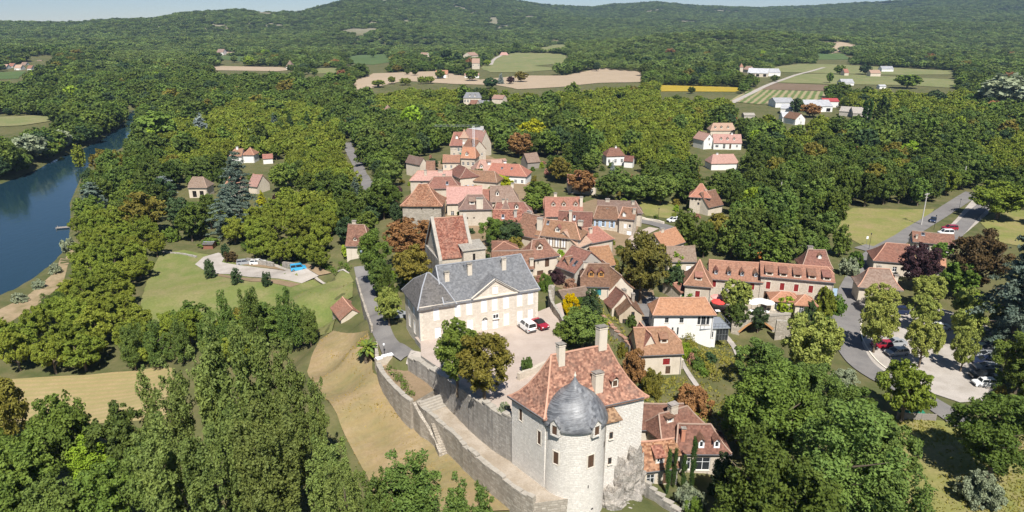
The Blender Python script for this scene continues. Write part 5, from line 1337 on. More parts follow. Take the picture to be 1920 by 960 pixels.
# houses at the foot of the castle rock
hs("stone_house", "house with long plain brown roof behind the castle's right corner", (1200, 803), (1286, 803), 1.6, 4.0, ry=757, tan=.9, roof=T_BROWN, wall=W_CREAM, flare=.05, front=[(.25, .9, .9, 1.3, G), (.6, .2, 1.2, 2.1, D_BR)])
hs("stone_house", "house with brown hip roof crowned by a thick chimney beside the castle", (1245, 826), (1326, 800), 1.4, 4.2, ry=768, tan=1.0, hl=.5, hr=.7, roof=T_BROWN, wall=W_CREAM, flare=.2, ch=[(.45, .5, 1.2, 1.3, .9)], dm=[(.3, 1.4, 1.2, 1.0, "shed")], cw=W_HOUSE)
hs("dormer_house", "house with two white framed dormers and bell shaped brown roof beside cypresses", (1272, 849), (1369, 849.5), 1.0, 3.4, ry=795, tan=1.15, hl=.25, hr=.9, flare=.32, roof=T_BROWN, wall=W_HOUSE, front=[(.2, .3, 1, 2, G), (.5, .2, 2.2, 2.2, G)], dm=[(.46, .35, .85, 1.3, "gable", "f:white_paint", WHITE), (.76, .35, .85, 1.3, "gable", "f:white_paint", WHITE)], ch=[(.12, .25, .2, .55, .5)], cw=plain("old_brick", (.48, .22, .14), .9, .1, 0, .2, 3))
hs("stone_house", "cottage with mottled red roof and two wide dormers right of the castle rock", (1206, 882), (1274, 874), 1.0, 3.2, ry=826, tan=1.05, roof=T_CHURCH, wall=W_CREAM, flare=.1, front=[(.25, .3, 1.2, 1.8, G), (.7, .2, 1.1, 2.2, D_BR)], dm=[(.5, .3, 1.3, 1.1, "shed", "f:white_paint"), (.95, .3, 1.1, 1.1, "shed", "f:white_paint")], left=[(.5, 1, .8, 1.1, G)])
# inn
def inn():
    k = dict(wall=W_HOUSE, group="inn buildings", roof=T_RED)
    house("inn", "long inn with red roof, eave dormers and dark red shutters", (1428, 517), (1565, 529), 1.8, 6.2, ry=496, tan=.75, D=9.5, hr=.25, hfR=.55, flare=.0, o=.4, front=[(u, 3.0, .95, 1.75, S_RED) for u in (.11, .305, .5, .7, .9)] + [(.1, .2, 1.1, 2.2, D_BR), (.93, .2, 1.0, 2.2, "d:red_paint")], dm=[(u, .12, 1.6, .85, "shed", S_BR) for u in (.11, .305, .5, .7, .9)], **k)
    house("inn_wing", "left wing of the inn with four small arched dormers", (1331, 522), (1430, 529), 1.8, 4.6, ry=490, tan=1.0, D=9.5, hl=.0, flare=.25, o=.4, front=[(.09, 2.4, .95, 1.6, S_RED), (.82, 2.4, .95, 1.6, S_RED), (.5, .2, 1.2, 2.2, D_BR), (.3, .2, 1.2, 2.2, G)], dm=[(u, 1.1, .85, 1.0, "gable", "g", METAL) for u in (.12, .37, .62, .88)], **k)
    house("inn_pavilion", "tall hipped end pavilion at the left of the inn", (1285, 533), (1334, 537), 1.8, 4.8, ry=486, tan=1.5, D=8.0, hl=.8, hr=.8, flare=.3, o=.4, front=[(.5, 1.6, 1.0, 1.7, S_RED)], dm=[(.5, .9, 1.5, .8, "shed", S_BR)], **k)
    house("inn_shed", "little red roofed lean to with green awning left of the inn", (1278, 548), (1291, 545), 1.8, 2.6, ry=530, D=6, flare=0, front=[(.5, .4, 1.2, 1.6, "d:green_plastic")], gut=False, **k)
    house("inn_porch", "low porch with two small orange hip roofs in front of the inn", (1448, 563), (1500, 566), 1.6, 2.5, ry=547, D=4.5, hl=1, hr=.8, flare=.05, roof=T_ORANGE, wall=W_CREAM, front=[(.2, .1, 1.0, 2.2, G), (.8, .1, 1.2, 2.2, G)], group="inn buildings", gut=False)
    house("inn_porch", "right hand porch of the inn with orange hip roof and dark doors", (1493, 571), (1532, 573), 1.6, 2.5, ry=552, D=4.5, hl=1, hr=.9, flare=.05, roof=T_ORANGE, wall=W_CREAM, front=[(.3, .1, .9, 2.2, G), (.7, .1, 1.2, 2.2, D_BR)], group="inn buildings", gut=False)
inn()
hs("stone_house", "house with mottled hip roof and round dormer behind the inn", (1506, 501), (1560, 503), 1.2, 4.6, ry=468, tan=1.2, hl=.6, hr=.4, flare=.25, roof=T_BROWN, wall=W_CREAM, right=[(.5, 2, 1, 1.4, G)], front=wrow(2, 1.5, .9, 1.3, G), ch=[(.33, .6, .7, 1.2, .8)], dm=[(.62, 1.6, .9, .9, "gable", S_WH)], cw=W_OLD)
hs("toll_house", "square house with bell shaped brown roof beside the plane trees", (1613, 537), (1690, 543), .5, 4.4, ry=503, tan=1.2, hl=.75, hr=.75, flare=.4, o=.5, roof=T_UMBER, ridge=RIDGE_R, wall=W_CREAM, front=[(.25, 1, 1, 1.6, S_WH), (.7, .1, 1.1, 2.2, D_BR)], right=[(.5, 1, .9, 1.4, G)], ch=[(.5, .6, .5, .8, .6), (.98, .6, -1.5, .8, .9)])
hs("stone_house", "house with bright red pyramid roof at the road junction", (1640, 487.5), (1722, 494), .8, 3.8, ry=456, tan=.95, hl=.8, hr=.5, flare=.25, roof=T_RED, wall=W_CREAM, front=wrow(3, .9, 1, 1.4, G))
hs("stone_house", "long low house with brown roof and skylight along the main road", (1713, 452), (1790, 459), 1.0, 3.4, ry=436.5, tan=.7, roof=T_BROWN, wall=W_CREAM, flare=.05, front=wrow(4, .9, 1, 1.3, G), sk=[(.25, .6, .9, 1.0)], ch=[(.08, .15, -.4, .5, .5)])
hs("flat_shed", "small open shed with pale grey sheet roof by the road house", (1711, 455), (1739, 457), .8, 3.0, ry=449, D=3.5, flare=0, roof=T_GREY, wall=W_CREAM, front=[(.5, .6, 2.6, 1.9, X)], gut=False, caps=False, cat="shed")
hs("annex", "low orange roofed annex between the dark copper trees", (1755, 498), (1773, 500), .6, 2.8, ry=485, D=4, flare=0, roof=T_ORANGE, wall=W_CREAM, gut=False)
hs("dovecote", "timber framed dovecote with pointed orange pyramid roof", (1294, 367.5), (1331, 370), 1.5, 6.2, ry=344, D=5.6, hl=1, hr=1, flare=.3, o=.45, roof=T_ORANGE, wall=W_HOUSE, front=[(.45, 3.2, .7, .9, "f:brown_wood")] + wrow(5, 4.6, .55, 1.0, "f:brown_wood", .12, .88), cat="tower")
hs("stone_house", "brown roofed house attached to the timber framed dovecote", (1330, 388), (1357, 382), 1.5, 3.4, ry=358, tan=1.1, roof=T_BROWN, wall=W_CREAM, ch=[(.3, .5, .7, .8, .6)], flare=.1)
hs("stone_house", "house half hidden behind the copper tree with plain red roof", (1066, 347), (1118, 347), 2.4, 4.0, ry=327, tan=.8, hr=.5, roof=T_RED, wall=W_CREAM, front=wrow(3, 1, 1, 1.4, G))
hs("stone_house", "lone house with steep roof, chimney and blue shutters left of the church", (648, 460), (690, 460.5), 1.6, 5.2, ry=421, tan=1.1, hr=.45, hfR=.3, flare=.2, roof=T_BROWN, wall=W_CREAM, front=[(.75, 2.6, .9, 1.5, O_BL), (.75, .1, 1.0, 2.1, D_BL)], dm=[(.38, 1.0, .9, .7, "gable", S_BR), (.85, 1.0, .9, .7, "gable", S_BR)], ch=[(.22, .6, .9, 1.0, .8)], cw=W_HOUSE)
gs("shed", "small shed with red tiled roof and pale gable on the lawn slope", (636, 598), (686, 588), 2.2, 2.4, 579, 7.0, roof=T_RED, wall=W_CREAM, flare=0, cat="shed")
# upper village
hs("small_chateau", "little chateau with steep salmon roof and pointed stair tower at the top of the village", (844, 271.5), (866, 271.5), 4.0, 6.5, ry=247.5, tan=1.5, hl=.5, flare=.1, roof=T_RED, wall=W_HOUSE, front=[(.3, 1, .9, 1.6, G), (.7, 3.5, .9, 1.6, G)], dm=[(.55, 1.6, 1.2, 1.3, "gable", S_WH)], cat="chateau")
hs("stair_tower", "slender square tower with needle pointed pink roof on the little chateau", (862, 258), (877.5, 258), 4.0, 9.5, ry=242, D=4.6, hl=1, hr=1, flare=.4, roof=T_PINK, wall=W_HOUSE, front=[(.45, 6.5, .8, 1.0, S_WH), (.5, 4.0, .7, .9, S_WH), (.5, 1.5, .7, .9, S_WH)], gut=False, cat="tower")
hs("stone_house", "salmon roofed range right of the needle tower", (876, 276), (897, 275.5), 4.0, 5.0, ry=259, tan=.9, roof=T_RED, wall=W_CREAM, flare=0, sk=[(.35, .5, 1, 1.2)])
hs("stone_house", "orange roofed house wrapped in green scaffold netting", (864, 295), (890, 296), 3.8, 4.6, ry=276, tan=1.0, hr=.3, roof=T_ORANGE, wall=W_HOUSE, flare=0, dm=[(.4, .5, 1.3, 1.2, "gable")], front=wrow(3, 1.2, 1, 1.4, G))
gs("stone_house", "brown roofed stone house with tall gable beside the scaffold", (886, 281), (912, 278), 3.8, 6.0, 264, 9.0, roof=T_BROWN, wall=W_HOUSE, flare=0, right=wrow(2, 3, .9, 1.4, O_BL), front=[(.7, 3, .8, 1.2, G)])
gs("stone_house", "stepped pink roofed house at the right end of the upper village", (900, 272), (922, 268), 3.8, 5.5, 246, 12.0, roof=T_PINK, wall=W_HOUSE, flare=0, right=wrow(2, 2, .9, 1.4, G), ch=[(.1, .5, .8)])
ht("barn", "grey sheet roofed barn behind the upper village", (884, 250), (911, 247.5), 3.6, 4.0, ry=239.5, tan=.6, roof=T_GREY, wall=W_CREAM, cat="barn")
hs("stone_house", "low building with pink roof in front of the little chateau", (830, 304), (861.5, 304), 3.6, 3.4, ry=290.5, tan=.6, roof=T_RED, wall=W_CREAM, flare=0, front=wrow(3, .8, .9, 1.2, G))
gs("stone_house", "house with white gable and dark brown roof by the round bush", (786, 308), (802, 305), 3.0, 4.2, 296, 9.0, roof=T_UMBER, wall=W_CREAM, flare=0)
hs("stone_house", "small steep red roofed house left of the round bush", (799, 317), (814, 317), 3.2, 3.6, ry=301.5, tan=1.1, roof=T_BROWN, wall=W_CREAM, flare=0)
hs("stone_house", "house with pale pink roof and two loft dormers above the orange roof", (892, 321), (952, 318), 4.0, 4.4, ry=299, tan=.85, hl=.7, flare=.1, roof=T_PINK, wall=W_CREAM, dm=[(.2, 1.0, 1.2, 1.0, "gable"), (.46, 2.0, 1.3, 1.4, "shed", S_WH), (.96, 2.0, 1.3, 1.4, "shed", S_WH)])
hs("stone_house", "long white house with vivid orange roof in the upper village", (912, 326), (986, 330), 3.8, 4.0, ry=307, tan=.8, hl=.3, hr=.9, flare=.05, roof=T_ORANGE, wall=W_WHITE, front=wrow(4, 1, 1, 1.3, G, .4, .9), sk=[(.35, .5, .7, .9), (.6, .5, .7, .9)])
hs("stone_house", "dark roofed house behind the round green tree", (876, 337), (930, 341), 4.6, 3.6, ry=320, tan=.9, hr=.6, roof=T_BROWN, wall=W_CREAM, flare=.05)
hs("wooden_barn", "grey weathered wooden barn on the lawn behind the copper tree", (990, 304), (1013, 302), 2.6, 3.4, ry=287, tan=.9, roof=T_UMBER, wall=GREYW, flare=0, gut=False, cat="barn")
# houses among the trees
ht("villa", "white villa with hipped brown roof behind the tall dark conifer", (1138, 292), (1172, 291), 1.5, 4.4, ry=277, tan=.85, hl=.7, hr=.6, roof=T_BROWN, wall=W_WHITE, front=wrow(3, 1, 1.1, 1.6, G), ch=[(.6, .5, .8)])
ht("villa", "little white wing right of the hipped villa", (1170, 301), (1186, 302), 1.5, 3.0, ry=292, tan=.8, roof=T_BROWN, wall=W_WHITE)
ht("villa", "white house with pink roof, three dormers and lawn", (1339, 267), (1391, 267.5), .5, 3.4, ry=251.5, tan=1.0, roof=T_PINK, wall=W_WHITE, front=[(.12, .8, 1.6, 1.3, G), (.38, .1, 1.3, 2.3, G), (.6, .1, 1.0, 2.3, D_BR), (.84, .9, 1.0, 1.2, G)], dm=[(.27, .9, 1.0, 1.1, "gable"), (.5, .9, 1.0, 1.1, "gable"), (.74, .9, 1.0, 1.1, "gable")], ch=[(.68, .5, .8)])
gs("villa", "white gabled wing left of the three dormer villa", (1319, 262.5), (1340, 261), .5, 4.6, 250.5, 9.0, roof=T_PINK, wall=W_WHITE, flare=0, front=[(.5, 4.6, .8, .8, "f:brown_wood"), (.6, 1.5, .8, 1.0, G)])
ht("villa", "house with brown pink roof and three arched dormers behind the white villa", (1333, 244), (1379, 244), .3, 3.2, ry=230.5, tan=.95, hl=.6, hr=.3, roof=T_PINK, wall=W_CREAM, dm=[(.2, .7, 1.0, 1.1, "gable"), (.45, .7, 1.0, 1.1, "gable"), (.72, .7, 1.0, 1.1, "gable")])
ht("villa", "house with plain pink roof half hidden below the white villa", (1335, 306), (1385, 305), .8, 3.0, ry=289, tan=.8, hl=.5, hr=.3, roof=T_PINK, wall=W_WHITE, ch=[(.3, .5, .7)])
gs("farm_house", "white farmhouse gable with brown roof below the big sheds", (1491, 223), (1511, 222), 0, 4.0, 212.5, 11.0, roof=T_BROWN, wall=W_WHITE, flare=0, front=[(.4, 3.6, .6, 1.0, G), (.6, .8, .9, 1.3, G)], left=())
ht("farm_shed", "big pale sheet roofed shed with red strip in the farmyard", (1512, 199), (1562, 199), 0, 4.5, ry=187, tan=.4, roof=T_GREY, wall=W_WHITE, cat="shed", front=wrow(3, .5, 3, 2.5, X))
ht("farm_shed", "shed with dark red sheet roof behind the farm", (1545, 190), (1574, 190), 0, 5, ry=184, tan=.4, roof=plain("red_sheet", (.33, .06, .06), .6), wall=W_WHITE, cat="shed")
ht("farm_shed", "left grey farm shed beside the vegetable plots", (1455, 192), (1490, 192), 0, 4, ry=183, tan=.35, roof=T_GREY, wall=W_WHITE, cat="shed")
ht("farm_shed", "white fronted grey shed below the left farm shed", (1464, 203), (1486, 204), 0, 4, ry=195, tan=.35, roof=T_GREY, wall=W_WHITE, cat="shed")
ht("farm_house", "small house with white gable and brown roof at the farm's lower edge", (1468, 219), (1482, 219), 0, 4, ry=210, tan=.8, roof=T_GREY, wall=W_WHITE)
ht("farm_shed", "long humped grey shed at the right of the farm", (1574, 208), (1606, 210), 0, 3.6, ry=200, tan=.45, roof=T_STONE, wall=W_GREY, cat="shed")
ht("farm_shed", "rightmost humped shed between the poplars", (1600, 212), (1634, 213), 0, 3.6, ry=201, tan=.45, roof=T_STONE, wall=W_GREY, cat="shed")
ht("farm_shed", "low grey roof in the trees above the white villa", (1396, 216), (1416, 216), 0, 3, ry=211.5, tan=.4, roof=T_STONE, wall=W_GREY, cat="shed")
ht("farm_shed", "long grey farm barn by the far wood", (1402, 136.5), (1440, 137.5), 0, 4.5, ry=128, tan=.5, roof=T_GREY, wall=W_CREAM, cat="barn", front=wrow(3, .4, 3.5, 3, X))
ht("farm_shed", "right section of the long grey farm barn", (1438, 136), (1464, 136), 0, 4.5, ry=128.5, tan=.5, roof=T_GREY, wall=W_WHITE, cat="barn")
ht("dovecote", "far dovecote with pointed roof beside the long barn", (1388, 125), (1394, 125), 0, 7, ry=118.5, D=5, hl=1, hr=1, roof=T_RED, wall=W_CREAM, cat="tower")
ht("farm_house", "far pink roofed farmhouse beside the dovecote", (1393, 129.5), (1403, 130.5), 0, 4.5, ry=124, tan=.8, roof=T_PINK, wall=W_CREAM)
ht("greenhouse", "long greenhouse with rounded grey roof in the pasture", (1579, 155), (1602, 155), 0, 2.6, ry=148, tan=.6, roof=T_GREY, wall=W_WHITE, cat="greenhouse")
ht("farm_shed", "tiny shed at the edge of the orchard right of the greenhouse", (1650, 161.5), (1662, 161.5), 0, 2.6, ry=158.5, tan=.4, roof=T_GREY, wall=W_WHITE, cat="shed")
ht("farm_house", "small far cottage with red roof in the pasture hedge", (1584, 136), (1592, 136), 0, 4, ry=129, tan=.8, roof=T_RED, wall=W_CREAM)
ht("farm_house", "far house with wide pink roof in the pasture hedge", (1633, 137), (1652, 137), 0, 4, ry=131, tan=.7, roof=T_PINK, wall=W_CREAM)
ht("farm_house", "far grey roofed house behind the hedge trees", (1654, 129), (1676, 129), 0, 4, ry=124, tan=.6, roof=T_GREY, wall=W_WHITE)
ht("farm_house", "isolated cream house at the end of the green valley field", (1546, 96), (1559, 96), 0, 5, ry=90, tan=.7, roof=T_PINK, wall=W_CREAM)
ht("barn", "red roofed barn with pale pillars in the tan field", (816.5, 139), (839, 139), 0, 4.6, ry=131.5, tan=.7, roof=T_ORANGE, wall=W_CREAM, cat="barn", front=wrow(2, .3, 4, 3.4, "d:white_paint", .3, .72))
ht("farm_house", "tall stone farmhouse with pink roof by the dark trees", (885, 118), (899, 118), 0, 8, ry=109.5, tan=.8, roof=T_PINK, wall=W_HOUSE, front=wrow(2, 4, 1.2, 1.6, G))
ht("farm_house", "white house with pink hip roof beside the green meadow", (937, 103), (953, 103), 0, 4, ry=98, tan=.8, hl=.6, hr=.6, roof=T_PINK, wall=W_WHITE, front=wrow(3, 1, 1.2, 1.4, G))
ht("farm_house", "low farm range with white walls in the tan field trees", (871, 141), (898, 141), 0, 3.4, ry=137.5, tan=.5, roof=T_PINK, wall=W_WHITE)
ht("mansion", "white mansion with large grey mansard roof above the walnut trees", (869, 183), (902, 183), 0, 5.2, ry=173, tan=.8, hl=.45, hr=.45, roof=T_SLATE, wall=W_CREAM, front=wrow(6, 1.5, 1.2, 2, G, .08, .92), dm=[(.35, .8, 1.2, 1.4, "gable"), (.65, .8, 1.2, 1.4, "gable")])
ht("farm_shed", "grey roofed outbuilding in front of the mansion", (888, 193), (914, 194), 0, 3.4, ry=188, tan=.5, roof=T_SLATE, wall=W_CREAM, cat="shed")
ht("farm_shed", "red roofed outbuilding in front of the mansion", (880, 194.5), (892, 195), 0, 3.4, ry=187.5, tan=.7, roof=T_BROWN, wall=W_CREAM, cat="shed")
ht("farm_shed", "pink roofed barn right of the mansion", (922, 184.5), (942, 185.5), 0, 4, ry=178, tan=.6, roof=T_PINK, wall=W_CREAM, cat="barn")
ht("farm_house", "far red roofed farm on the rise above the meadow", (1032, 80), (1050, 80), 0, 4, ry=75.5, tan=.7, roof=T_PINK, wall=W_CREAM)
ht("farm_house", "far red roof between the northern trees", (785, 103), (798, 103.5), 0, 4, ry=98.5, tan=.6, roof=T_PINK, wall=W_CREAM)
ht("farm_house", "far small pink roof right of the dark northern trees", (883, 104), (897, 103), 0, 5, ry=98, tan=.6, roof=T_PINK, wall=W_CREAM)
ht("farm_house", "white cottage with pointed roof among northern trees", (536, 124), (548, 124), 0, 5, ry=113, tan=1.4, hl=.8, hr=.8, roof=T_UMBER, wall=W_WHITE)
ht("dovecote", "slim tower with pointed red roof in the walnut grove", (716, 210), (728, 211), 0, 6, ry=197, D=5, hl=1, hr=1, roof=T_PINK, wall=W_CREAM, cat="tower"); HIDDEN.append(FOOTPRINTS.pop())
ht("farm_house", "far farmhouse above the pale northern field", (406, 98), (418, 98), 0, 6, ry=92, tan=.6, roof=T_UMBER, wall=W_WHITE)
FV = [(2, 126, 9, T_PINK), (14, 124, 10, T_RED), (26, 127, 12, T_PINK), (38, 122, 9, T_UMBER), (58, 115, 10, T_GREY), (66, 118, 9, T_UMBER), (78, 113, 12, T_PINK), (50, 128, 8, T_RED)]
FVL = ["leftmost house of the far hamlet under the wooded hill", "second far hamlet house with red roof", "wide pink roofed house in the middle of the far hamlet", "brown roofed house behind the far hamlet's middle", "grey roofed house at the upper end of the far hamlet", "small brown roofed house beside the grey roof of the far hamlet", "rightmost pink roofed house of the far hamlet", "low red roofed house at the lower edge of the far hamlet"]
for (x, y, w, rm), lb in zip(FV, FVL):
    ht("hamlet_house", lb, (x, y), (x + w, y), 0, 5, ry=y - 5.5, tan=.7, roof=rm, wall=W_WHITE, front=wrow(2, 1.2, 1.4, 1.8, G), group="far hamlet")
# riverside houses on the left
hs("timbered_barn", "half timbered barn with dark brown hip roof by the white drive", (352, 351), (386, 351), -4.0, 4.4, ry=331.5, tan=1.0, hl=.3, hfL=.4, hr=.7, roof=T_UMBER, wall=W_CREAM, front=[(.3, .2, 1.6, 2.6, X), (.7, .2, 1.6, 2.6, X)], flare=.1)
hs("stone_house", "red roofed house with white chimney left of the tall cedar", (418, 351), (445, 352), -4.0, 4.6, ry=330, tan=1.1, hl=.5, roof=T_RED, wall=W_CREAM, ch=[(.7, .5, .9, .8, .6)], front=wrow(2, 1, 1, 1.5, G), cw=W_WHITE, flare=.1)
hs("stone_house", "narrow pink roofed wing right of the tall cedar", (464, 347), (481, 349), -4.0, 4.2, ry=327, tan=1.1, roof=T_PINK, wall=W_CREAM, flare=0)
hs("stone_house", "salmon roofed house with white chimney deep in the walnut trees", (431, 292), (452, 292), -4.0, 4.4, ry=279, tan=.9, hl=.5, roof=T_RED, wall=W_WHITE, ch=[(.5, .5, 1.2, 1.0, .8)], cw=W_WHITE, flare=0)
hs("stone_house", "pointed salmon pavilion roof beside the walnut house", (455, 290), (475, 290), -4.0, 4.6, ry=276.5, D=7, hl=1, hr=1, roof=T_RED, wall=W_WHITE, flare=.1)
hs("annex", "low salmon roof right of the walnut house", (493, 297), (511, 296), -4.0, 3.4, ry=289, tan=.7, roof=T_RED, wall=W_WHITE, flare=0, gut=False)
hs("stone_house", "white roofed pale house at the edge of the far walnut grove", (458, 249), (474, 251), -3.5, 4.4, ry=243, tan=.7, roof=T_GREY, wall=W_WHITE, flare=0, gut=False); HIDDEN.append(FOOTPRINTS.pop())
hs("garden_hut", "little brown wooden hut with grey roof by the drive", (379, 458), (397, 458), -4.0, 2.0, ry=454, D=2.6, roof=T_SLATE2, wall=plain("brown_planks", (.25, .11, .07), .8), flare=0, gut=False, cat="hut")
# ------------------------------------------------------------------ trees
def leaf_mat(name, c1, c2, trans=.22, rnd=.35, hue=.012):
    m, nt, b = new_mat(name)
    geo = N(nt, "ShaderNodeNewGeometry"); oi = N(nt, "ShaderNodeObjectInfo")
    k = 1.42; c1 = [x * k for x in c1]; c2 = [x * k for x in c2]
    c = mixc(nt, geo.outputs["Random Per Island"], c1, c2)
    v = noisef(nt, coords(nt, "Object"), .35, 3, .6)
    c = mixc(nt, ramp(nt, v, .35, .7, (0, 0, 0), (.6, .6, .6)), c, [x * y for x, y in zip(c2, (1.15, 1.08, .9))])
    hs_ = N(nt, "ShaderNodeHueSaturation", Saturation=1.14)
    mr = N(nt, "ShaderNodeMapRange"); mr.inputs["To Min"].default_value = 1 - rnd; mr.inputs["To Max"].default_value = 1 + rnd
    mh = N(nt, "ShaderNodeMapRange"); mh.inputs["To Min"].default_value = .5 - hue; mh.inputs["To Max"].default_value = .5 + hue
    fr = N(nt, "ShaderNodeMath"); fr.operation = 'FRACT'; mu = N(nt, "ShaderNodeMath"); mu.operation = 'MULTIPLY'; mu.inputs[1].default_value = 17.3
    nt.links.new(oi.outputs["Random"], mr.inputs[0]); nt.links.new(oi.outputs["Random"], mu.inputs[0]); nt.links.new(mu.outputs[0], fr.inputs[0]); nt.links.new(fr.outputs[0], mh.inputs[0])
    nt.links.new(mr.outputs[0], hs_.inputs["Value"]); nt.links.new(mh.outputs[0], hs_.inputs["Hue"]); nt.links.new(c, hs_.inputs["Color"])
    nt.links.new(hs_.outputs[0], b.inputs["Base Color"])
    b.inputs["Roughness"].default_value = .6; b.inputs["Specular IOR Level"].default_value = .12
    tr = N(nt, "ShaderNodeBsdfTranslucent"); mx = N(nt, "ShaderNodeMixShader"); mx.inputs[0].default_value = trans
    nt.links.new(hs_.outputs[0], tr.inputs["Color"]); nt.links.new(b.outputs[0], mx.inputs[1]); nt.links.new(tr.outputs[0], mx.inputs[2])
    nt.links.new(mx.outputs[0], nt.nodes["Material Output"].inputs[0])
    return m
LM = dict(
    oak=leaf_mat("leaves_oak", (.06, .088, .025), (.10, .134, .04)),
    wood=leaf_mat("leaves_wood", (.052, .078, .025), (.09, .12, .038)),
    hill=leaf_mat("leaves_hill", (.082, .112, .042), (.13, .165, .06), rnd=.4),
    walnut=leaf_mat("leaves_walnut", (.102, .131, .03), (.152, .177, .047), rnd=.2),
    poplar=leaf_mat("leaves_poplar", (.08, .108, .036), (.135, .165, .062), rnd=.2),
    ash=leaf_mat("leaves_ash", (.06, .09, .03), (.10, .135, .045), rnd=.25),
    lime=leaf_mat("leaves_lime", (.14, .20, .035), (.2, .26, .06), rnd=.15),
    plane=leaf_mat("leaves_plane", (.135, .165, .048), (.235, .258, .092), rnd=.12),
    bronze=leaf_mat("leaves_bronze", (.10, .098, .028), (.155, .138, .045), rnd=.12),
    darkbronze=leaf_mat("leaves_dark_bronze", (.062, .066, .022), (.115, .108, .036), rnd=.1),
    copper=leaf_mat("leaves_copper", (.15, .085, .045), (.235, .14, .08), rnd=.12),
    darkcopper=leaf_mat("leaves_dark_copper", (.04, .034, .02), (.085, .06, .032), rnd=.12),
    purple=leaf_mat("leaves_purple", (.022, .013, .015), (.055, .032, .035), rnd=.12),
    golden=leaf_mat("leaves_golden", (.32, .25, .03), (.45, .34, .05), rnd=.1),
    cedar=leaf_mat("needles_cedar", (.055, .08, .062), (.115, .145, .12), rnd=.12),
    bluecedar=leaf_mat("needles_blue_cedar", (.12, .145, .14), (.2, .23, .225), rnd=.1),
    dark=leaf_mat("leaves_dark", (.026, .045, .022), (.055, .08, .038), rnd=.2),
    cypress=leaf_mat("needles_cypress", (.022, .042, .016), (.055, .085, .03), rnd=.15),
    willow=leaf_mat("leaves_willow", (.13, .15, .10), (.21, .235, .165), rnd=.12),
    orange=leaf_mat("leaves_orange_flower", (.26, .15, .06), (.36, .20, .09), rnd=.1),
    yellow=leaf_mat("leaves_yellow_green", (.22, .23, .035), (.31, .31, .06), rnd=.12),
    hedge=leaf_mat("leaves_hedge", (.06, .095, .025), (.10, .145, .04), rnd=.25),
    pink=leaf_mat("leaves_pink_flower", (.20, .12, .09), (.33, .2, .16), rnd=.1))
BARK = plain("tree_bark", (.16, .125, .09), .95, .1, 0, .3, 3)

def cloud(clumps, n, leaf, rng, up=.35, squash=1.0):
    """rhombic leaves on the skins of many clumps; weight by clump surface"""
    c = np.array([k[0] for k in clumps]); r = np.array([k[1] for k in clumps], float)
    if r.ndim == 1: r = np.stack([r, r, r * squash], 1)
    w = (r[:, 0] * r[:, 2]); w = w / w.sum()
    idx = rng.choice(len(clumps), n, p=w)
    d = rng.normal(size=(n, 3)); d[:, 2] += up; d /= np.linalg.norm(d, axis=1)[:, None]
    rad = .5 + .62 * rng.random(n) ** .7
    pos = c[idx] + d * r[idx] * rad[:, None]
    ph = rng.random(6) * 6.28                   # open pockets between the boughs
    f = np.sin(pos[:, 0] * 2.1 + ph[0] + 1.3 * np.sin(pos[:, 1] * 1.3 + ph[1])) + np.sin(pos[:, 1] * 2.3 + ph[2] + 1.3 * np.sin(pos[:, 2] * 1.1 + ph[3])) + np.sin(pos[:, 2] * 2.0 + ph[4] + 1.3 * np.sin(pos[:, 0] * 1.2 + ph[5]))
    ok = f < .75; pos = pos[ok]; d = d[ok]; n = len(pos)
    nrm = d + rng.normal(size=(n, 3)) * .75; nrm[:, 2] += .25; nrm /= np.linalg.norm(nrm, axis=1)[:, None]
    t = np.cross(nrm, rng.normal(size=(n, 3))); t /= np.linalg.norm(t, axis=1)[:, None]; b = np.cross(nrm, t)
    s = leaf * (.65 + .7 * rng.random(n))[:, None]
    co = np.stack([pos + t * s, pos + b * s * .62, pos - t * s, pos - b * s * .62], 1).reshape(-1, 3)
    return co.astype(np.float32)
def ell_clumps(rng, n, centre, rad, lo, hi, r0, r1, zmin=None):
    out = []
    while len(out) < n:
        d = rng.normal(size=3); d /= np.linalg.norm(d)
        p = np.array(centre) + d * np.array(rad) * (lo + (hi - lo) * rng.random())
        if zmin is not None and p[2] < zmin: continue
        out.append((p, r0 + (r1 - r0) * rng.random()))
    return out
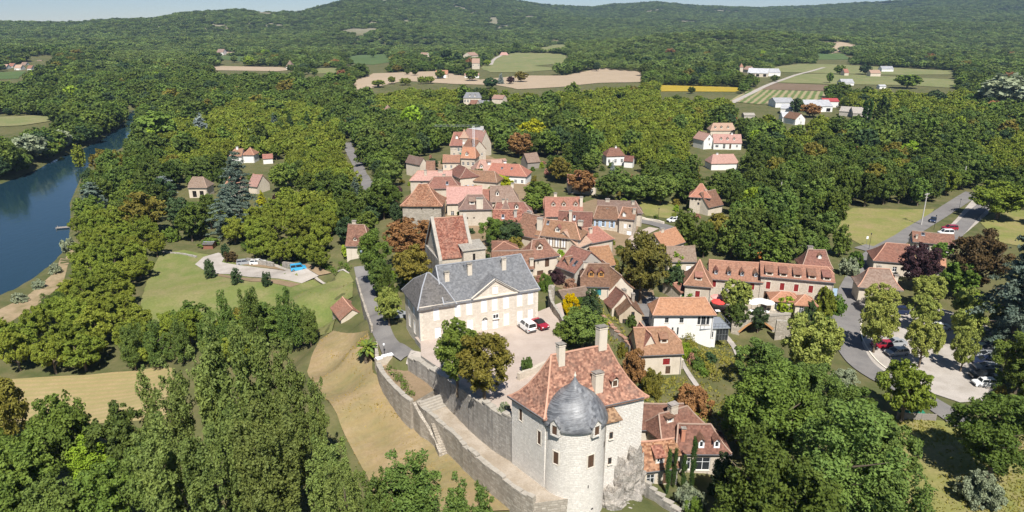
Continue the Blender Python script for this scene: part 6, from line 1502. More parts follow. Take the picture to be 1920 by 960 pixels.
def shape(kind, rng):
    """clumps for a tree about 10 m wide; returns clumps, nominal height, squash, up bias"""
    if kind == "broad":
        c = ell_clumps(rng, 14, (0, 0, 7.0), (3.4, 3.4, 3.6), .7, 1.0, 1.0, 1.7, 2.8) + ell_clumps(rng, 75, (0, 0, 7.0), (4.1, 4.1, 4.4), .72, 1.06, .45, .95, 2.6) + ell_clumps(rng, 5, (0, 0, 6.5), (2, 2, 2.5), .1, .9, 1.5, 2.0)
        return c, 12.0, .85, .35
    if kind == "walnut":
        c = ell_clumps(rng, 14, (0, 0, 5.3), (3.8, 3.8, 2.6), .7, 1.0, .8, 1.35, 2.0) + ell_clumps(rng, 65, (0, 0, 5.4), (4.4, 4.4, 3.1), .72, 1.05, .4, .8, 1.9) + ell_clumps(rng, 4, (0, 0, 5), (2.5, 2.5, 1.8), .1, .9, 1.3, 1.7)
        return c, 9.5, .8, .45
    if kind == "plane":
        c = ell_clumps(rng, 85, (0, 0, 7.3), (4.3, 4.3, 4.2), .86, 1.0, .55, .85, 2.9) + ell_clumps(rng, 12, (0, 0, 7), (2.8, 2.8, 3), .2, .9, 1.5, 2.0)
        return c, 12.0, .9, .3
    if kind == "poplar":
        c = []
        for k in range(13):
            a = rng.random() * 6.28; q = rng.random() ** .5 * 3.9; top = 24 - q * .8 - rng.random() * 5 * (k > 2)
            for z in np.arange(4.0, top, 1.15):
                w = 1.25 * math.sin(math.pi * min(1, (top - z) / (top - 2) * .8 + .2)) + .25
                for j in range(2):
                    b = rng.random() * 6.28
                    c.append(((q * math.cos(a) * (1 + z / 60) + math.cos(b) * w * .6, q * math.sin(a) * (1 + z / 60) + math.sin(b) * w * .6, z + rng.normal() * .4), .3 * w + .2 + rng.random() * .5))
        return c, 24.0, 1.15, .25
    if kind == "ash":
        c = []
        for k in range(12):
            a = rng.random() * 6.28; q = rng.random() ** .5 * 3.6; top = 16 - q * 1.0 - rng.random() * 5
            for z in np.arange(3.0, top, 1.0):
                w = 1.6 * math.sin(math.pi * min(1, (top - z) / (top - 1) * .75 + .16)) + .3
                b = rng.random() * 6.28
                c.append(((q * math.cos(a) + math.cos(b) * w * .6, q * math.sin(a) + math.sin(b) * w * .6, z), .36 * w + .25 + rng.random() * .5))
        return c, 16.0, .95, .3
    if kind == "cone":
        c = []
        for z in np.arange(1.2, 15.6, .62):
            rr = 4.7 * (1 - z / 16.0) ** .85 + .12
            for j in range(max(3, int(rr * 3.2))):
                a = rng.random() * 6.28; q = rr * (.72 + .3 * rng.random())
                c.append(((q * math.cos(a), q * math.sin(a), z - q * .12), .32 + .12 * rr))
            if rr > 1: c.append(((0, 0, z), rr * .55))
        return c, 16.0, .6, .3
    if kind == "cedar":
        c = []
        for z in np.arange(1.6, 15.6, .95):
            rr = (4.9 * (1 - (z / 16.2) ** 1.6) ** .8) * (.72 + .4 * rng.random()) + .35
            nb = 6 if rr > 2 else 4
            a0 = rng.random() * 6.28
            for j in range(nb):
                a = a0 + j * 6.28 / nb + rng.normal() * .2; L = rr * (.5 + .65 * rng.random())
                for q in np.arange(.25, 1.01, .17):
                    c.append(((q * L * math.cos(a) + rng.normal() * .15, q * L * math.sin(a) + rng.normal() * .15, z + .25 * math.sin(q * 2.2) * L * .3 - .5 * q * q), .38 + .38 * (1 - abs(q - .55)) * min(1, rr / 3)))
        return c, 16.0, .38, .5
    if kind == "column":
        c = [((rng.normal() * .55, rng.normal() * .55, z), .45 + .75 * math.sin(math.pi * min(1, (10.1 - z) / 9.2 * .88 + .1))) for z in np.arange(.4, 9.8, .16)]
        return c, 10.0, 1.5, .3
    if kind == "shrub":
        c = ell_clumps(rng, 60, (0, 0, 1.2), (4.3, 4.3, 4.4), .65, 1.05, .4, 1.0, .2) + ell_clumps(rng, 6, (0, 0, 2), (2.5, 2.5, 2), .1, .9, 1.6, 2.0, .2)
        return c, 6.0, .85, .35
LODN = {-1: (38000, .155), 0: (19500, .218), 1: (7000, .41), 2: (1900, .79)}
CROWNS = {}; TRUNKS = {}
def crown_mesh(shp, mat, lod, var):
    key = (shp, mat, lod, var)
    if key in CROWNS: return CROWNS[key]
    rng = np.random.default_rng(abs(hash((shp, var))) % 100000 if False else (sum(map(ord, shp)) * 7 + var * 131))
    cl, Hn, sq, up = shape(shp, rng)
    n, s = LODN[lod]
    tz = max(k[0][2] + k[1] * sq * .8 for k in cl); rx = np.percentile([math.hypot(k[0][0], k[0][1]) + k[1] * 1.0 for k in cl], 98) / (1.3 if shp == 'column' else 5.0)
    cl = [((np.array(k[0]) / (rx, rx, tz / Hn)), np.array([k[1] / rx, k[1] / rx, k[1] * sq / (tz / Hn)])) for k in cl]
    if shp == "poplar": n = int(n * 1.7)
    if shp == "column": n = int(n * .5); s *= .6
    if shp in ("cone", "cedar"): s *= .8; n = int(n * 1.3)
    if shp == "plane" and lod == 0: n = int(n * 1.2)
    co = cloud(cl, n, s, rng, up, sq)
    me = raw_mesh("crown", co, np.arange(len(co), dtype=np.int32).reshape(-1, 4), LM[mat], False)
    CROWNS[key] = me
    return me
def trunk_mesh(shp, var):
    key = (shp, var)
    if key in TRUNKS: return TRUNKS[key]
    rnd = random.Random(var * 17 + len(shp))
    H = dict(broad=12, walnut=9.5, plane=12, poplar=24, ash=16, cone=16, cedar=16, column=10, shrub=6)[shp]
    mb = MB(); r0 = dict(poplar=.42, cone=.3, cedar=.42, column=.12, shrub=.14).get(shp, .34)
    top = H * (.78 if shp in ("cone", "cedar", "poplar", "column") else .62)
    mb.tube([((0, 0, -1.0), r0 * 1.3), ((0, 0, .25), r0), ((.08, .05, top * .4), r0 * .72), ((-.05, .1, top * .75), r0 * .42), ((.0, 0, top), r0 * .12)], 7)
    if shp not in ("column",):
        for k in range(9 if shp != "shrub" else 5):
            a = k * 2.4 + rnd.random(); z = top * (.3 + .6 * k / 9); L = (2.6 if shp != "poplar" else 2.0) * (.7 + .6 * rnd.random())
            rise = L * (.75 if shp not in ("cone", "cedar") else .05)
            mb.tube([((0, 0, z), r0 * .42), ((math.cos(a) * L * .5, math.sin(a) * L * .5, z + rise * .6), r0 * .25), ((math.cos(a) * L, math.sin(a) * L, z + rise * 1.25), r0 * .07)], 5, cap=False)
    TRUNKS[key] = mb.mesh("trunk", BARK)
    return TRUNKS[key]
NOMH = dict(broad=12., walnut=9.5, plane=12., poplar=24., ash=16., cone=16., cedar=16., column=10., shrub=6.)
NTREE = [0]
FARPROTO = {}
TREE_SPOTS = []
def plant(name, label, shp, mat, p, w, h, group=None, cat="tree", lod=None, var=None, trunk=True):
    """tree of width w and height h standing at p"""
    d = math.hypot(p[0], p[1])
    NTREE[0] += 1
    if lod in (0, None) and d < 135 and w > 11.5: lod = -1
    if lod is None: lod = 0 if d < 150 else 1 if d < 400 else 2
    var = NTREE[0] % (1 if lod < 0 else 2 if lod < 2 else 3) if var is None else var
    root = empty(name, (p[0], p[1], p[2]), (NTREE[0] * 2.399) % 6.283, label, cat, group)
    nw = 2.6 if shp == "column" else 10.0
    root.scale = (w / nw, w / nw, h / NOMH[shp])
    if trunk: link("trunk", trunk_mesh(shp, var % 2), root)
    c = link("crown", crown_mesh(shp, mat, lod, var), root)
    FARPROTO.setdefault((shp, mat, lod), {})[var] = c
    TREE_SPOTS.append((p[0], p[1], w * .5))
    return root
def T(shp, mat, fx, fy, top, wpx, label, name="broadleaf_tree", cat="tree", group=None, lod=None, z=None, **k):
    p = foot(fx, fy) if z is None else at(fx, fy, z); dep = project(p)[2]
    lo, hi = .5, 60.0
    for _ in range(30):
        m = (lo + hi) / 2
        if project((p.x, p.y, p.z + m))[1] > top: lo = m
        else: hi = m
    return plant(name, label, shp, mat, (p.x, p.y, p.z - .1), wpx * dep / FPX, lo, group, cat, lod, **k)
# ------------------------------------------------------------------ single trees and shrubs that can be told apart
T("broad", "oak", 858, 732, 595, 92, "green leafy tree on the courtyard edge, left of a bronze tree", z=11.4)
T("broad", "bronze", 908, 754, 622, 112, "bronze tinted round tree above the tall castle wall", z=11.9)
T("broad", "darkbronze", 1200, 570, 434, 108, "huge dark olive tree in the middle of the village", lod=0)
T("ash", "lime", 1267, 512, 472, 36, "small bright lime green tree beside a dark blue green tree")
T("broad", "dark", 1263, 552, 498, 46, "dark blue green tree left of the inn")
T("broad", "copper", 772, 492, 410, 102, "wide copper leaved tree left of the church", lod=0)
T("broad", "bronze", 775, 545, 460, 82, "dome shaped bronze green tree behind the manor's slate roof", lod=0)
T("broad", "oak", 704, 528, 430, 66, "dark green tree beside the road below the lone house", lod=0)
T("broad", "ash", 716, 560, 484, 54, "light green tree beside the climbing road")
T("ash", "oak", 728, 582, 500, 46, "slender dark tree in the row beside the climbing road")
T("broad", "plane", 730, 612, 538, 54, "small street tree with round light crown by the parked silver car")
T("broad", "oak", 925, 462, 408, 58, "round green tree left of the dark one between church and orange roof", lod=0)
T("broad", "dark", 958, 466, 412, 56, "dark round tree between the church and the orange roof", lod=0)
T("broad", "bronze", 966, 474, 444, 34, "small olive tree below the dark round tree")
T("column", "cypress", 917, 492, 432, 13, "slim dark cypress beside the church stair block", "cypress_tree")
T("broad", "ash", 1092, 655, 578, 92, "full green tree hanging over the courtyard's right edge")
T("broad", "oak", 1062, 652, 600, 60, "leafy tree at the corner of the courtyard car park")
T("ash", "dark", 1108, 606, 540, 50, "dark compact tree right of the golden bush")
T("shrub", "golden", 1068, 590, 548, 40, "golden yellow bush beside the tile shed", "bush", "shrub")
T("shrub", "purple", 1043, 530, 503, 38, "dark purple bush below the balcony house", "bush", "shrub")
T("shrub", "pink", 1070, 545, 520, 30, "pinkish flowering shrub in the balcony house garden", "bush", "shrub")
T("shrub", "hedge", 1108, 548, 520, 34, "green bush in front of the oak dormer house", "bush", "shrub")
T("shrub", "hedge", 1024, 545, 512, 30, "green shrub under the stone balcony", "bush", "shrub")
T("shrub", "yellow", 1136, 618, 598, 24, "round yellow green bush in the garden above the old wall", "bush", "shrub")
T("shrub", "ash", 1182, 612, 590, 26, "small bushy tree in front of the beige cottage", "bush", "shrub")
T("shrub", "ash", 988, 694, 668, 26, "round shrub on the dry grass behind the castle roof", "bush", "shrub", z=11.6)
T("shrub", "willow", 945, 778, 752, 28, "grey green tuft on top of the tall castle wall", "bush", "shrub", z=12.2)
T("shrub", "copper", 1010, 950, 926, 30, "reddish bush at the foot of the round tower", "bush", "shrub")
T("shrub", "copper", 1190, 712, 650, 54, "reddish flowering shrub mass behind the castle roof", "bush", "shrub")
T("shrub", "bronze", 1222, 740, 690, 44, "brownish bush right of the castle's rear corner", "bush", "shrub")
T("shrub", "copper", 1300, 770, 722, 74, "rust tinged hedge bush above the thick chimney house", "bush", "shrub")
T("column", "cypress", 1250, 925, 842, 14, "leftmost dark cypress in front of the mottled cottage", "cypress_tree")
T("column", "cypress", 1262, 915, 838, 12, "second cypress from the left in front of the mottled cottage", "cypress_tree")
T("column", "cypress", 1279, 922, 852, 13, "third cypress from the left in front of the mottled cottage", "cypress_tree")
T("column", "cypress", 1295, 918, 817, 15, "tallest cypress, rightmost in front of the dormer house", "cypress_tree")
T("shrub", "willow", 1290, 950, 910, 62, "big grey green shrub below the cypresses", "bush", "shrub")
T("shrub", "hedge", 1302, 965, 932, 48, "clipped dark shrub at the bottom below the cypresses", "bush", "shrub")
T("shrub", "dark", 1334, 925, 905, 20, "round clipped ball beside the garden steps", "bush", "shrub")
T("broad", "dark", 1352, 945, 848, 52, "dark small tree right of the garden steps")
# inn and lane
T("plane", "plane", 1378, 590, 525, 60, "lime leaved round tree on the inn terrace", "lime_tree")
T("broad", "ash", 1380, 622, 562, 48, "round green tree beside the glazed annex")
T("broad", "dark", 1420, 624, 576, 36, "small dark tree by the stream bridge")
T("shrub", "hedge", 1424, 566, 524, 30, "green climber bush against the inn wall", "bush", "shrub")
T("broad", "lime", 1470, 598, 555, 42, "bright green little tree in front of the inn porch")
T("shrub", "dark", 1516, 598, 562, 28, "dark little tree before the right porch", "bush", "shrub")
T("shrub", "hedge", 1300, 566, 546, 56, "vine covered pergola hedge left of the inn", "bush", "shrub")
T("shrub", "willow", 1448, 604, 578, 26, "pale grass like shrub on the inn terrace", "bush", "shrub")
T("plane", "plane", 1512, 716, 588, 112, "large round lime tree beside the road bend below the inn", "lime_tree")
T("shrub", "walnut", 1546, 588, 538, 40, "yellow green creeper on the right end of the inn", "bush", "shrub")
T("shrub", "hedge", 1572, 590, 560, 30, "roadside shrub below the inn's end wall", "bush", "shrub")
T("broad", "orange", 1412, 492, 452, 58, "orange flowering tree behind the inn roof")
T("shrub", "willow", 1590, 516, 482, 40, "grey green shrub at the road bend behind the inn", "bush", "shrub")
T("shrub", "hedge", 1600, 502, 470, 34, "green shrub at the junction", "bush", "shrub")
T("shrub", "bronze", 1260, 668, 636, 40, "brownish hedge bush between chalet and annex", "bush", "shrub")
T("shrub", "lime", 1284, 670, 640, 30, "bright garden bush right of the chalet", "bush", "shrub")
T("shrub", "ash", 1308, 692, 668, 26, "rounded garden bush beside the narrow path", "bush", "shrub")
T("shrub", "ash", 1347, 628, 608, 26, "small tree in front of the conservatory", "bush", "shrub")
PL = [(1645, 592, 526, 76, "pollarded plane tree in front of the toll house, rear of the left pair"), (1633, 662, 556, 84, "pollarded plane tree at the road edge, front of the left pair"),
      (1731, 580, 508, 78, "rear plane tree of the middle row in the car park"), (1722, 622, 548, 74, "middle plane tree of the middle row in the car park"), (1718, 690, 588, 78, "front plane tree of the middle row in the car park"),
      (1806, 610, 534, 76, "rear plane tree of the right row in the car park"), (1803, 650, 570, 78, "middle plane tree of the right row in the car park"), (1796, 698, 614, 60, "front plane tree of the right row in the car park")]
for x, y, t, w, lb in PL: T("plane", "plane", x + 4, y, t + 7, w * .84, lb, "plane_tree", group="pollarded plane trees in the car park", lod=0)
T("broad", "purple", 1718, 545, 458, 78, "nearly black purple beech above the plane trees", lod=0)
T("broad", "darkcopper", 1822, 555, 430, 112, "large dark copper beech right of the purple beech", lod=0)
T("broad", "hedge", 1762, 490, 455, 40, "small round green tree between the road house and the beeches")
T("broad", "hedge", 1792, 560, 490, 70, "glossy green tree below the copper beech")
T("shrub", "lime", 1820, 570, 545, 50, "bright hedge behind the right row of plane trees", "bush", "shrub")
T("cedar", "cedar", 1888, 668, 432, 150, "big grey green cedar at the right edge above the car park", "cedar_tree", lod=0)
T("broad", "ash", 1880, 640, 560, 60, "tree in the shade of the right hand cedar")
T("broad", "walnut", 1868, 412, 340, 110, "wide pale tree shading the upper car park", "walnut_tree", lod=0)
T("broad", "oak", 1915, 720, 640, 60, "bushy tree behind the row of parked cars")
T("broad", "oak", 1925, 775, 690, 70, "green tree at the right edge beyond the white car")
T("shrub", "bronze", 1872, 752, 722, 26, "brown green bush at the end of the car row", "bush", "shrub")
T("walnut", "walnut", 1690, 790, 680, 110, "walnut tree in front of the car park by the bins", "walnut_tree", lod=0)
T("broad", "oak", 1850, 900, 744, 176, "large dense tree alone on the southern meadow", lod=0)
T("shrub", "willow", 1832, 942, 884, 88, "loose shrub on the southern meadow", "bush", "shrub")
T("broad", "ash", 1420, 730, 640, 100, "leafy tree right of the chalet garden path", lod=0)
T("broad", "oak", 1440, 880, 690, 190, "tall bushy tree to the right of the dormer house", lod=0)
T("ash", "oak", 1400, 1010, 800, 150, "dark tree mass at the bottom right of the cypresses", lod=0)
T("ash", "ash", 1560, 1000, 750, 230, "broad feathery tree in the bottom right thicket", lod=0)
T("broad", "ash", 1520, 830, 690, 140, "round crowned tree in the middle of the right thicket", lod=0)
T("broad", "oak", 1580, 830, 722, 110, "tree of the right thicket nearest the road bend", lod=0)
T("broad", "willow", 1578, 742, 692, 56, "greyish tree between lime tree and road bend", lod=0)
T("broad", "ash", 1640, 930, 780, 130, "outermost tree of the right thicket beside the meadow", lod=0)
T("broad", "oak", 1480, 1030, 860, 170, "low tree of the right thicket on the bottom edge", lod=0)
T("ash", "ash", 1660, 1040, 880, 130, "tree on the bottom edge next to the meadow", lod=0)
T("broad", "oak", 1380, 830, 740, 80, "shadowy tree right behind the dormer house", lod=0)
# poplars and trees of the left foreground
PO = [(425, 925, 640, 120), (490, 950, 596, 150), (560, 940, 640, 110), (350, 960, 690, 110), (612, 930, 716, 70), (520, 1040, 760, 150), (630, 1040, 830, 110), (430, 1060, 790, 140), (330, 1060, 800, 140), (660, 1080, 870, 90)]
POL = ["poplar with pale olive crown left of the tallest foreground poplar", "tallest poplar of the left foreground", "poplar right of the tallest foreground poplar", "leftmost tall poplar of the foreground clump", "slim poplar standing apart against the dry lawn", "low poplar at the bottom centre of the left clump", "poplar at the bottom right end of the left clump", "bottom poplar below the leftmost tall one", "bottom poplar at the left of the clump", "small poplar peeping in beside the lawn"]
for (x, y, t, w), lb in zip(PO, POL): T("poplar", "poplar", x, y, t - 12, w * .76, lb, "poplar_tree", group="foreground poplars", lod=0)
T("poplar", "ash", 775, 1060, 842, 120, "dark green poplar at the bottom edge below the dry lawn", "poplar_tree", lod=0)
T("poplar", "ash", 880, 1110, 902, 100, "low poplar top at the bottom edge under the outer wall", "poplar_tree", lod=0)
T("poplar", "ash", 720, 1090, 880, 80, "poplar top left of the dark green one at the bottom edge", "poplar_tree", lod=0)
T("shrub", "lime", 505, 1010, 905, 90, "bright green sapling crown at the bottom of the poplar clump", "bush", "shrub", lod=0)
LF = [("broad", "oak", 140, 910, 740, 120, "grey green tree in the left foreground before the hay field"), ("broad", "oak", 60, 990, 820, 140, "dark tree in the lower left corner"), ("broad", "ash", 245, 900, 760, 120, "yellowish tree at the hay field's edge left of the poplars"),
      ("ash", "lime", 180, 930, 820, 90, "yellow green young tree in the left foreground"), ("broad", "oak", 210, 1010, 870, 130, "tree below the yellow green one"), ("broad", "ash", 290, 980, 830, 110, "tree between yellow green tree and poplars"), ("broad", "oak", 10, 960, 790, 90, "tree on the left edge below the hay field"),
      ("broad", "bronze", 15, 860, 705, 110, "sparse bronze tree on the left edge in front of the hay field"), ("broad", "ash", 120, 1050, 900, 130, "tree on the bottom edge at far left"), ("broad", "oak", 20, 1060, 900, 120, "corner tree at the very bottom left")]
for s, m, x, y, t, w, lb in LF: T(s, m, x, y, t, w, lb, lod=0)
for x, y, t, w, lb in [(38, 566, 548, 30, "low willow bush on the sandy bank, leftmost"), (74, 540, 524, 26, "low willow bush in the middle of the sandy bank"), (104, 512, 494, 26, "low willow bush at the upper end of the sandy bank"), (130, 470, 446, 30, "willow bush where the bank meets the grove")]: T("shrub", "willow", x, y, t, w, lb, "bush", "shrub")
# lawn saplings, garden trees and conifers on the left
T("ash", "dark", 395, 524, 485, 24, "leftmost sapling on the river lawn", "young_tree", group="saplings beside the drive")
T("ash", "dark", 444, 534, 501, 24, "middle sapling beside the drive", "young_tree", group="saplings beside the drive")
T("ash", "dark", 500, 539, 509, 20, "rightmost sapling beside the drive", "young_tree", group="saplings beside the drive")
RB = [(345, 682, 598, 56), (396, 675, 588, 52), (432, 672, 545, 50), (482, 668, 530, 54), (546, 662, 540, 62), (584, 652, 572, 46), (300, 690, 600, 60), (255, 694, 606, 60)]
RBL = ["fourth from the right among the pointed trees between lawn and hay field", "short tree before the peaked pair on the lawn's lower edge", "peaked tree on the lower edge of the river lawn", "tallest peaked tree on the lower edge of the river lawn", "wide tree at the right end of the lawn's lower edge", "rightmost low tree beside the dry grass bank", "tree left of the lawn's peaked trees", "leftmost tree of the row below the river lawn"]
for (x, y, t, w), lb in zip(RB, RBL): T("ash", "ash", x, y, t, w * .85, lb, "ash_tree", group="trees between lawn and hay field", lod=0)
T("cone", "bluecedar", 378, 262, 210, 42, "blue conifer standing above the walnut grove", "conifer_tree")
T("cone", "cedar", 516, 246, 210, 24, "pointed conifer, leftmost of three in the walnut grove", "conifer_tree")
T("cone", "cypress", 545, 250, 207, 24, "pointed conifer, middle of three in the walnut grove", "conifer_tree")
T("cone", "cypress", 578, 248, 208, 26, "pointed conifer, rightmost of three in the walnut grove", "conifer_tree")
T("cedar", "cedar", 452, 420, 284, 76, "tall cedar beside the red roofed riverside house", "cedar_tree", lod=0)
T("cedar", "cedar", 432, 446, 345, 78, "spreading cedar in front of the tall one", "cedar_tree", lod=0)
T("cedar", "bluecedar", 308, 372, 330, 48, "silvery blue cedar in the riverside garden", "cedar_tree")
T("broad", "bronze", 275, 440, 360, 80, "rounded umbrella pine with rusty crown in the riverside garden", "pine_tree")
T("broad", "copper", 246, 398, 366, 32, "small red leaved tree behind the umbrella pine")
T("broad", "copper", 290, 350, 328, 34, "red leaved tree behind the blue cedar")
T("broad", "dark", 338, 432, 370, 52, "dark rounded evergreen in the riverside garden")
T("shrub", "hedge", 372, 420, 384, 40, "green shrub right of the dark evergreen", "bush", "shrub")
T("cedar", "cedar", 176, 400, 342, 60, "feathery conifer on the river bank", "conifer_tree")
T("cone", "yellow", 492, 392, 356, 28, "golden conifer right of the tall cedar", "conifer_tree")
T("ash", "purple", 519, 396, 362, 20, "little black purple tree right of the golden conifer")
T("broad", "dark", 540, 400, 372, 30, "blue green bush tree right of the purple one")
T("cone", "cedar", 668, 372, 330, 34, "conifer beside the left road", "conifer_tree")
T("broad", "dark", 696, 420, 386, 40, "blue green tree above the lone house")
T("shrub", "purple", 740, 372, 346, 34, "purple bush left of the stone house by the pigeon tower", "bush", "shrub")
T("shrub", "darkcopper", 738, 402, 372, 36, "brown bush below the purple one", "bush", "shrub")
T("broad", "dark", 748, 426, 380, 36, "dark tree at the pigeon tower's left wall")
T("ash", "darkcopper", 435, 492, 470, 28, "dark red shrub at the bend of the drive", "bush", "shrub")
T("ash", "dark", 424, 484, 456, 22, "dark pointed shrub at the bend of the drive", "bush", "shrub")
T("shrub", "hedge", 392, 462, 446, 40, "hedge bush behind the little hut", "bush", "shrub")
T("shrub", "hedge", 322, 452, 424, 34, "round shrub on the garden lawn", "bush", "shrub")
T("shrub", "lime", 657, 478, 452, 36, "bright bush below the lone house", "bush", "shrub")
# upper village and centre trees
T("broad", "dark", 812, 322, 296, 24, "round dark bush tree before the steep red roof")
T("broad", "oak", 899, 346, 316, 32, "round green tree between the dark roofs of the upper village")
T("broad", "copper", 975, 296, 249, 52, "copper red tree behind the grey wooden barn", lod=1)
T("broad", "yellow", 998, 272, 222, 58, "yellowish crowned tree behind the copper tree")
T("broad", "dark", 1045, 292, 237, 48, "dark round tree on the lawn behind the barn")
T("poplar", "cypress", 1090, 322, 238, 36, "tall dark columnar conifer in the centre", "conifer_tree")
T("cone", "cypress", 1130, 274, 240, 18, "small dark conifer right of the tall columnar one", "conifer_tree")
T("cone", "bluecedar", 1148, 338, 300, 20, "small blue spruce in front of the villa", "conifer_tree")
T("broad", "copper", 1090, 368, 318, 56, "reddish copper tree behind the three dormer house")
T("broad", "oak", 1010, 380, 340, 60, "spreading green tree left of the three dormer house")
T("broad", "oak", 1000, 400, 362, 46, "green tree just left of the three dormer house")
T("shrub", "yellow", 940, 350, 328, 50, "yellow bamboo clump behind the grey brown roof", "bush", "shrub")
T("broad", "ash", 1238, 384, 330, 62, "spreading tree shading the village lawn")
T("broad", "ash", 1190, 382, 330, 60, "tree behind the grey brown long roof")
T("broad", "ash", 1140, 376, 326, 54, "tree between copper tree and long roof")
T("ash", "oak", 1282, 470, 392, 58, "tree right of the half orange roof")
T("cone", "cypress", 1425, 308, 254, 20, "dark conifer right of the white villa", "conifer_tree")
T("cone", "yellow", 1478, 286, 254, 18, "golden conifer in the trees below the farm", "conifer_tree")
T("poplar", "cypress", 1622, 238, 182, 20, "left dark poplar beside the humped sheds", "poplar_tree")
T("poplar", "cypress", 1650, 236, 178, 24, "right dark poplar beside the humped sheds", "poplar_tree")
T("broad", "copper", 1518, 220, 194, 40, "copper tree in the farmyard")
T("broad", "dark", 1492, 216, 184, 26, "dark tree in the farmyard")
T("broad", "willow", 1880, 208, 138, 90, "silver grey tree at the far right")
T("broad", "willow", 60, 300, 252, 60, "silver willow on the far river bank", "willow_tree")
T("broad", "willow", 118, 280, 244, 40, "grey green willow at the far river bend", "willow_tree")
T("poplar", "walnut", 152, 318, 270, 22, "slim poplar on the river's near bank", "poplar_tree")
T("broad", "oak", 300, 272, 208, 70, "large rounded tree on the inside of the river bend")
# lone trees of the fields
FT = [("broad", "dark", 1118, 134, 117, 17, "dark round tree alone at the edge of the bare field"), ("broad", "bronze", 977, 154, 133, 28, "olive round tree alone in the bare field"), ("broad", "dark", 673, 144, 127, 11, "small dark tree at the left end of the bare field"),
      ("broad", "oak", 968, 96, 78, 18, "dark tree above the green meadow"), ("broad", "oak", 825, 148, 130, 22, "tree right of the red roofed barn"), ("broad", "oak", 885, 152, 130, 26, "round tree left of the dark group in the bare field"), ("broad", "dark", 920, 166, 146, 30, "dark tree group head in the bare field"),
      ("cone", "bluecedar", 939, 158, 135, 14, "small blue conifer in the bare field group"), ("broad", "purple", 957, 158, 143, 16, "purple tree in the bare field group"), ("broad", "lime", 914, 124, 112, 16, "bright yellow green tree by the stone farmhouse"), ("broad", "copper", 880, 126, 108, 14, "reddish tree left of the stone farmhouse"),
      ("poplar", "dark", 838, 126, 92, 26, "tall dark tree left of the stone farmhouse"), ("ash", "dark", 858, 128, 98, 26, "second dark tall tree left of the stone farmhouse"), ("broad", "oak", 778, 142, 126, 16, "small tree left of the red roofed barn"), ("broad", "oak", 763, 140, 129, 12, "leftmost small tree before the red roofed barn"),
      ("broad", "oak", 1555, 156, 136, 14, "round tree alone in the pastures"), ("broad", "oak", 1574, 140, 122, 24, "pasture tree left of the small cottage"), ("broad", "dark", 1622, 140, 121, 24, "dark pasture tree between the two far houses"), ("broad", "oak", 1700, 166, 140, 52, "wide tree at the lower edge of the pasture"), ("broad", "oak", 1452, 154, 140, 18, "round tree at the end of the farm track"),
      ("walnut", "walnut", 710, 164, 150, 26, "walnut tree at the left of the tan field"), ("walnut", "walnut", 760, 160, 146, 24, "walnut tree before the tan field"), ("walnut", "walnut", 1330, 206, 186, 30, "walnut tree below the sunflower field"), ("broad", "wood", 700, 108, 92, 14, "tree in the green crop field"), ("broad", "hill", 440, 118, 104, 16, "tree beside the far green field"), ("broad", "wood", 1296, 176, 162, 16, "tree in front of the sunflower field")]
for s, m, x, y, t, w, lb in FT: T(s, m, x, y, t, w, lb, lod=2)
# one specimen of every crown form that the distant woods repeat
for i, (s, m, x, y, lb) in enumerate([("broad", "wood", 1060, 130, "roundish tree at the right rim of the green meadow"), ("broad", "wood", 1078, 128, "second tree at the right rim of the green meadow"), ("broad", "oak", 560, 140, "tree at the left of the pale northern strip"), ("broad", "oak", 590, 143, "second tree at the pale northern strip"),
                                       ("ash", "wood", 640, 124, "tall oval tree behind the pale northern strip"), ("ash", "oak", 1090, 126, "tall oval tree right of the green meadow"), ("broad", "hill", 620, 124, "tree behind the pale northern strip"), ("broad", "hill", 470, 121, "tree right of the far green field"), ("walnut", "hill", 545, 136, "low tree at the left of the pale northern field"), ("walnut", "walnut", 735, 158, "third walnut tree before the tan field"), ("walnut", "walnut", 790, 158, "fourth walnut tree before the tan field")]):
    for v in range(3):
        if v == 0 or i % 2 == 0: T(s, m, x + v * 9, y - v * .5, y - 15, 15, lb + ("" if v == 0 else ", just to its right" if v == 1 else ", two trees to its right"), "walnut_tree" if s == "walnut" else "broadleaf_tree", lod=2, var=v)
# ------------------------------------------------------------------ groves, woods and hill forest
def wpoly(px): return foot_many(px)
KEEP_CLEAR = [wpoly(p) for p in [
    [(690, 500), (690, 430), (745, 410), (745, 335), (800, 290), (830, 285), (838, 268), (920, 262), (940, 300), (1010, 296), (1062, 300), (1062, 318), (1010, 345), (1100, 372), (1200, 378), (1268, 378), (1268, 420), (1310, 470), (1330, 500), (1570, 512), (1620, 470), (1660, 480), (1760, 440), (1830, 360), (1900, 380), (1960, 470), (1960, 560), (1870, 600), (1890, 800), (1960, 800), (1960, 1100), (300, 1100), (-100, 1100), (-100, 722), (330, 697), (600, 655), (640, 640), (620, 560), (665, 520)],
    [(-160, 800), (-160, 540), (0, 566), (105, 500), (133, 450), (160, 468), (150, 540), (105, 590), (45, 632)],
    [(640, 262), (655, 262), (705, 355), (680, 362)],
    [(355, 530), (360, 476), (440, 468), (660, 508), (640, 540), (450, 545)], [(440, 545), (455, 500), (660, 520), (660, 560)],
    [(330, 372), (330, 352), (540, 362), (560, 380), (400, 400), (330, 440), (380, 480), (270, 480), (300, 400)],
    [(1318, 300), (1318, 262), (1400, 262), (1420, 300)],
    [(195, 118), (238, 98), (300, 87), (362, 83), (374, 112), (330, 122), (250, 127)],
    [(1062, 116), (1070, 92), (1150, 68), (1215, 74), (1160, 108), (1120, 118)],
    [(1100, 128), (1130, 118), (1206, 122), (1206, 136)],
]]
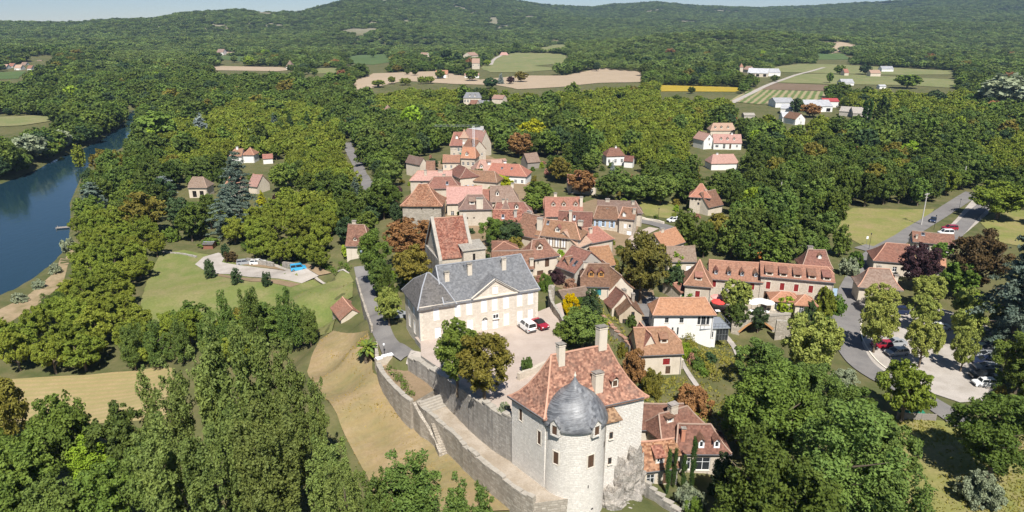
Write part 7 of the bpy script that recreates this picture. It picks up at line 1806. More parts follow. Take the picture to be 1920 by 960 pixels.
WALNUT_PX = [[(-50, 720), (-400, 800), (-400, 640), (0, 600), (130, 560), (140, 470), (150, 430), (230, 420), (335, 445), (285, 520), (262, 620), (420, 640), (600, 640), (600, 660), (330, 700), (0, 724)],
             [(300, 340), (300, 250), (420, 205), (560, 205), (640, 225), (662, 300), (690, 360), (640, 372), (540, 352), (420, 330)],
             [(395, 505), (395, 440), (430, 400), (560, 385), (645, 395), (668, 470), (668, 518)],
             [(700, 175), (840, 165), (880, 180), (880, 230), (720, 225), (690, 200)],
             [(900, 200), (960, 172), (1100, 160), (1240, 168), (1560, 205), (1560, 280), (1500, 300), (1360, 225), (1230, 240), (1220, 300), (1100, 250), (1060, 215), (960, 215)],
             [(1100, 240), (1330, 230), (1330, 300), (1290, 330), (1200, 330), (1110, 290)],
             [(1560, 200), (1700, 168), (1840, 185), (1840, 230), (1700, 240)],
             [(1800, 300), (1960, 250), (1960, 340), (1860, 340)]]
WALNUT_W = [wpoly(p) for p in WALNUT_PX]
ORCHARD_W = [KEEP_CLEAR[7], KEEP_CLEAR[8], KEEP_CLEAR[9]]
def veto(x, y, pad=2.0):
    bad = np.zeros(x.shape, bool)
    for k, P in OPEN_W.items():
        for f in ((1.0,) if k == 'lawn_castle' else (1.0, 1.03, 1.06) if P[:, 1].mean() < 260 else (1.0, 1.035, 1.07, 1.105, 1.14, 1.18, 1.22)): bad |= inside(P, x * f, y * f)
    for f in (1.03, 1.06, 1.09, 1.12, 1.15, 1.18, 1.21): bad |= inside(RIVER, x * f, y * f) & (y < 600) & ((y > 210) | (f < 1.16))
    for P in KEEP_CLEAR: bad |= inside(P, x, y)
    bad |= inside(RIVER, x, y) | ((poly_dist(RIVER, x, y) < 1.2) & (y < 900))
    for C, w in PATHS: bad |= poly_dist([tuple(c) for c in C[::3]] + [tuple(C[-1])], x, y, False) < w / 2 + pad
    for C, w in PATHS:
        if C[0][1] > 150 and C[0][1] < 500:
            for f in (1.04, 1.08, 1.12): bad |= poly_dist([tuple(c) for c in C[::3]] + [tuple(C[-1])], x * f, y * f, False) < w / 2 + 1.5
    for F in HIDDEN: bad |= inside(F, x, y) | (poly_dist(F, x, y) < 2)
    for F in FOOTPRINTS:
        F = np.array(F); c = F.mean(0); r = np.hypot(*(F[0] - c)) + 2
        L = 8.5 * c[1] / CAM_Z
        m = (np.abs(x - c[0] * y / c[1]) < r + 1) & (y > c[1] - r - L) & (y < c[1] + r + 1)
        bad |= m
    return bad
def jgrid(y0, y1, step, lim):
    xs = []; ys = []
    for y in np.arange(y0, y1, step):
        w = lim * y + 40
        x = np.arange(-w, w, step) + (step / 2 if int(y / step) % 2 else 0)
        xs.append(x); ys.append(np.full(x.shape, y))
    x = np.concatenate(xs); y = np.concatenate(ys)
    return x + RNG.uniform(-.36, .36, x.size) * step, y + RNG.uniform(-.36, .36, y.size) * step
cand = []
for y0, y1, st in ((110, 460, 6.8), (460, 820, 8.2), (820, 1300, 10.5)):
    x, y = jgrid(y0, y1, st, .86 if y0 < 500 else 1.0)
    ok = ~veto(x, y); x = x[ok]; y = y[ok]
    wal = np.zeros(x.shape, bool)
    for P in WALNUT_W:                           # ragged edges, a few strangers inside
        d = poly_dist(P, x, y); ins = inside(P, x, y); e = RNG.normal(size=x.size) * 5 * (1 if y0 > 150 else .3)
        wal |= (ins & (d > e)) | (~ins & (d < -e - 3))
    wal &= RNG.random(x.size) > .04
    for a, b, k in zip(x, y, wal): cand.append((a, b, st, bool(k)))
for P in ORCHARD_W:                                # young orchards in rows on the slopes
    lo = P.min(0); hi = P.max(0)
    gx, gy = np.meshgrid(np.arange(lo[0], hi[0], 10.5), np.arange(lo[1], hi[1], 12.0)); gx = gx.ravel(); gy = gy.ravel()
    ok = inside(P, gx, gy)
    for a, b in zip(gx[ok], gy[ok]): cand.append((a + RNG.normal() * .6, b + RNG.normal() * .6, 8.9, True))
bx_, by_ = zip(*[c for c in resample(foot_many([(-300, 398), (-60, 352), (0, 341), (70, 313), (105, 294), (160, 272), (195, 254), (226, 229), (229, 206), (262, 203)]), 5.5)])
for a, b in zip(bx_, by_): cand.append((a + RNG.normal() * 1.2 - 2, b + RNG.normal() * 1.2 + 3, 7.0, False))     # trees leaning over the far bank
# drop those that would stand inside the crown of a single tree
TS = np.array(TREE_SPOTS); cx = np.array([c[:2] for c in cand]); keep = np.ones(len(cand), bool)
for tx, ty, tr in TREE_SPOTS: keep &= np.hypot(cx[:, 0] - tx, cx[:, 1] - ty) > tr * .75 + 1.2
cand = [c for c, k in zip(cand, keep) if k]
cz = height([c[0] for c in cand], [c[1] for c in cand])
rows = []
for (x, y, st, wal), z in zip(cand, cz):
    big = noise.noise(Vector((x * .012, y * .012, 3.1)))
    if wal: w = st * RNG.uniform(.95, 1.3); h = RNG.uniform(6.0, 9.5); shp, mat = "walnut", ("hill" if st == 8.9 else "walnut")
    else:
        f_ = min(math.exp(RNG.normal() * .27), 1.25 if y < 300 else 1.8); w = st * 1.15 * f_; h = max(4.5, 9.3 * f_ ** .8 + RNG.normal() * .8 + big * 3.5); shp = "broad" if RNG.random() < .74 else "ash"
        m2 = noise.noise(Vector((x * .03, y * .03, 9.7))) + RNG.normal() * .22
        mat = "wood" if m2 < .05 else "oak" if m2 < .42 else "ash"
        q = RNG.random()
        if shp == "broad" and q < .13 and y > 130: mat = "dark" if q < .055 else "bronze" if q < .085 else "lime" if q < .098 else "copper" if q < .101 else "walnut"
        elif y > 820: mat = "wood" if m2 < .1 else "hill"
    rows.append((x, y, z, w, h, shp, mat))
MARKS = [(378, 240, "blue conifer"), (545, 232, "three pointed conifers"), (388, 458, "little brown hut"), (370, 350, "half timbered barn"), (445, 290, "salmon roofed walnut house"), (465, 249, "pale grey roofed house"), (452, 400, "tall cedar"),
         (668, 470, "lone house with blue shutters"), (675, 315, "left road"), (60, 295, "silver willow"), (300, 262, "large tree at the river bend"), (120, 430, "landing stage"), (560, 495, "sky blue van"), (40, 600, "sandy river bank"), (722, 210, "slim pointed tower"),
         (885, 186, "grey roofed mansion"), (845, 288, "little chateau"), (1002, 302, "grey wooden barn"), (1090, 318, "tall columnar conifer"), (1155, 294, "hipped white villa"), (1365, 278, "white villa with three dormers"), (1500, 230, "white farm gable"),
         (1313, 388, "timber framed dovecote"), (1412, 490, "orange flowering tree"), (1545, 495, "house behind the inn"), (1600, 400, "meadow beside the main road"), (1727, 415, "concrete utility pole"), (1868, 405, "wide tree at the upper car park"), (1880, 200, "silver grey tree"),
         (1636, 234, "dark poplars by the sheds"), (1230, 395, "village lawn"), (1092, 345, "red roof behind the copper tree"), (1803, 352, "top of the main road"), (1460, 386, "thin pole in the thicket"), (240, 640, "row of peaked trees"), (560, 440, "orchard hedge"), (620, 250, "top of the left road"), (960, 240, "yellowish crowned tree"), (1750, 300, "eastern wood edge")]
MARK_W = foot_many([m[:2] for m in MARKS])
ORD = "closest second third fourth fifth sixth seventh eighth ninth tenth eleventh twelfth thirteenth fourteenth fifteenth sixteenth seventeenth eighteenth nineteenth twentieth".split()
def name_all(lst, MARKS=MARKS, MARK_W=MARK_W, what=None):
    """label every tree by the nearest landmark, the side it stands on and its rank there"""
    box = {}
    for r in lst:
        d = np.hypot(MARK_W[:, 0] - r[0], MARK_W[:, 1] - r[1]); k = int(d.argmin())
        px, py, _ = project((r[0], r[1], r[2])); dx, dy = px - MARKS[k][0], py - MARKS[k][1]
        side = ("left of" if dx < 0 else "right of") if abs(dx) > 1.6 * abs(dy) else ("behind" if dy < 0 else "in front of")
        box.setdefault((kd(r), side, k), []).append((d[k], r))
    out = []
    for (shp, side, k), L in box.items():
        for i, (d, r) in enumerate(sorted(L, key=lambda q: q[0])):
            nth = "closest to it" if i == 0 else (ORD[i] if i < 20 else "%dth" % (i + 1)) + " closest to it"
            out.append((r, "%s %s the %s, %s" % (what or ("walnut tree" if shp == "walnut" else "broadleaf tree"), side, MARKS[k][2], nth)))
    return out
def on_screen(r):
    px, py, d = project((r[0], r[1], r[2] + r[4] * .7)); return -40 < px < 1960 and py < 1000
indiv = {"walnut": [], "other": []}; kd = lambda r: "walnut" if r[5] == "walnut" else "other"
order = sorted(range(len(rows)), key=lambda i: rows[i][1])
rest = []
for i in order:
    r = rows[i]
    if on_screen(r) and len(indiv[kd(r)]) < (280 if kd(r) == "walnut" else 178): indiv[kd(r)].append(r)
    else: rest.append(r)
for k, L in indiv.items():
    for (x, y, z, w, h, shp, mat), lb in name_all(L):
        plant("walnut_tree" if shp == "walnut" else "broadleaf_tree", lb, shp, mat, (x, y, z - .2), w, h, "walnut trees of the groves" if shp == "walnut" else "broadleaf trees of the woods", lod=1 if y > (235 if mat == "walnut" else 150) else 0)
# garden bushes between the village houses
VM = [(790, 412, "pigeon tower"), (890, 412, "huge chimney house"), (860, 500, "church"), (1020, 512, "balcony house"), (1045, 472, "half timbered house"), (1137, 428, "blue shuttered house"), (1175, 445, "tall narrow house"), (1115, 556, "oak dormer house"), (1200, 565, "big dark tree"), (950, 400, "long reddish house"), (940, 330, "vivid orange roof"), (830, 305, "low pink roofed building"), (1270, 500, "white fronted house"), (1240, 640, "modern white house"), (1290, 830, "two dormer house"), (1240, 690, "red roofed chalet"), (1400, 600, "inn terrace")]
VW = foot_many([m[:2] for m in VM]); bl = []
bxy = foot_many([(x, y) for x in range(770, 1340, 9) for y in range(300, 720, 7)]); bxy = bxy + RNG.normal(size=bxy.shape) * 1.5
bad = np.zeros(len(bxy), bool)
for F in FOOTPRINTS: bad |= inside(F, bxy[:, 0], bxy[:, 1])
for Cc, w in PATHS: bad |= poly_dist([tuple(c) for c in Cc[::3]] + [tuple(Cc[-1])], bxy[:, 0], bxy[:, 1], False) < w / 2 + 1.0
bad |= inside(COURT, bxy[:, 0], bxy[:, 1]) | (poly_dist(COURT, bxy[:, 0], bxy[:, 1]) < 2.5)
for tx, ty, tr in TREE_SPOTS: bad |= np.hypot(bxy[:, 0] - tx, bxy[:, 1] - ty) < tr * .6
bad |= inside(OPEN_W["lawn_village"], bxy[:, 0], bxy[:, 1])
for (x, y), b in zip(bxy, bad):
    if b or any(math.hypot(x - q[0], y - q[1]) < 3.4 for q in bl) or math.hypot(x - C0.x, y - C0.y) < 24: continue
    bl.append((x, y, ground(x, y), RNG.uniform(1.6, 3.6), RNG.uniform(1.2, 3.0), "shrub", random.choice(["hedge", "hedge", "oak", "ash", "walnut", "bronze", "lime", "dark", "pink"])))
bl = sorted(bl, key=lambda r: RNG.random())[:150]
for (x, y, z, w, h, shp, mat), lb in name_all(bl, VM, VW, "garden bush"):
    plant("garden_bush", lb, shp, mat, (x, y, z - .1), w, h, "garden bushes of the village", "shrub", lod=1 if y > 120 else 0, var=1)
# hill forest
hx, hy = jgrid(1300, 4600, 17.0, 1.0)
zz = height(hx, hy)
ok = np.ones(hx.shape, bool)
for k, P in OPEN_W.items(): ok &= ~inside(P, hx, hy)
for P in ORCHARD_W: ok &= ~inside(P, hx, hy)
for F in FOOTPRINTS:
    F = np.array(F); c = F.mean(0)
    if c[1] > 1100: ok &= ~((np.abs(hx - c[0] * hy / c[1]) < 14) & (hy > c[1] - 60) & (hy < c[1] + 14))
gap = np.array([noise.noise(Vector((a * .006, b * .006, 1.7))) + .55 * noise.noise(Vector((a * .021, b * .021, 5.2))) for a, b in zip(hx, hy)])
ok &= ~((gap > .55) & (zz > 25))
# behind the crest nothing is seen
ok &= ~((hy > 3300) & (np.abs(hx / hy) < .2) & (zz < 20))
hx, hy, zz, gap = hx[ok], hy[ok], zz[ok], gap[ok]
hill_rows = []
for a, b, c, g in zip(hx, hy, zz, gap):
    s = RNG.uniform(1.05, 1.5) * 17.0
    hill_rows.append((a, b, c - 1.5, s, RNG.uniform(8, 13) * (.75 if g > .25 else 1), "broad", "hill" if RNG.random() < .72 else "wood"))

def scatter(name, label, data, protos, cat):
    """one object of kind stuff: a point cloud that carries a crown on every point"""
    me = bpy.data.meshes.new(name)
    n = len(data); co = np.array([d[:3] for d in data], np.float32)
    me.vertices.add(n); me.vertices.foreach_set("co", co.ravel())
    a = me.attributes.new("size", 'FLOAT_VECTOR', 'POINT')
    a.data.foreach_set("vector", np.array([(d[3] / 10, d[3] / 10, d[4] / NOMH[d[5]]) for d in data], np.float32).ravel())
    a = me.attributes.new("turn", 'FLOAT', 'POINT'); a.data.foreach_set("value", RNG.uniform(0, 6.28, n).astype(np.float32))
    a = me.attributes.new("form", 'INT', 'POINT'); a.data.foreach_set("value", np.array([d[6] for d in data], np.int32))
    o = link(name, me); tag(o, label, cat, None, "stuff")
    ng = bpy.data.node_groups.new(name, 'GeometryNodeTree')
    ng.interface.new_socket(name="Geometry", in_out='INPUT', socket_type='NodeSocketGeometry'); ng.interface.new_socket(name="Geometry", in_out='OUTPUT', socket_type='NodeSocketGeometry')
    gi = ng.nodes.new("NodeGroupInput"); go = ng.nodes.new("NodeGroupOutput"); ip = ng.nodes.new("GeometryNodeInstanceOnPoints"); jn = ng.nodes.new("GeometryNodeJoinGeometry")
    for c in reversed(protos):
        oi = ng.nodes.new("GeometryNodeObjectInfo"); oi.inputs["Object"].default_value = c; oi.inputs["As Instance"].default_value = True; oi.transform_space = 'ORIGINAL'
        ng.links.new(oi.outputs["Geometry"], jn.inputs[0])
    def attr(nm, typ):
        q = ng.nodes.new("GeometryNodeInputNamedAttribute"); q.data_type = typ; q.inputs["Name"].default_value = nm; return q.outputs["Attribute"]
    ip.inputs["Pick Instance"].default_value = True
    cx_ = ng.nodes.new("ShaderNodeCombineXYZ"); ng.links.new(attr("turn", 'FLOAT'), cx_.inputs[2])
    er = ng.nodes.new("FunctionNodeEulerToRotation"); ng.links.new(cx_.outputs[0], er.inputs[0])
    ng.links.new(gi.outputs[0], ip.inputs["Points"]); ng.links.new(jn.outputs[0], ip.inputs["Instance"]); ng.links.new(attr("form", 'INT'), ip.inputs["Instance Index"])
    ng.links.new(er.outputs[0], ip.inputs["Rotation"]); ng.links.new(attr("size", 'FLOAT_VECTOR'), ip.inputs["Scale"]); ng.links.new(ip.outputs[0], go.inputs[0])
    md = o.modifiers.new("crowns", 'NODES'); md.node_group = ng
    return o
def proto_list(keys):
    out = []; idx = {}
    for k in keys:
        for v, c in sorted(FARPROTO.get(k, {}).items()):
            idx.setdefault(k, []).append(len(out)); out.append(c)
    return out, idx
def do_scatter(name, label, data, lod_of, cat="trees"):
    keys = sorted({(d[5], d[6], lod_of(d)) for d in data})
    keys = [k for k in keys if k in FARPROTO]
    pl, idx = proto_list(keys)
    out = []
    for d in data:
        k = (d[5], d[6], lod_of(d))
        if k not in idx: k = next(q for q in keys if q[0] == d[5])
        out.append((*d[:6], random.choice(idx[k])))
    scatter(name, label, out, pl, cat)
lodf = lambda d: 1 if d[1] < 330 else 2
do_scatter("walnut_plantation", "yellow green mass of walnut orchards filling the valley behind the village", [r for r in rest if r[5] == "walnut"], lodf)
do_scatter("woodland", "dark green woods of the valley floor between fields and river", [r for r in rest if r[5] != "walnut"], lodf)
do_scatter("hill_forest", "dense green forest covering the distant hills", hill_rows, lambda d: 2)
print("TREES", len(indiv["walnut"]), len(indiv["other"]), len(rest), len(hill_rows))
# ------------------------------------------------------------------ vehicles
def paint(name, c):
    if name in MATS: return MATS[name]
    m, nt, b = new_mat(name)
    b.inputs["Base Color"].default_value = rgb(c); b.inputs["Roughness"].default_value = .32; b.inputs["Specular IOR Level"].default_value = .5
    b.inputs["Coat Weight"].default_value = .6; b.inputs["Coat Roughness"].default_value = .08
    return m
LAMP_W = plain("lamp_glass", (.75, .75, .72), .2, .6); LAMP_R = plain("tail_lamp", (.35, .02, .02), .3, .5); RIM = plain("wheel_rim", (.42, .42, .44), .35, .5, .7); CARGLASS = paint("car_glass", (.015, .018, .022))
CARS = {}
CAR_T = dict(  # length, width, height, bonnet length, bonnet height, windscreen run, rear run, rear deck
    hatch=(4.0, 1.72, 1.48, .95, .92, .75, .35, 0), estate=(4.5, 1.78, 1.5, 1.1, .93, .8, .35, 0), van=(4.1, 1.78, 1.8, .85, 1.02, .55, .08, 0), suv=(4.4, 1.85, 1.68, 1.05, 1.03, .7, .3, 0),
    box=(3.66, 1.5, 1.52, 1.0, .95, .3, .2, 0), saloon=(4.6, 1.78, 1.43, 1.15, .92, .85, .6, .75), cabrio=(4.0, 1.74, 1.38, 1.2, .86, .6, .5, .85))
def car(kind, col, mat, px, py, deg, label, z=None):
    p = foot(px, py); 
    if z is not None: p = at(px, py, z)
    L, W, Ht, bl, bh, ws, rs, rd = CAR_T[kind]
    root = empty("van" if kind == "van" else "car", (p.x, p.y, p.z + .13), R(deg), label, "van" if kind == "van" else "car", "parked cars")
    key = (kind, mat.name)
    if key not in CARS:
        hw = W / 2
        def prof_loft(prof, w0, w1, m, mb, zt):
            n = len(prof)
            for s in (-1, 1):
                q = [(x, s * (w0 + (w1 - w0) * min(1, max(0, (z - .5) / (zt - .5)))), z) for x, z in prof]
                mb.face(q[::-1] if s < 0 else q, None, m)
            for i in range(n):
                (x0, z0), (x1, z1) = prof[i], prof[(i + 1) % n]
                a = w0 + (w1 - w0) * min(1, max(0, (z0 - .5) / (zt - .5))); b = w0 + (w1 - w0) * min(1, max(0, (z1 - .5) / (zt - .5)))
                mb.face([(x0, a, z0), (x0, -a, z0), (x1, -a, z1), (x1, a, z1)], None, m)
        body = MB(); f, r = L / 2, -L / 2; belt = bh + .03
        prof_loft([(f - .1, .2), (f, .42), (f - .04, bh - .22), (f - .25, bh - .06), (f - bl, bh), (f - bl - .2, belt), (r + .1, belt + .02), (r, belt - .2), (r + .02, .4), (r + .12, .2)], hw, hw * .94, 0, body, belt)
        # roof and pillars
        x0, x1, x2, x3 = f - bl, f - bl - ws, r + rd + rs, r + rd + .02
        tw = hw * .76
        if kind != "cabrio":
            body.box(x2, x1, -tw, tw, Ht - .06, Ht)
            for s in (-1, 1):
                for a, b in (((x0, s * hw * .93, belt), (x1, s * tw, Ht - .03)), (((x1 + x2) / 2, s * hw * .95, belt), ((x1 + x2) / 2, s * tw * 1.01, Ht - .03)), ((x3, s * hw * .93, belt), (x2, s * tw, Ht - .03))): body.bar(a, b, .09)
        gl = MB(); zt = Ht - (.07 if kind != "cabrio" else .12)
        b_ = [(x0 - .03, hw * .9, belt), (x3 + .03, hw * .9, belt), (x2 + .02, tw * .96, zt), (x1 - .02, tw * .96, zt)]
        gl.face(b_[::-1]); gl.face([(x, -y, z) for x, y, z in b_])
        for i in range(4):
            a, b = b_[i], b_[(i + 1) % 4]; gl.face([a, b, (b[0], -b[1], b[2]), (a[0], -a[1], a[2])])
        wh = MB(); wh.tube([((0, -.1, 0), .31), ((0, .1, 0), .31)], 14); ty = wh.mesh("tyre", RUBBER)
        wr = MB(); wr.tube([((0, -.11, 0), .19), ((0, .11, 0), .19)], 10)
        hl_ = MB(); hl_.box(-.06, .02, -.17, .17, -.07, .07); bp = MB(); bp.box(-.03, .03, -hw * .9, hw * .9, -.09, .09)
        CARS[key] = (body.mesh("body", mat), gl.mesh("windows", CARGLASS if kind != "cabrio" else RUBBER), ty, wr.mesh("rim", RIM), hl_.mesh("headlight", LAMP_W), hl_.mesh("tail_light", LAMP_R), bp.mesh("bumper", BLACKM), f, r, hw)
    b, g, ty, wr, hl_, tl, bp, f, r, hw = CARS[key]
    link("body", b, root); link("windows", g, root)
    for sx in (f - .75, r + .7):
        for sy in (-1, 1):
            w = link("wheel", ty, root, (sx, sy * (hw - .08), .31)); link("rim", wr, w)
    for sy in (-1, 1):
        link("headlight", hl_, root, (f - .03, sy * hw * .68, .62)); link("tail_light", tl, root, (r + .03, sy * hw * .8, .75))
    link("bumper", bp, root, (f + .01, 0, .4)); link("bumper", bp, root, (r - .01, 0, .42))
    return root
P_WH = paint("paint_white", (.78, .78, .76)); P_SI = paint("paint_silver", (.31, .32, .33)); P_RED = paint("paint_red", (.32, .015, .03)); P_NAVY = paint("paint_navy", (.02, .03, .07)); P_BLK = paint("paint_black", (.02, .02, .022)); P_GR = paint("paint_grey", (.2, .2, .21)); P_BLUE = paint("paint_sky_blue", (.05, .36, .62)); P_MINT = paint("paint_pale_mint", (.55, .72, .70))
cz_ = 10.55
for a in [("van", "w", P_WH, 988, 618, 118, "white van with rear to the manor wall in the courtyard", cz_), ("cabrio", "r", P_RED, 1012, 613, -60, "dark red convertible with black hood next to the white van", cz_),
          ("estate", "s", P_SI, 459, 496, 20, "silver car at the left end of the lawn parking strip"), ("estate", "w", P_WH, 484, 496, 12, "white estate car second from the left on the parking strip"), ("van", "b", P_BLUE, 560, 507, 22, "sky blue little van on the river lawn parking strip"),
          ("hatch", "s", P_SI, 747, 596, 10, "silver hatchback under the street tree beside the manor"),
          ("hatch", "r", P_RED, 1652, 652, 178, "dark red car behind the front left plane tree"), ("saloon", "s", P_SI, 1676, 648, 184, "silver saloon right of the dark red car"), ("estate", "g", P_SI, 1680, 666, 190, "grey silver car nearest the road in the middle bays"),
          ("suv", "n", P_NAVY, 1682, 588, 170, "dark blue car by the toll house corner"), ("hatch", "k", P_BLK, 1669, 606, 100, "small black car seen from behind between plane trees"), ("saloon", "w", P_WH, 1762, 618, 5, "white car between the middle and right plane rows"),
          ("hatch", "m", P_MINT, 1857, 654, 172, "pale mint hatchback at the top of the right column"), ("estate", "k", P_GR, 1853, 662, 172, "dark grey car second from the top of the right column"), ("saloon", "s", P_SI, 1850, 672, 172, "silver saloon third from the top of the right column"), ("saloon", "n", P_NAVY, 1845, 682, 172, "navy saloon fourth from the top of the right column"),
          ("estate", "b", P_SI, 1850, 695, 170, "silver estate in the middle of the right column"), ("suv", "k", P_BLK, 1842, 711, 174, "black car above the white boxy car"), ("box", "w", P_WH, 1843, 724, 178, "old boxy white car at the bottom of the right column"),
          ("saloon", "d", P_NAVY, 1749, 416, 236, "dark blue car driving on the main road"), ("suv", "r", P_RED, 1780, 432, 182, "dark red car on the upper car park"), ("van", "v", P_WH, 1772, 441, 178, "white van roof behind the road house"),
          ("hatch", "w", P_WH, 1262, 416, 200, "white car at the edge of the village lawn road")]:
    car(a[0], a[1], a[2], a[3], a[4], a[5], a[6], a[7] if len(a) > 7 else None)
# ------------------------------------------------------------------ small things
def parasol(px, py, z, r, mat, label):
    p = at(px, py, z); root = empty("parasol", p, .4, label, "parasol", "parasols")
    m = MB(); m.tube([((0, 0, 0), .04), ((0, 0, 2.5), .03)], 6); m.box(-.3, .3, -.3, .3, 0, .08); link("pole", m.mesh("pole", METAL), root)
    m = MB(); n = 8; q = [(r * math.cos(i * math.pi / 4), r * math.sin(i * math.pi / 4), 2.15) for i in range(n)]
    for i in range(n):
        a, b = q[i], q[(i + 1) % n]; m.face([a, b, (0, 0, 2.75)]); m.face([(a[0], a[1], 1.98), (b[0], b[1], 1.98), b, a])
    link("canopy", m.mesh("canopy", mat), root)
    m = MB()
    for i in range(n): m.bar((0, 0, 2.68), (q[i][0], q[i][1], 2.1), .03)
    link("ribs", m.mesh("ribs", METAL), root)
def table_set(px, py, z, rz, label):
    p = at(px, py, z); root = empty("cafe_table", p, rz, label, "table", "tables on the inn terrace")
    m = MB(); m.box(-.5, .5, -.5, .5, .7, .75); link("table_top", m.mesh("table_top", WHITE), root)
    m = MB(); m.bar((0, 0, 0), (0, 0, .7), .08); m.box(-.25, .25, -.25, .25, 0, .04); link("leg", m.mesh("leg", BLACKM), root)
ps = [(1345, 573, CANVAS_P, "pink parasol, the farther of two beside the inn"), (1346, 582, CANVAS_R, "red parasol in front of the pink one"), (1408, 582, CANVAS_W, "left white parasol on the inn terrace"), (1424, 580, CANVAS_W, "middle white parasol on the inn terrace"), (1436, 583, CANVAS_W, "right white parasol on the inn terrace")]
for x, y, m, lb in ps: parasol(x, y, 1.75, 1.7, m, lb)
for i, (x, y) in enumerate([(1345, 588), (1408, 588), (1424, 587), (1437, 590)]): table_set(x, y, 1.75, i * .7, ["terrace table under the red parasol", "terrace table under the left white parasol", "terrace table under the middle white parasol", "terrace table under the right white parasol"][i])
parasol(1040, 496, 10.0, 1.5, plain("canvas_yellow", (.8, .74, .5), .9), "pale yellow parasol on the stone balcony")
def balcony():
    p = at(998, 497, 10.0); q = at(1046, 489, 10.0); d = q - p; L = d.length; root = empty("balcony", (p.x, p.y, 6.5), math.atan2(d.y, d.x), "stone balcony on pillars in front of the red hip roofed house", "balcony")
    m = MB(); m.box(0, L, -1.6, .9, 3.2, 3.48); link("slab", m.mesh("slab", CONCRETE), root)
    m = MB(); m.box(0, L * .55, -1.6, -1.45, 3.483, 4.3); link("parapet", m.mesh("parapet", W_OLD), root)
    for x in (.2, L * .5, L - .3):
        m = MB(); m.box(x - .15, x + .15, -1.5, -1.2, -1, 3.197); link("pillar", m.mesh("pillar", W_OLD), root)
balcony()
def lamp(px, py, h, label, glob=False):
    p = foot(px, py); root = empty("street_lamp", p, 0, label, "lamp", "street lamps")
    m = MB(); m.tube([((0, 0, -.2), .09), ((0, 0, .6), .06), ((0, 0, h), .045)], 6); link("post", m.mesh("post", BLACKM), root)
    m = MB(); m.tube([((0, 0, h), .1), ((0, 0, h + .35), .2), ((0, 0, h + .5), .06)], 6); link("lantern", m.mesh("lantern", BLACKM if not glob else WHITE), root)
for x, y, h, lb in [(1629, 468, 4.5, "black street lamp at the road junction"), (1234, 415, 4.0, "black street lamp beside the village lawn"), (1796, 402, 5.0, "slim street lamp between road and upper car park"), (1751, 430, 4.2, "street lamp by the driving car"), (1497, 492, 4.5, "lamp post behind the inn roof")]: lamp(x, y, h, lb)
lamp(721, 668, 2.0, "short garden lamp with white globe on the bastion", True)
def pole(px, py, h, label, cross=True):
    p = foot(px, py); root = empty("utility_pole", p, .5, label, "pole", "utility poles")
    m = MB(); m.tube([((0, 0, -.3), .22), ((0, 0, h), .14)], 8); link("shaft", m.mesh("shaft", CONCRETE), root)
    if cross:
        m = MB(); m.box(-1.2, 1.2, -.08, .08, h - .5, h - .3); m.box(-.8, .8, -.08, .08, h - 1.5, h - 1.35); link("crossarm", m.mesh("crossarm", GREYW), root)
        for x in (-1.0, -.4, .4, 1.0):
            m = MB(); m.tube([((x, 0, h - .3), .06), ((x, 0, h - .05), .05)], 6); link("insulator", m.mesh("insulator", WHITE), root)
pole(1727, 422, 10.5, "concrete utility pole with crossarms beside the meadow")
pole(1803, 354, 9, "thin utility pole at the top of the main road", False); pole(1365, 230, 12, "tall mast above the white villa", False); pole(1460, 388, 9, "thin pole in the thicket behind the inn", False)
def crane():
    p = foot(889, 305); root = empty("tower_crane", p, 0, "slender white construction crane over the upper village", "crane")
    h = 16.0; m = MB()
    for x in (-.35, .35):
        for y in (-.35, .35): m.bar((x, y, 0), (x, y, h), .08)
    for z in np.arange(0, h, .9):
        for a, b in (((-.35, -.35), (.35, -.35)), ((.35, -.35), (.35, .35)), ((.35, .35), (-.35, .35)), ((-.35, .35), (-.35, -.35))): m.bar((*a, z), (*b, z + .9), .05)
    link("mast", m.mesh("mast", WHITE), root)
    m = MB(); L = 17
    for y in (-.3, .3): m.bar((-L, y, h), (4, y, h), .045)
    m.bar((-L, 0, h + .6), (2, 0, h + .6), .045)
    for x in np.arange(-L, 2, 2.4):
        for y in (-.3, .3): m.bar((x, y, h), (x + 1.2, 0, h + .6), .03)
    link("jib", m.mesh("jib", ZINC), root)
    m = MB(); m.box(3, 4.4, -.5, .5, h - 1.0, h - .1); link("counterweight", m.mesh("counterweight", CONCRETE), root)
crane()
def scaffold():
    a = at(862, 303, 4.0); b = at(906, 299, 4.0); d = b - a; L = d.length; root = empty("scaffold", (a.x, a.y, 3.4), math.atan2(d.y, d.x), "scaffold hung with green netting round the orange roofed house", "scaffold")
    m = MB(); n = 8
    for i in range(n + 1):
        for y in (0, .9): m.bar((L * i / n, y, 0), (L * i / n, y, 4.6), .07)
    for z in (1.4, 2.9, 4.4): m.bar((0, 0, z), (L, 0, z), .06); m.box(0, L, .05, .85, z - .05, z)
    link("tubes", m.mesh("tubes", METAL), root)
    for i in range(n):
        m = MB(); x0 = L * i / n; m.box(x0 + .06, x0 + L / n - .06, -.06, -.03, .3 + (i % 3) * .4, 4.5 - (i % 2) * .8); link("netting", m.mesh("netting", GREEN_NET), root)
scaffold()
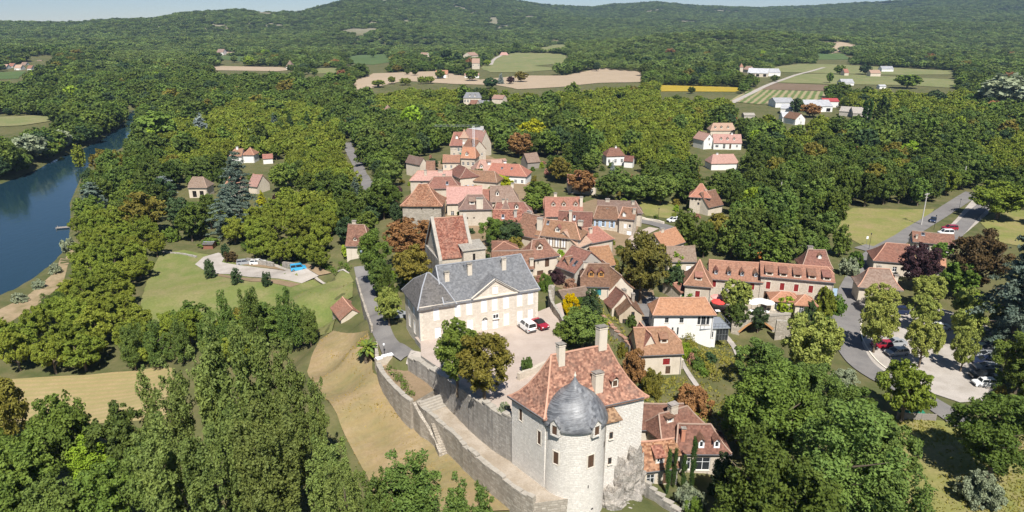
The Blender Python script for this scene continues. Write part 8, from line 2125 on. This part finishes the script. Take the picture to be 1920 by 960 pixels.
def hedge(label, pts, w, h, mat="hedge", lod=.16, px=True, zf=None, name="hedge"):
    P = foot_many(pts) if px else np.array(pts, float); C = resample(P, .9); rng = np.random.default_rng(len(TREE_SPOTS) + int(abs(P[0][0]) * 10)); cl = []
    for c in C:
        z = zf if zf is not None else ground(c[0], c[1])
        for k in range(3): cl.append(((c[0] + rng.normal() * w * .16 - C[0][0], c[1] + rng.normal() * w * .16 - C[0][1], z + h * (.25 + .5 * rng.random())), .42 * w + .1 * rng.random()))
    z0 = zf if zf is not None else ground(*C[0]); cl = [((a[0], a[1], a[2] - z0), np.array([r, r, h * .42])) for a, r in cl]
    co = cloud([(np.array(a), r) for a, r in cl], int(len(C) * 130 * max(.5, w * h / 3)), lod, rng, .3)
    me = raw_mesh("foliage", co, np.arange(len(co), dtype=np.int32).reshape(-1, 4), LM[mat], False)
    root = empty(name, (C[0][0], C[0][1], z0), 0, label, "hedge"); link("foliage", me, root)
    t = MB()
    for c in C[::2]: zz_ = (ground(*c) if zf is None else zf) - z0; t.bar((c[0] - C[0][0], c[1] - C[0][1], zz_ - .2), (c[0] - C[0][0], c[1] - C[0][1], zz_ + h * .5), .07)
    link("stems", t.mesh("stems", BARK), root)
hedge("clipped hedge with rusty top above the parked cars", [(458, 470), (500, 478), (560, 486), (600, 492)], 2.2, 2.6, lod=.2)
hedge("low green hedge between pale path and orchard wall", [(506, 492), (560, 499), (620, 506), (655, 510)], 1.4, 1.2)
hedge("box hedge on the garden lawn of the riverside house", [(345, 384), (385, 386), (420, 388)], 2, 1.6, lod=.2)
hedge("green hedge beside the left road", [(690, 362), (710, 366), (730, 368)], 2, 1.6, lod=.2)
hedge("strip of low shrubs on the bastion", [V2(728, 690, 8.2), V2(745, 705, 8.2), V2(764, 728, 8.2), V2(772, 738, 8.2)], 1.5, .9, "hedge", .12, False, 7.8)
hedge("dark hedge along the east side of the car park", [(1866, 640), (1868, 690), (1872, 740)], 1.6, 1.8, "oak")
hedge("bushy roadside hedge below the inn's right end", [(1572, 560), (1560, 590), (1540, 608), (1500, 612)], 1.3, 1.3, "hedge")
hedge("brown hedge bank beside the narrow garden path", [(1288, 640), (1300, 660), (1322, 690), (1338, 712)], 2.0, 1.6, "bronze")
hedge("row of garden bushes along the old wall", [(1140, 640), (1160, 655), (1178, 668)], 1.6, 1.2, "ash")
hedge("leafy planting along the wall right of the chalet", [(1290, 672), (1306, 690), (1318, 706)], 1.8, 1.5, "hedge")
hedge("hedge at the far side of the villa lawn", [(1300, 268), (1318, 268)], 2.5, 2.5, "dark", .3)
def palm():
    p = foot(690, 684); root = empty("palm_tree", p, 0, "palm tree with shaggy trunk beside the climbing road", "tree")
    h = 3.6; m = MB(); rnd = random.Random(2)
    m.tube([((0, 0, -.3), .32), ((0, 0, h * .5), .45), ((0, 0, h), .36)], 9)
    for k in range(160):
        a = rnd.random() * 6.28; z = rnd.random() * h; m.bar((.36 * math.cos(a), .36 * math.sin(a), z), (.75 * math.cos(a), .75 * math.sin(a), z - .5), .07, .02)
    link("trunk", m.mesh("trunk", BARK), root)
    pm = [LM["walnut"], LM["ash"]]
    for k in range(46):
        a = k * 2.4; e = -.5 + 1.7 * rnd.random(); L = 1.7 + rnd.random() * .5; m = MB(); pts = []
        for t in np.linspace(0, 1, 6): pts.append(Vector((math.cos(a) * L * t * math.cos(e * .8), math.sin(a) * L * t * math.cos(e * .8), h + .1 + L * t * math.sin(e) - .7 * t * t)))
        s = Vector((-math.sin(a), math.cos(a), 0))
        for i in range(5):
            w0, w1 = .35 * math.sin(math.pi * (.1 + .8 * i / 5)), .35 * math.sin(math.pi * (.1 + .8 * (i + 1) / 5))
            for sg in (-1, 1): m.face([pts[i], pts[i + 1], pts[i + 1] + s * sg * w1 - Vector((0, 0, .12)), pts[i] + s * sg * w0 - Vector((0, 0, .12))])
        link("frond", m.mesh("frond", pm[k % 2]), root)
palm()
def fence(a, b, h, n, label, mat):
    p = foot(*a); q = foot(*b); d = q - p; L = math.hypot(d.x, d.y); root = empty("plank_fence", p, math.atan2(d.y, d.x), label, "fence")
    for k in range(4):
        m = MB(); m.box(0, L * .62, -.03, .03, .05 + k * h / 4, .05 + (k + .9) * h / 4); link("plank", m.mesh("plank", mat), root)
        m = MB(); m.box(L * .625, L, -.03, .03, .03 + k * h / 4, .03 + (k + .9) * h / 4); link("plank", m.mesh("plank", mat), root)
    for i in range(n + 1):
        m = MB(); m.box(L * i / n - .06, L * i / n + .06, .035, .15, -.3, h + .08); link("post", m.mesh("post", mat), root)
fence((1681, 787), (1754, 790), 1.35, 5, "grey plank fence screening the bins beside the meadow", GREYW)
def bin_(px, py, label):
    p = foot(px, py); root = empty("waste_container", p, .2, label, "bin", "waste containers")
    m = MB(); c = [(-.6, -.5), (.6, -.5), (.6, .5), (-.6, .5)]
    for i in range(4):
        a, b = c[i], c[(i + 1) % 4]; m.face([(a[0] * .85, a[1] * .85, .1), (b[0] * .85, b[1] * .85, .1), (b[0], b[1], 1.1), (a[0], a[1], 1.1)])
    link("body", m.mesh("body", GREENP), root)
    m = MB(); m.face([(-.65, -.55, 1.1), (.65, -.55, 1.1), (.65, .1, 1.38), (-.65, .1, 1.38)]); m.face([(-.65, .1, 1.38), (.65, .1, 1.38), (.65, .55, 1.12), (-.65, .55, 1.12)]); m.box(-.66, .66, -.56, .56, 1.05, 1.1); link("lid", m.mesh("lid", GREENP), root)
    for sx in (-.45, .45):
        m = MB(); m.tube([((sx - .05, 0, .1), .1), ((sx + .05, 0, .1), .1)], 8); link("wheel", m.mesh("wheel", RUBBER), root)
for x, y, lb in [(1693, 783, "leftmost green waste container behind the plank fence"), (1706, 783, "middle green waste container behind the plank fence"), (1722, 783, "rightmost green waste container behind the plank fence")]: bin_(x, y, lb)
def bridge():
    a = at(1386, 624, -1.8); b = at(1448, 619, -1.8); d = b - a; L = math.hypot(d.x, d.y); root = empty("stone_bridge", (a.x, a.y, -1.8), math.atan2(d.y, d.x), "low brick arch bridge over the stream below the inn", "bridge")
    m = MB(); n = 16; y0, y1 = 0, 4.5; arc = [(L * i / n, 2.3 * math.sin(math.pi * i / n)) for i in range(n + 1)]
    for (x0, z0), (x1, z1) in zip(arc[:-1], arc[1:]):
        m.face([(x0, y0, z0), (x1, y0, z1), (x1, y0, 3.4), (x0, y0, 3.4)]); m.face([(x0, y1, z0), (x1, y1, z1), (x1, y0, z1), (x0, y0, z0)])
    m.face([(-2, y0, -2), (0, y0, -2), (0, y0, 3.4), (-2, y0, 3.4)]); m.face([(L, y0, -2), (L + 4, y0, -2), (L + 4, y0, 3.4), (L, y0, 3.4)]); m.face([(-2, y0, 3.4), (L + 4, y0, 3.4), (L + 4, y1, 3.4), (-2, y1, 3.4)])
    link("masonry", m.mesh("masonry", W_OLD), root)
    for i in range(n):
        v = MB(); p, q = arc[i], arc[i + 1]; o = (L / 2, -.6); f = lambda s, k: (o[0] + (s[0] - o[0]) * k, s[1] + (k - 1) * 4)
        p2, q2 = f(p, 1.09), f(q, 1.09); e = .05
        v.face([(p[0], -e, p[1]), (q[0], -e, q[1]), (q2[0], -e, q2[1]), (p2[0], -e, p2[1])]); v.face([(p2[0], -e, p2[1]), (q2[0], -e, q2[1]), (q2[0], .01, q2[1]), (p2[0], .01, p2[1])]); v.face([(q[0], -e, q[1]), (p[0], -e, p[1]), (p[0], 1.2, p[1]), (q[0], 1.2, q[1])])
        link("arch_brick", v.mesh("arch_brick", plain("arch_brick", (.45, .24, .11), .9, .1, 0, .2, 2)), root)
    m = MB(); m.box(-2, L + 4, -.1, .3, 3.403, 3.9); link("parapet", m.mesh("parapet", COPING), root)
bridge()
def timber(px0, px1):
    """timber framing of the upper gallery"""
    root = next(o for o in COL.objects if o.name.startswith("timbered_house")); m = None
    W = (at(1086, 448.5, 11.2) - at(1004, 439.5, 11.2)).length
    x0, x1 = W * .26, W * .70
    for x in np.linspace(x0, x1, 8):
        b = MB(); b.box(x - .08, x + .08, -.06, -.003, 3.0, 5.9); link("timber_post", b.mesh("timber_post", BROWNW), root)
    for z in (2.95, 5.8):
        b = MB(); b.box(x0 - .1, x1 + .1, -.075, -.062, z - .09, z + .09); link("timber_beam", b.mesh("timber_beam", BROWNW), root)
timber(0, 0)
def boat_stage():
    p = at(120, 428, WATER_Z); root = empty("landing_stage", p, .3, "little wooden landing stage in the river", "jetty")
    for k in range(6):
        m = MB(); m.box(-2.4 + k * .8, -1.65 + k * .8, -1, 1, .35, .45); link("plank", m.mesh("plank", GREYW), root)
    for x in (-2.2, 2.2):
        for y in (-.9, .9):
            m = MB(); m.bar((x, y, -2), (x, y, .9), .16); link("pile", m.mesh("pile", GREYW), root)
boat_stage()
def sign(px, py, w, h, z0, mat, label):
    p = foot(px, py); root = empty("road_sign", p, 0, label, "sign", "road signs")
    m = MB(); m.bar((0, 0, 0), (0, 0, z0 + h), .06); link("post", m.mesh("post", METAL), root)
    m = MB(); m.box(-w / 2, w / 2, -.07, -.035, z0, z0 + h); link("panel", m.mesh("panel", mat), root)
sign(1562, 562, 1.3, 1.9, 1.0, plain("sign_blue", (.35, .47, .6), .5), "blue grey information board at the inn's corner"); sign(1624, 460, .6, .8, 2.0, WHITE, "small white road sign at the junction")

# ------------------------------------------------------------------ grass tufts and weeds that roughen the lawns
def tufts(name, label, P, n, size, mat, avoid=()):
    P = np.array(P); lo = P.min(0); hi = P.max(0); rng = np.random.default_rng(n)
    x = rng.uniform(lo[0], hi[0], n * 3); y = rng.uniform(lo[1], hi[1], n * 3); ok = inside(P, x, y)
    dens = np.sin(x * .21 + 1.7 * np.sin(y * .13)) + np.sin(y * .27 + 1.4 * np.sin(x * .17)) + rng.normal(size=x.size) * .8
    ok &= dens > .1
    for F in FOOTPRINTS: ok &= ~inside(F, x, y)
    for Cc, w in PATHS: ok &= poly_dist([tuple(c) for c in Cc[::3]] + [tuple(Cc[-1])], x, y, False) > w / 2 + .3
    x = x[ok][:n]; y = y[ok][:n]; z = sheet_z(x, y) + .1; m = len(x)
    co = []
    for k in range(4):
        a = rng.uniform(0, 6.28, m); s = size * rng.uniform(.4, 1.5, m); h = s * rng.uniform(.5, 1.1, m); ox = rng.normal(size=m) * size * .5; oy = rng.normal(size=m) * size * .5
        b = np.stack([x + ox, y + oy, z], 1); d = np.stack([np.cos(a), np.sin(a), 0 * a], 1) * (s * .5)[:, None]; u = np.stack([rng.normal(size=m) * .25 * h, rng.normal(size=m) * .25 * h, h], 1)
        co.append(np.stack([b - d, b + d, b + d * .35 + u, b - d * .35 + u], 1))
    co = np.concatenate(co).reshape(-1, 3).astype(np.float32)
    tag(link(name, raw_mesh(name, co, np.arange(len(co), dtype=np.int32).reshape(-1, 4), mat, False)), label, "grass", None, "stuff")
TUFT_D = leaf_mat("grass_dry_tuft", (.22, .19, .075), (.33, .25, .12), .2); TUFT_G = leaf_mat("grass_green_tuft", (.15, .165, .045), (.25, .235, .085), .2)
tufts("grass_tufts", "dry tufts on the slope below the castle wall", OPEN_W["lawn_castle"], 4500, .2, TUFT_D)
tufts("grass_tufts", "grass tufts and weeds on the southern meadow", OPEN_W["meadow_south"], 2600, .2, TUFT_G)
tufts("grass_tufts", "short tufts on the river lawn", OPEN_W["lawn_river"], 1800, .2, TUFT_G)
tufts("grass_tufts", "rough grass around the village gardens and slopes", foot_many([(1130, 560), (1110, 700), (1230, 760), (1420, 960), (1500, 760), (1380, 640), (1240, 640), (1180, 640)]), 3500, .28, TUFT_G)
# ------------------------------------------------------------------ air
def haze():
    m = bpy.data.materials.new("haze"); m.use_nodes = True
    nt = m.node_tree; nt.nodes.remove(nt.nodes["Principled BSDF"])
    v = nt.nodes.new("ShaderNodeVolumePrincipled"); v.inputs["Color"].default_value = (.5, .7, 1.0, 1); v.inputs["Density"].default_value = HAZE_D; v.inputs["Anisotropy"].default_value = .2
    nt.links.new(v.outputs[0], nt.nodes["Material Output"].inputs["Volume"])
    b = MB(); b.box(-6500, 6500, -1500, 7200, -80, 330)
    o = link("haze", b.mesh("haze", m)); tag(o, "thin blue summer haze over the valley", "haze", None, "stuff")
HAZE_D = .00008
haze()
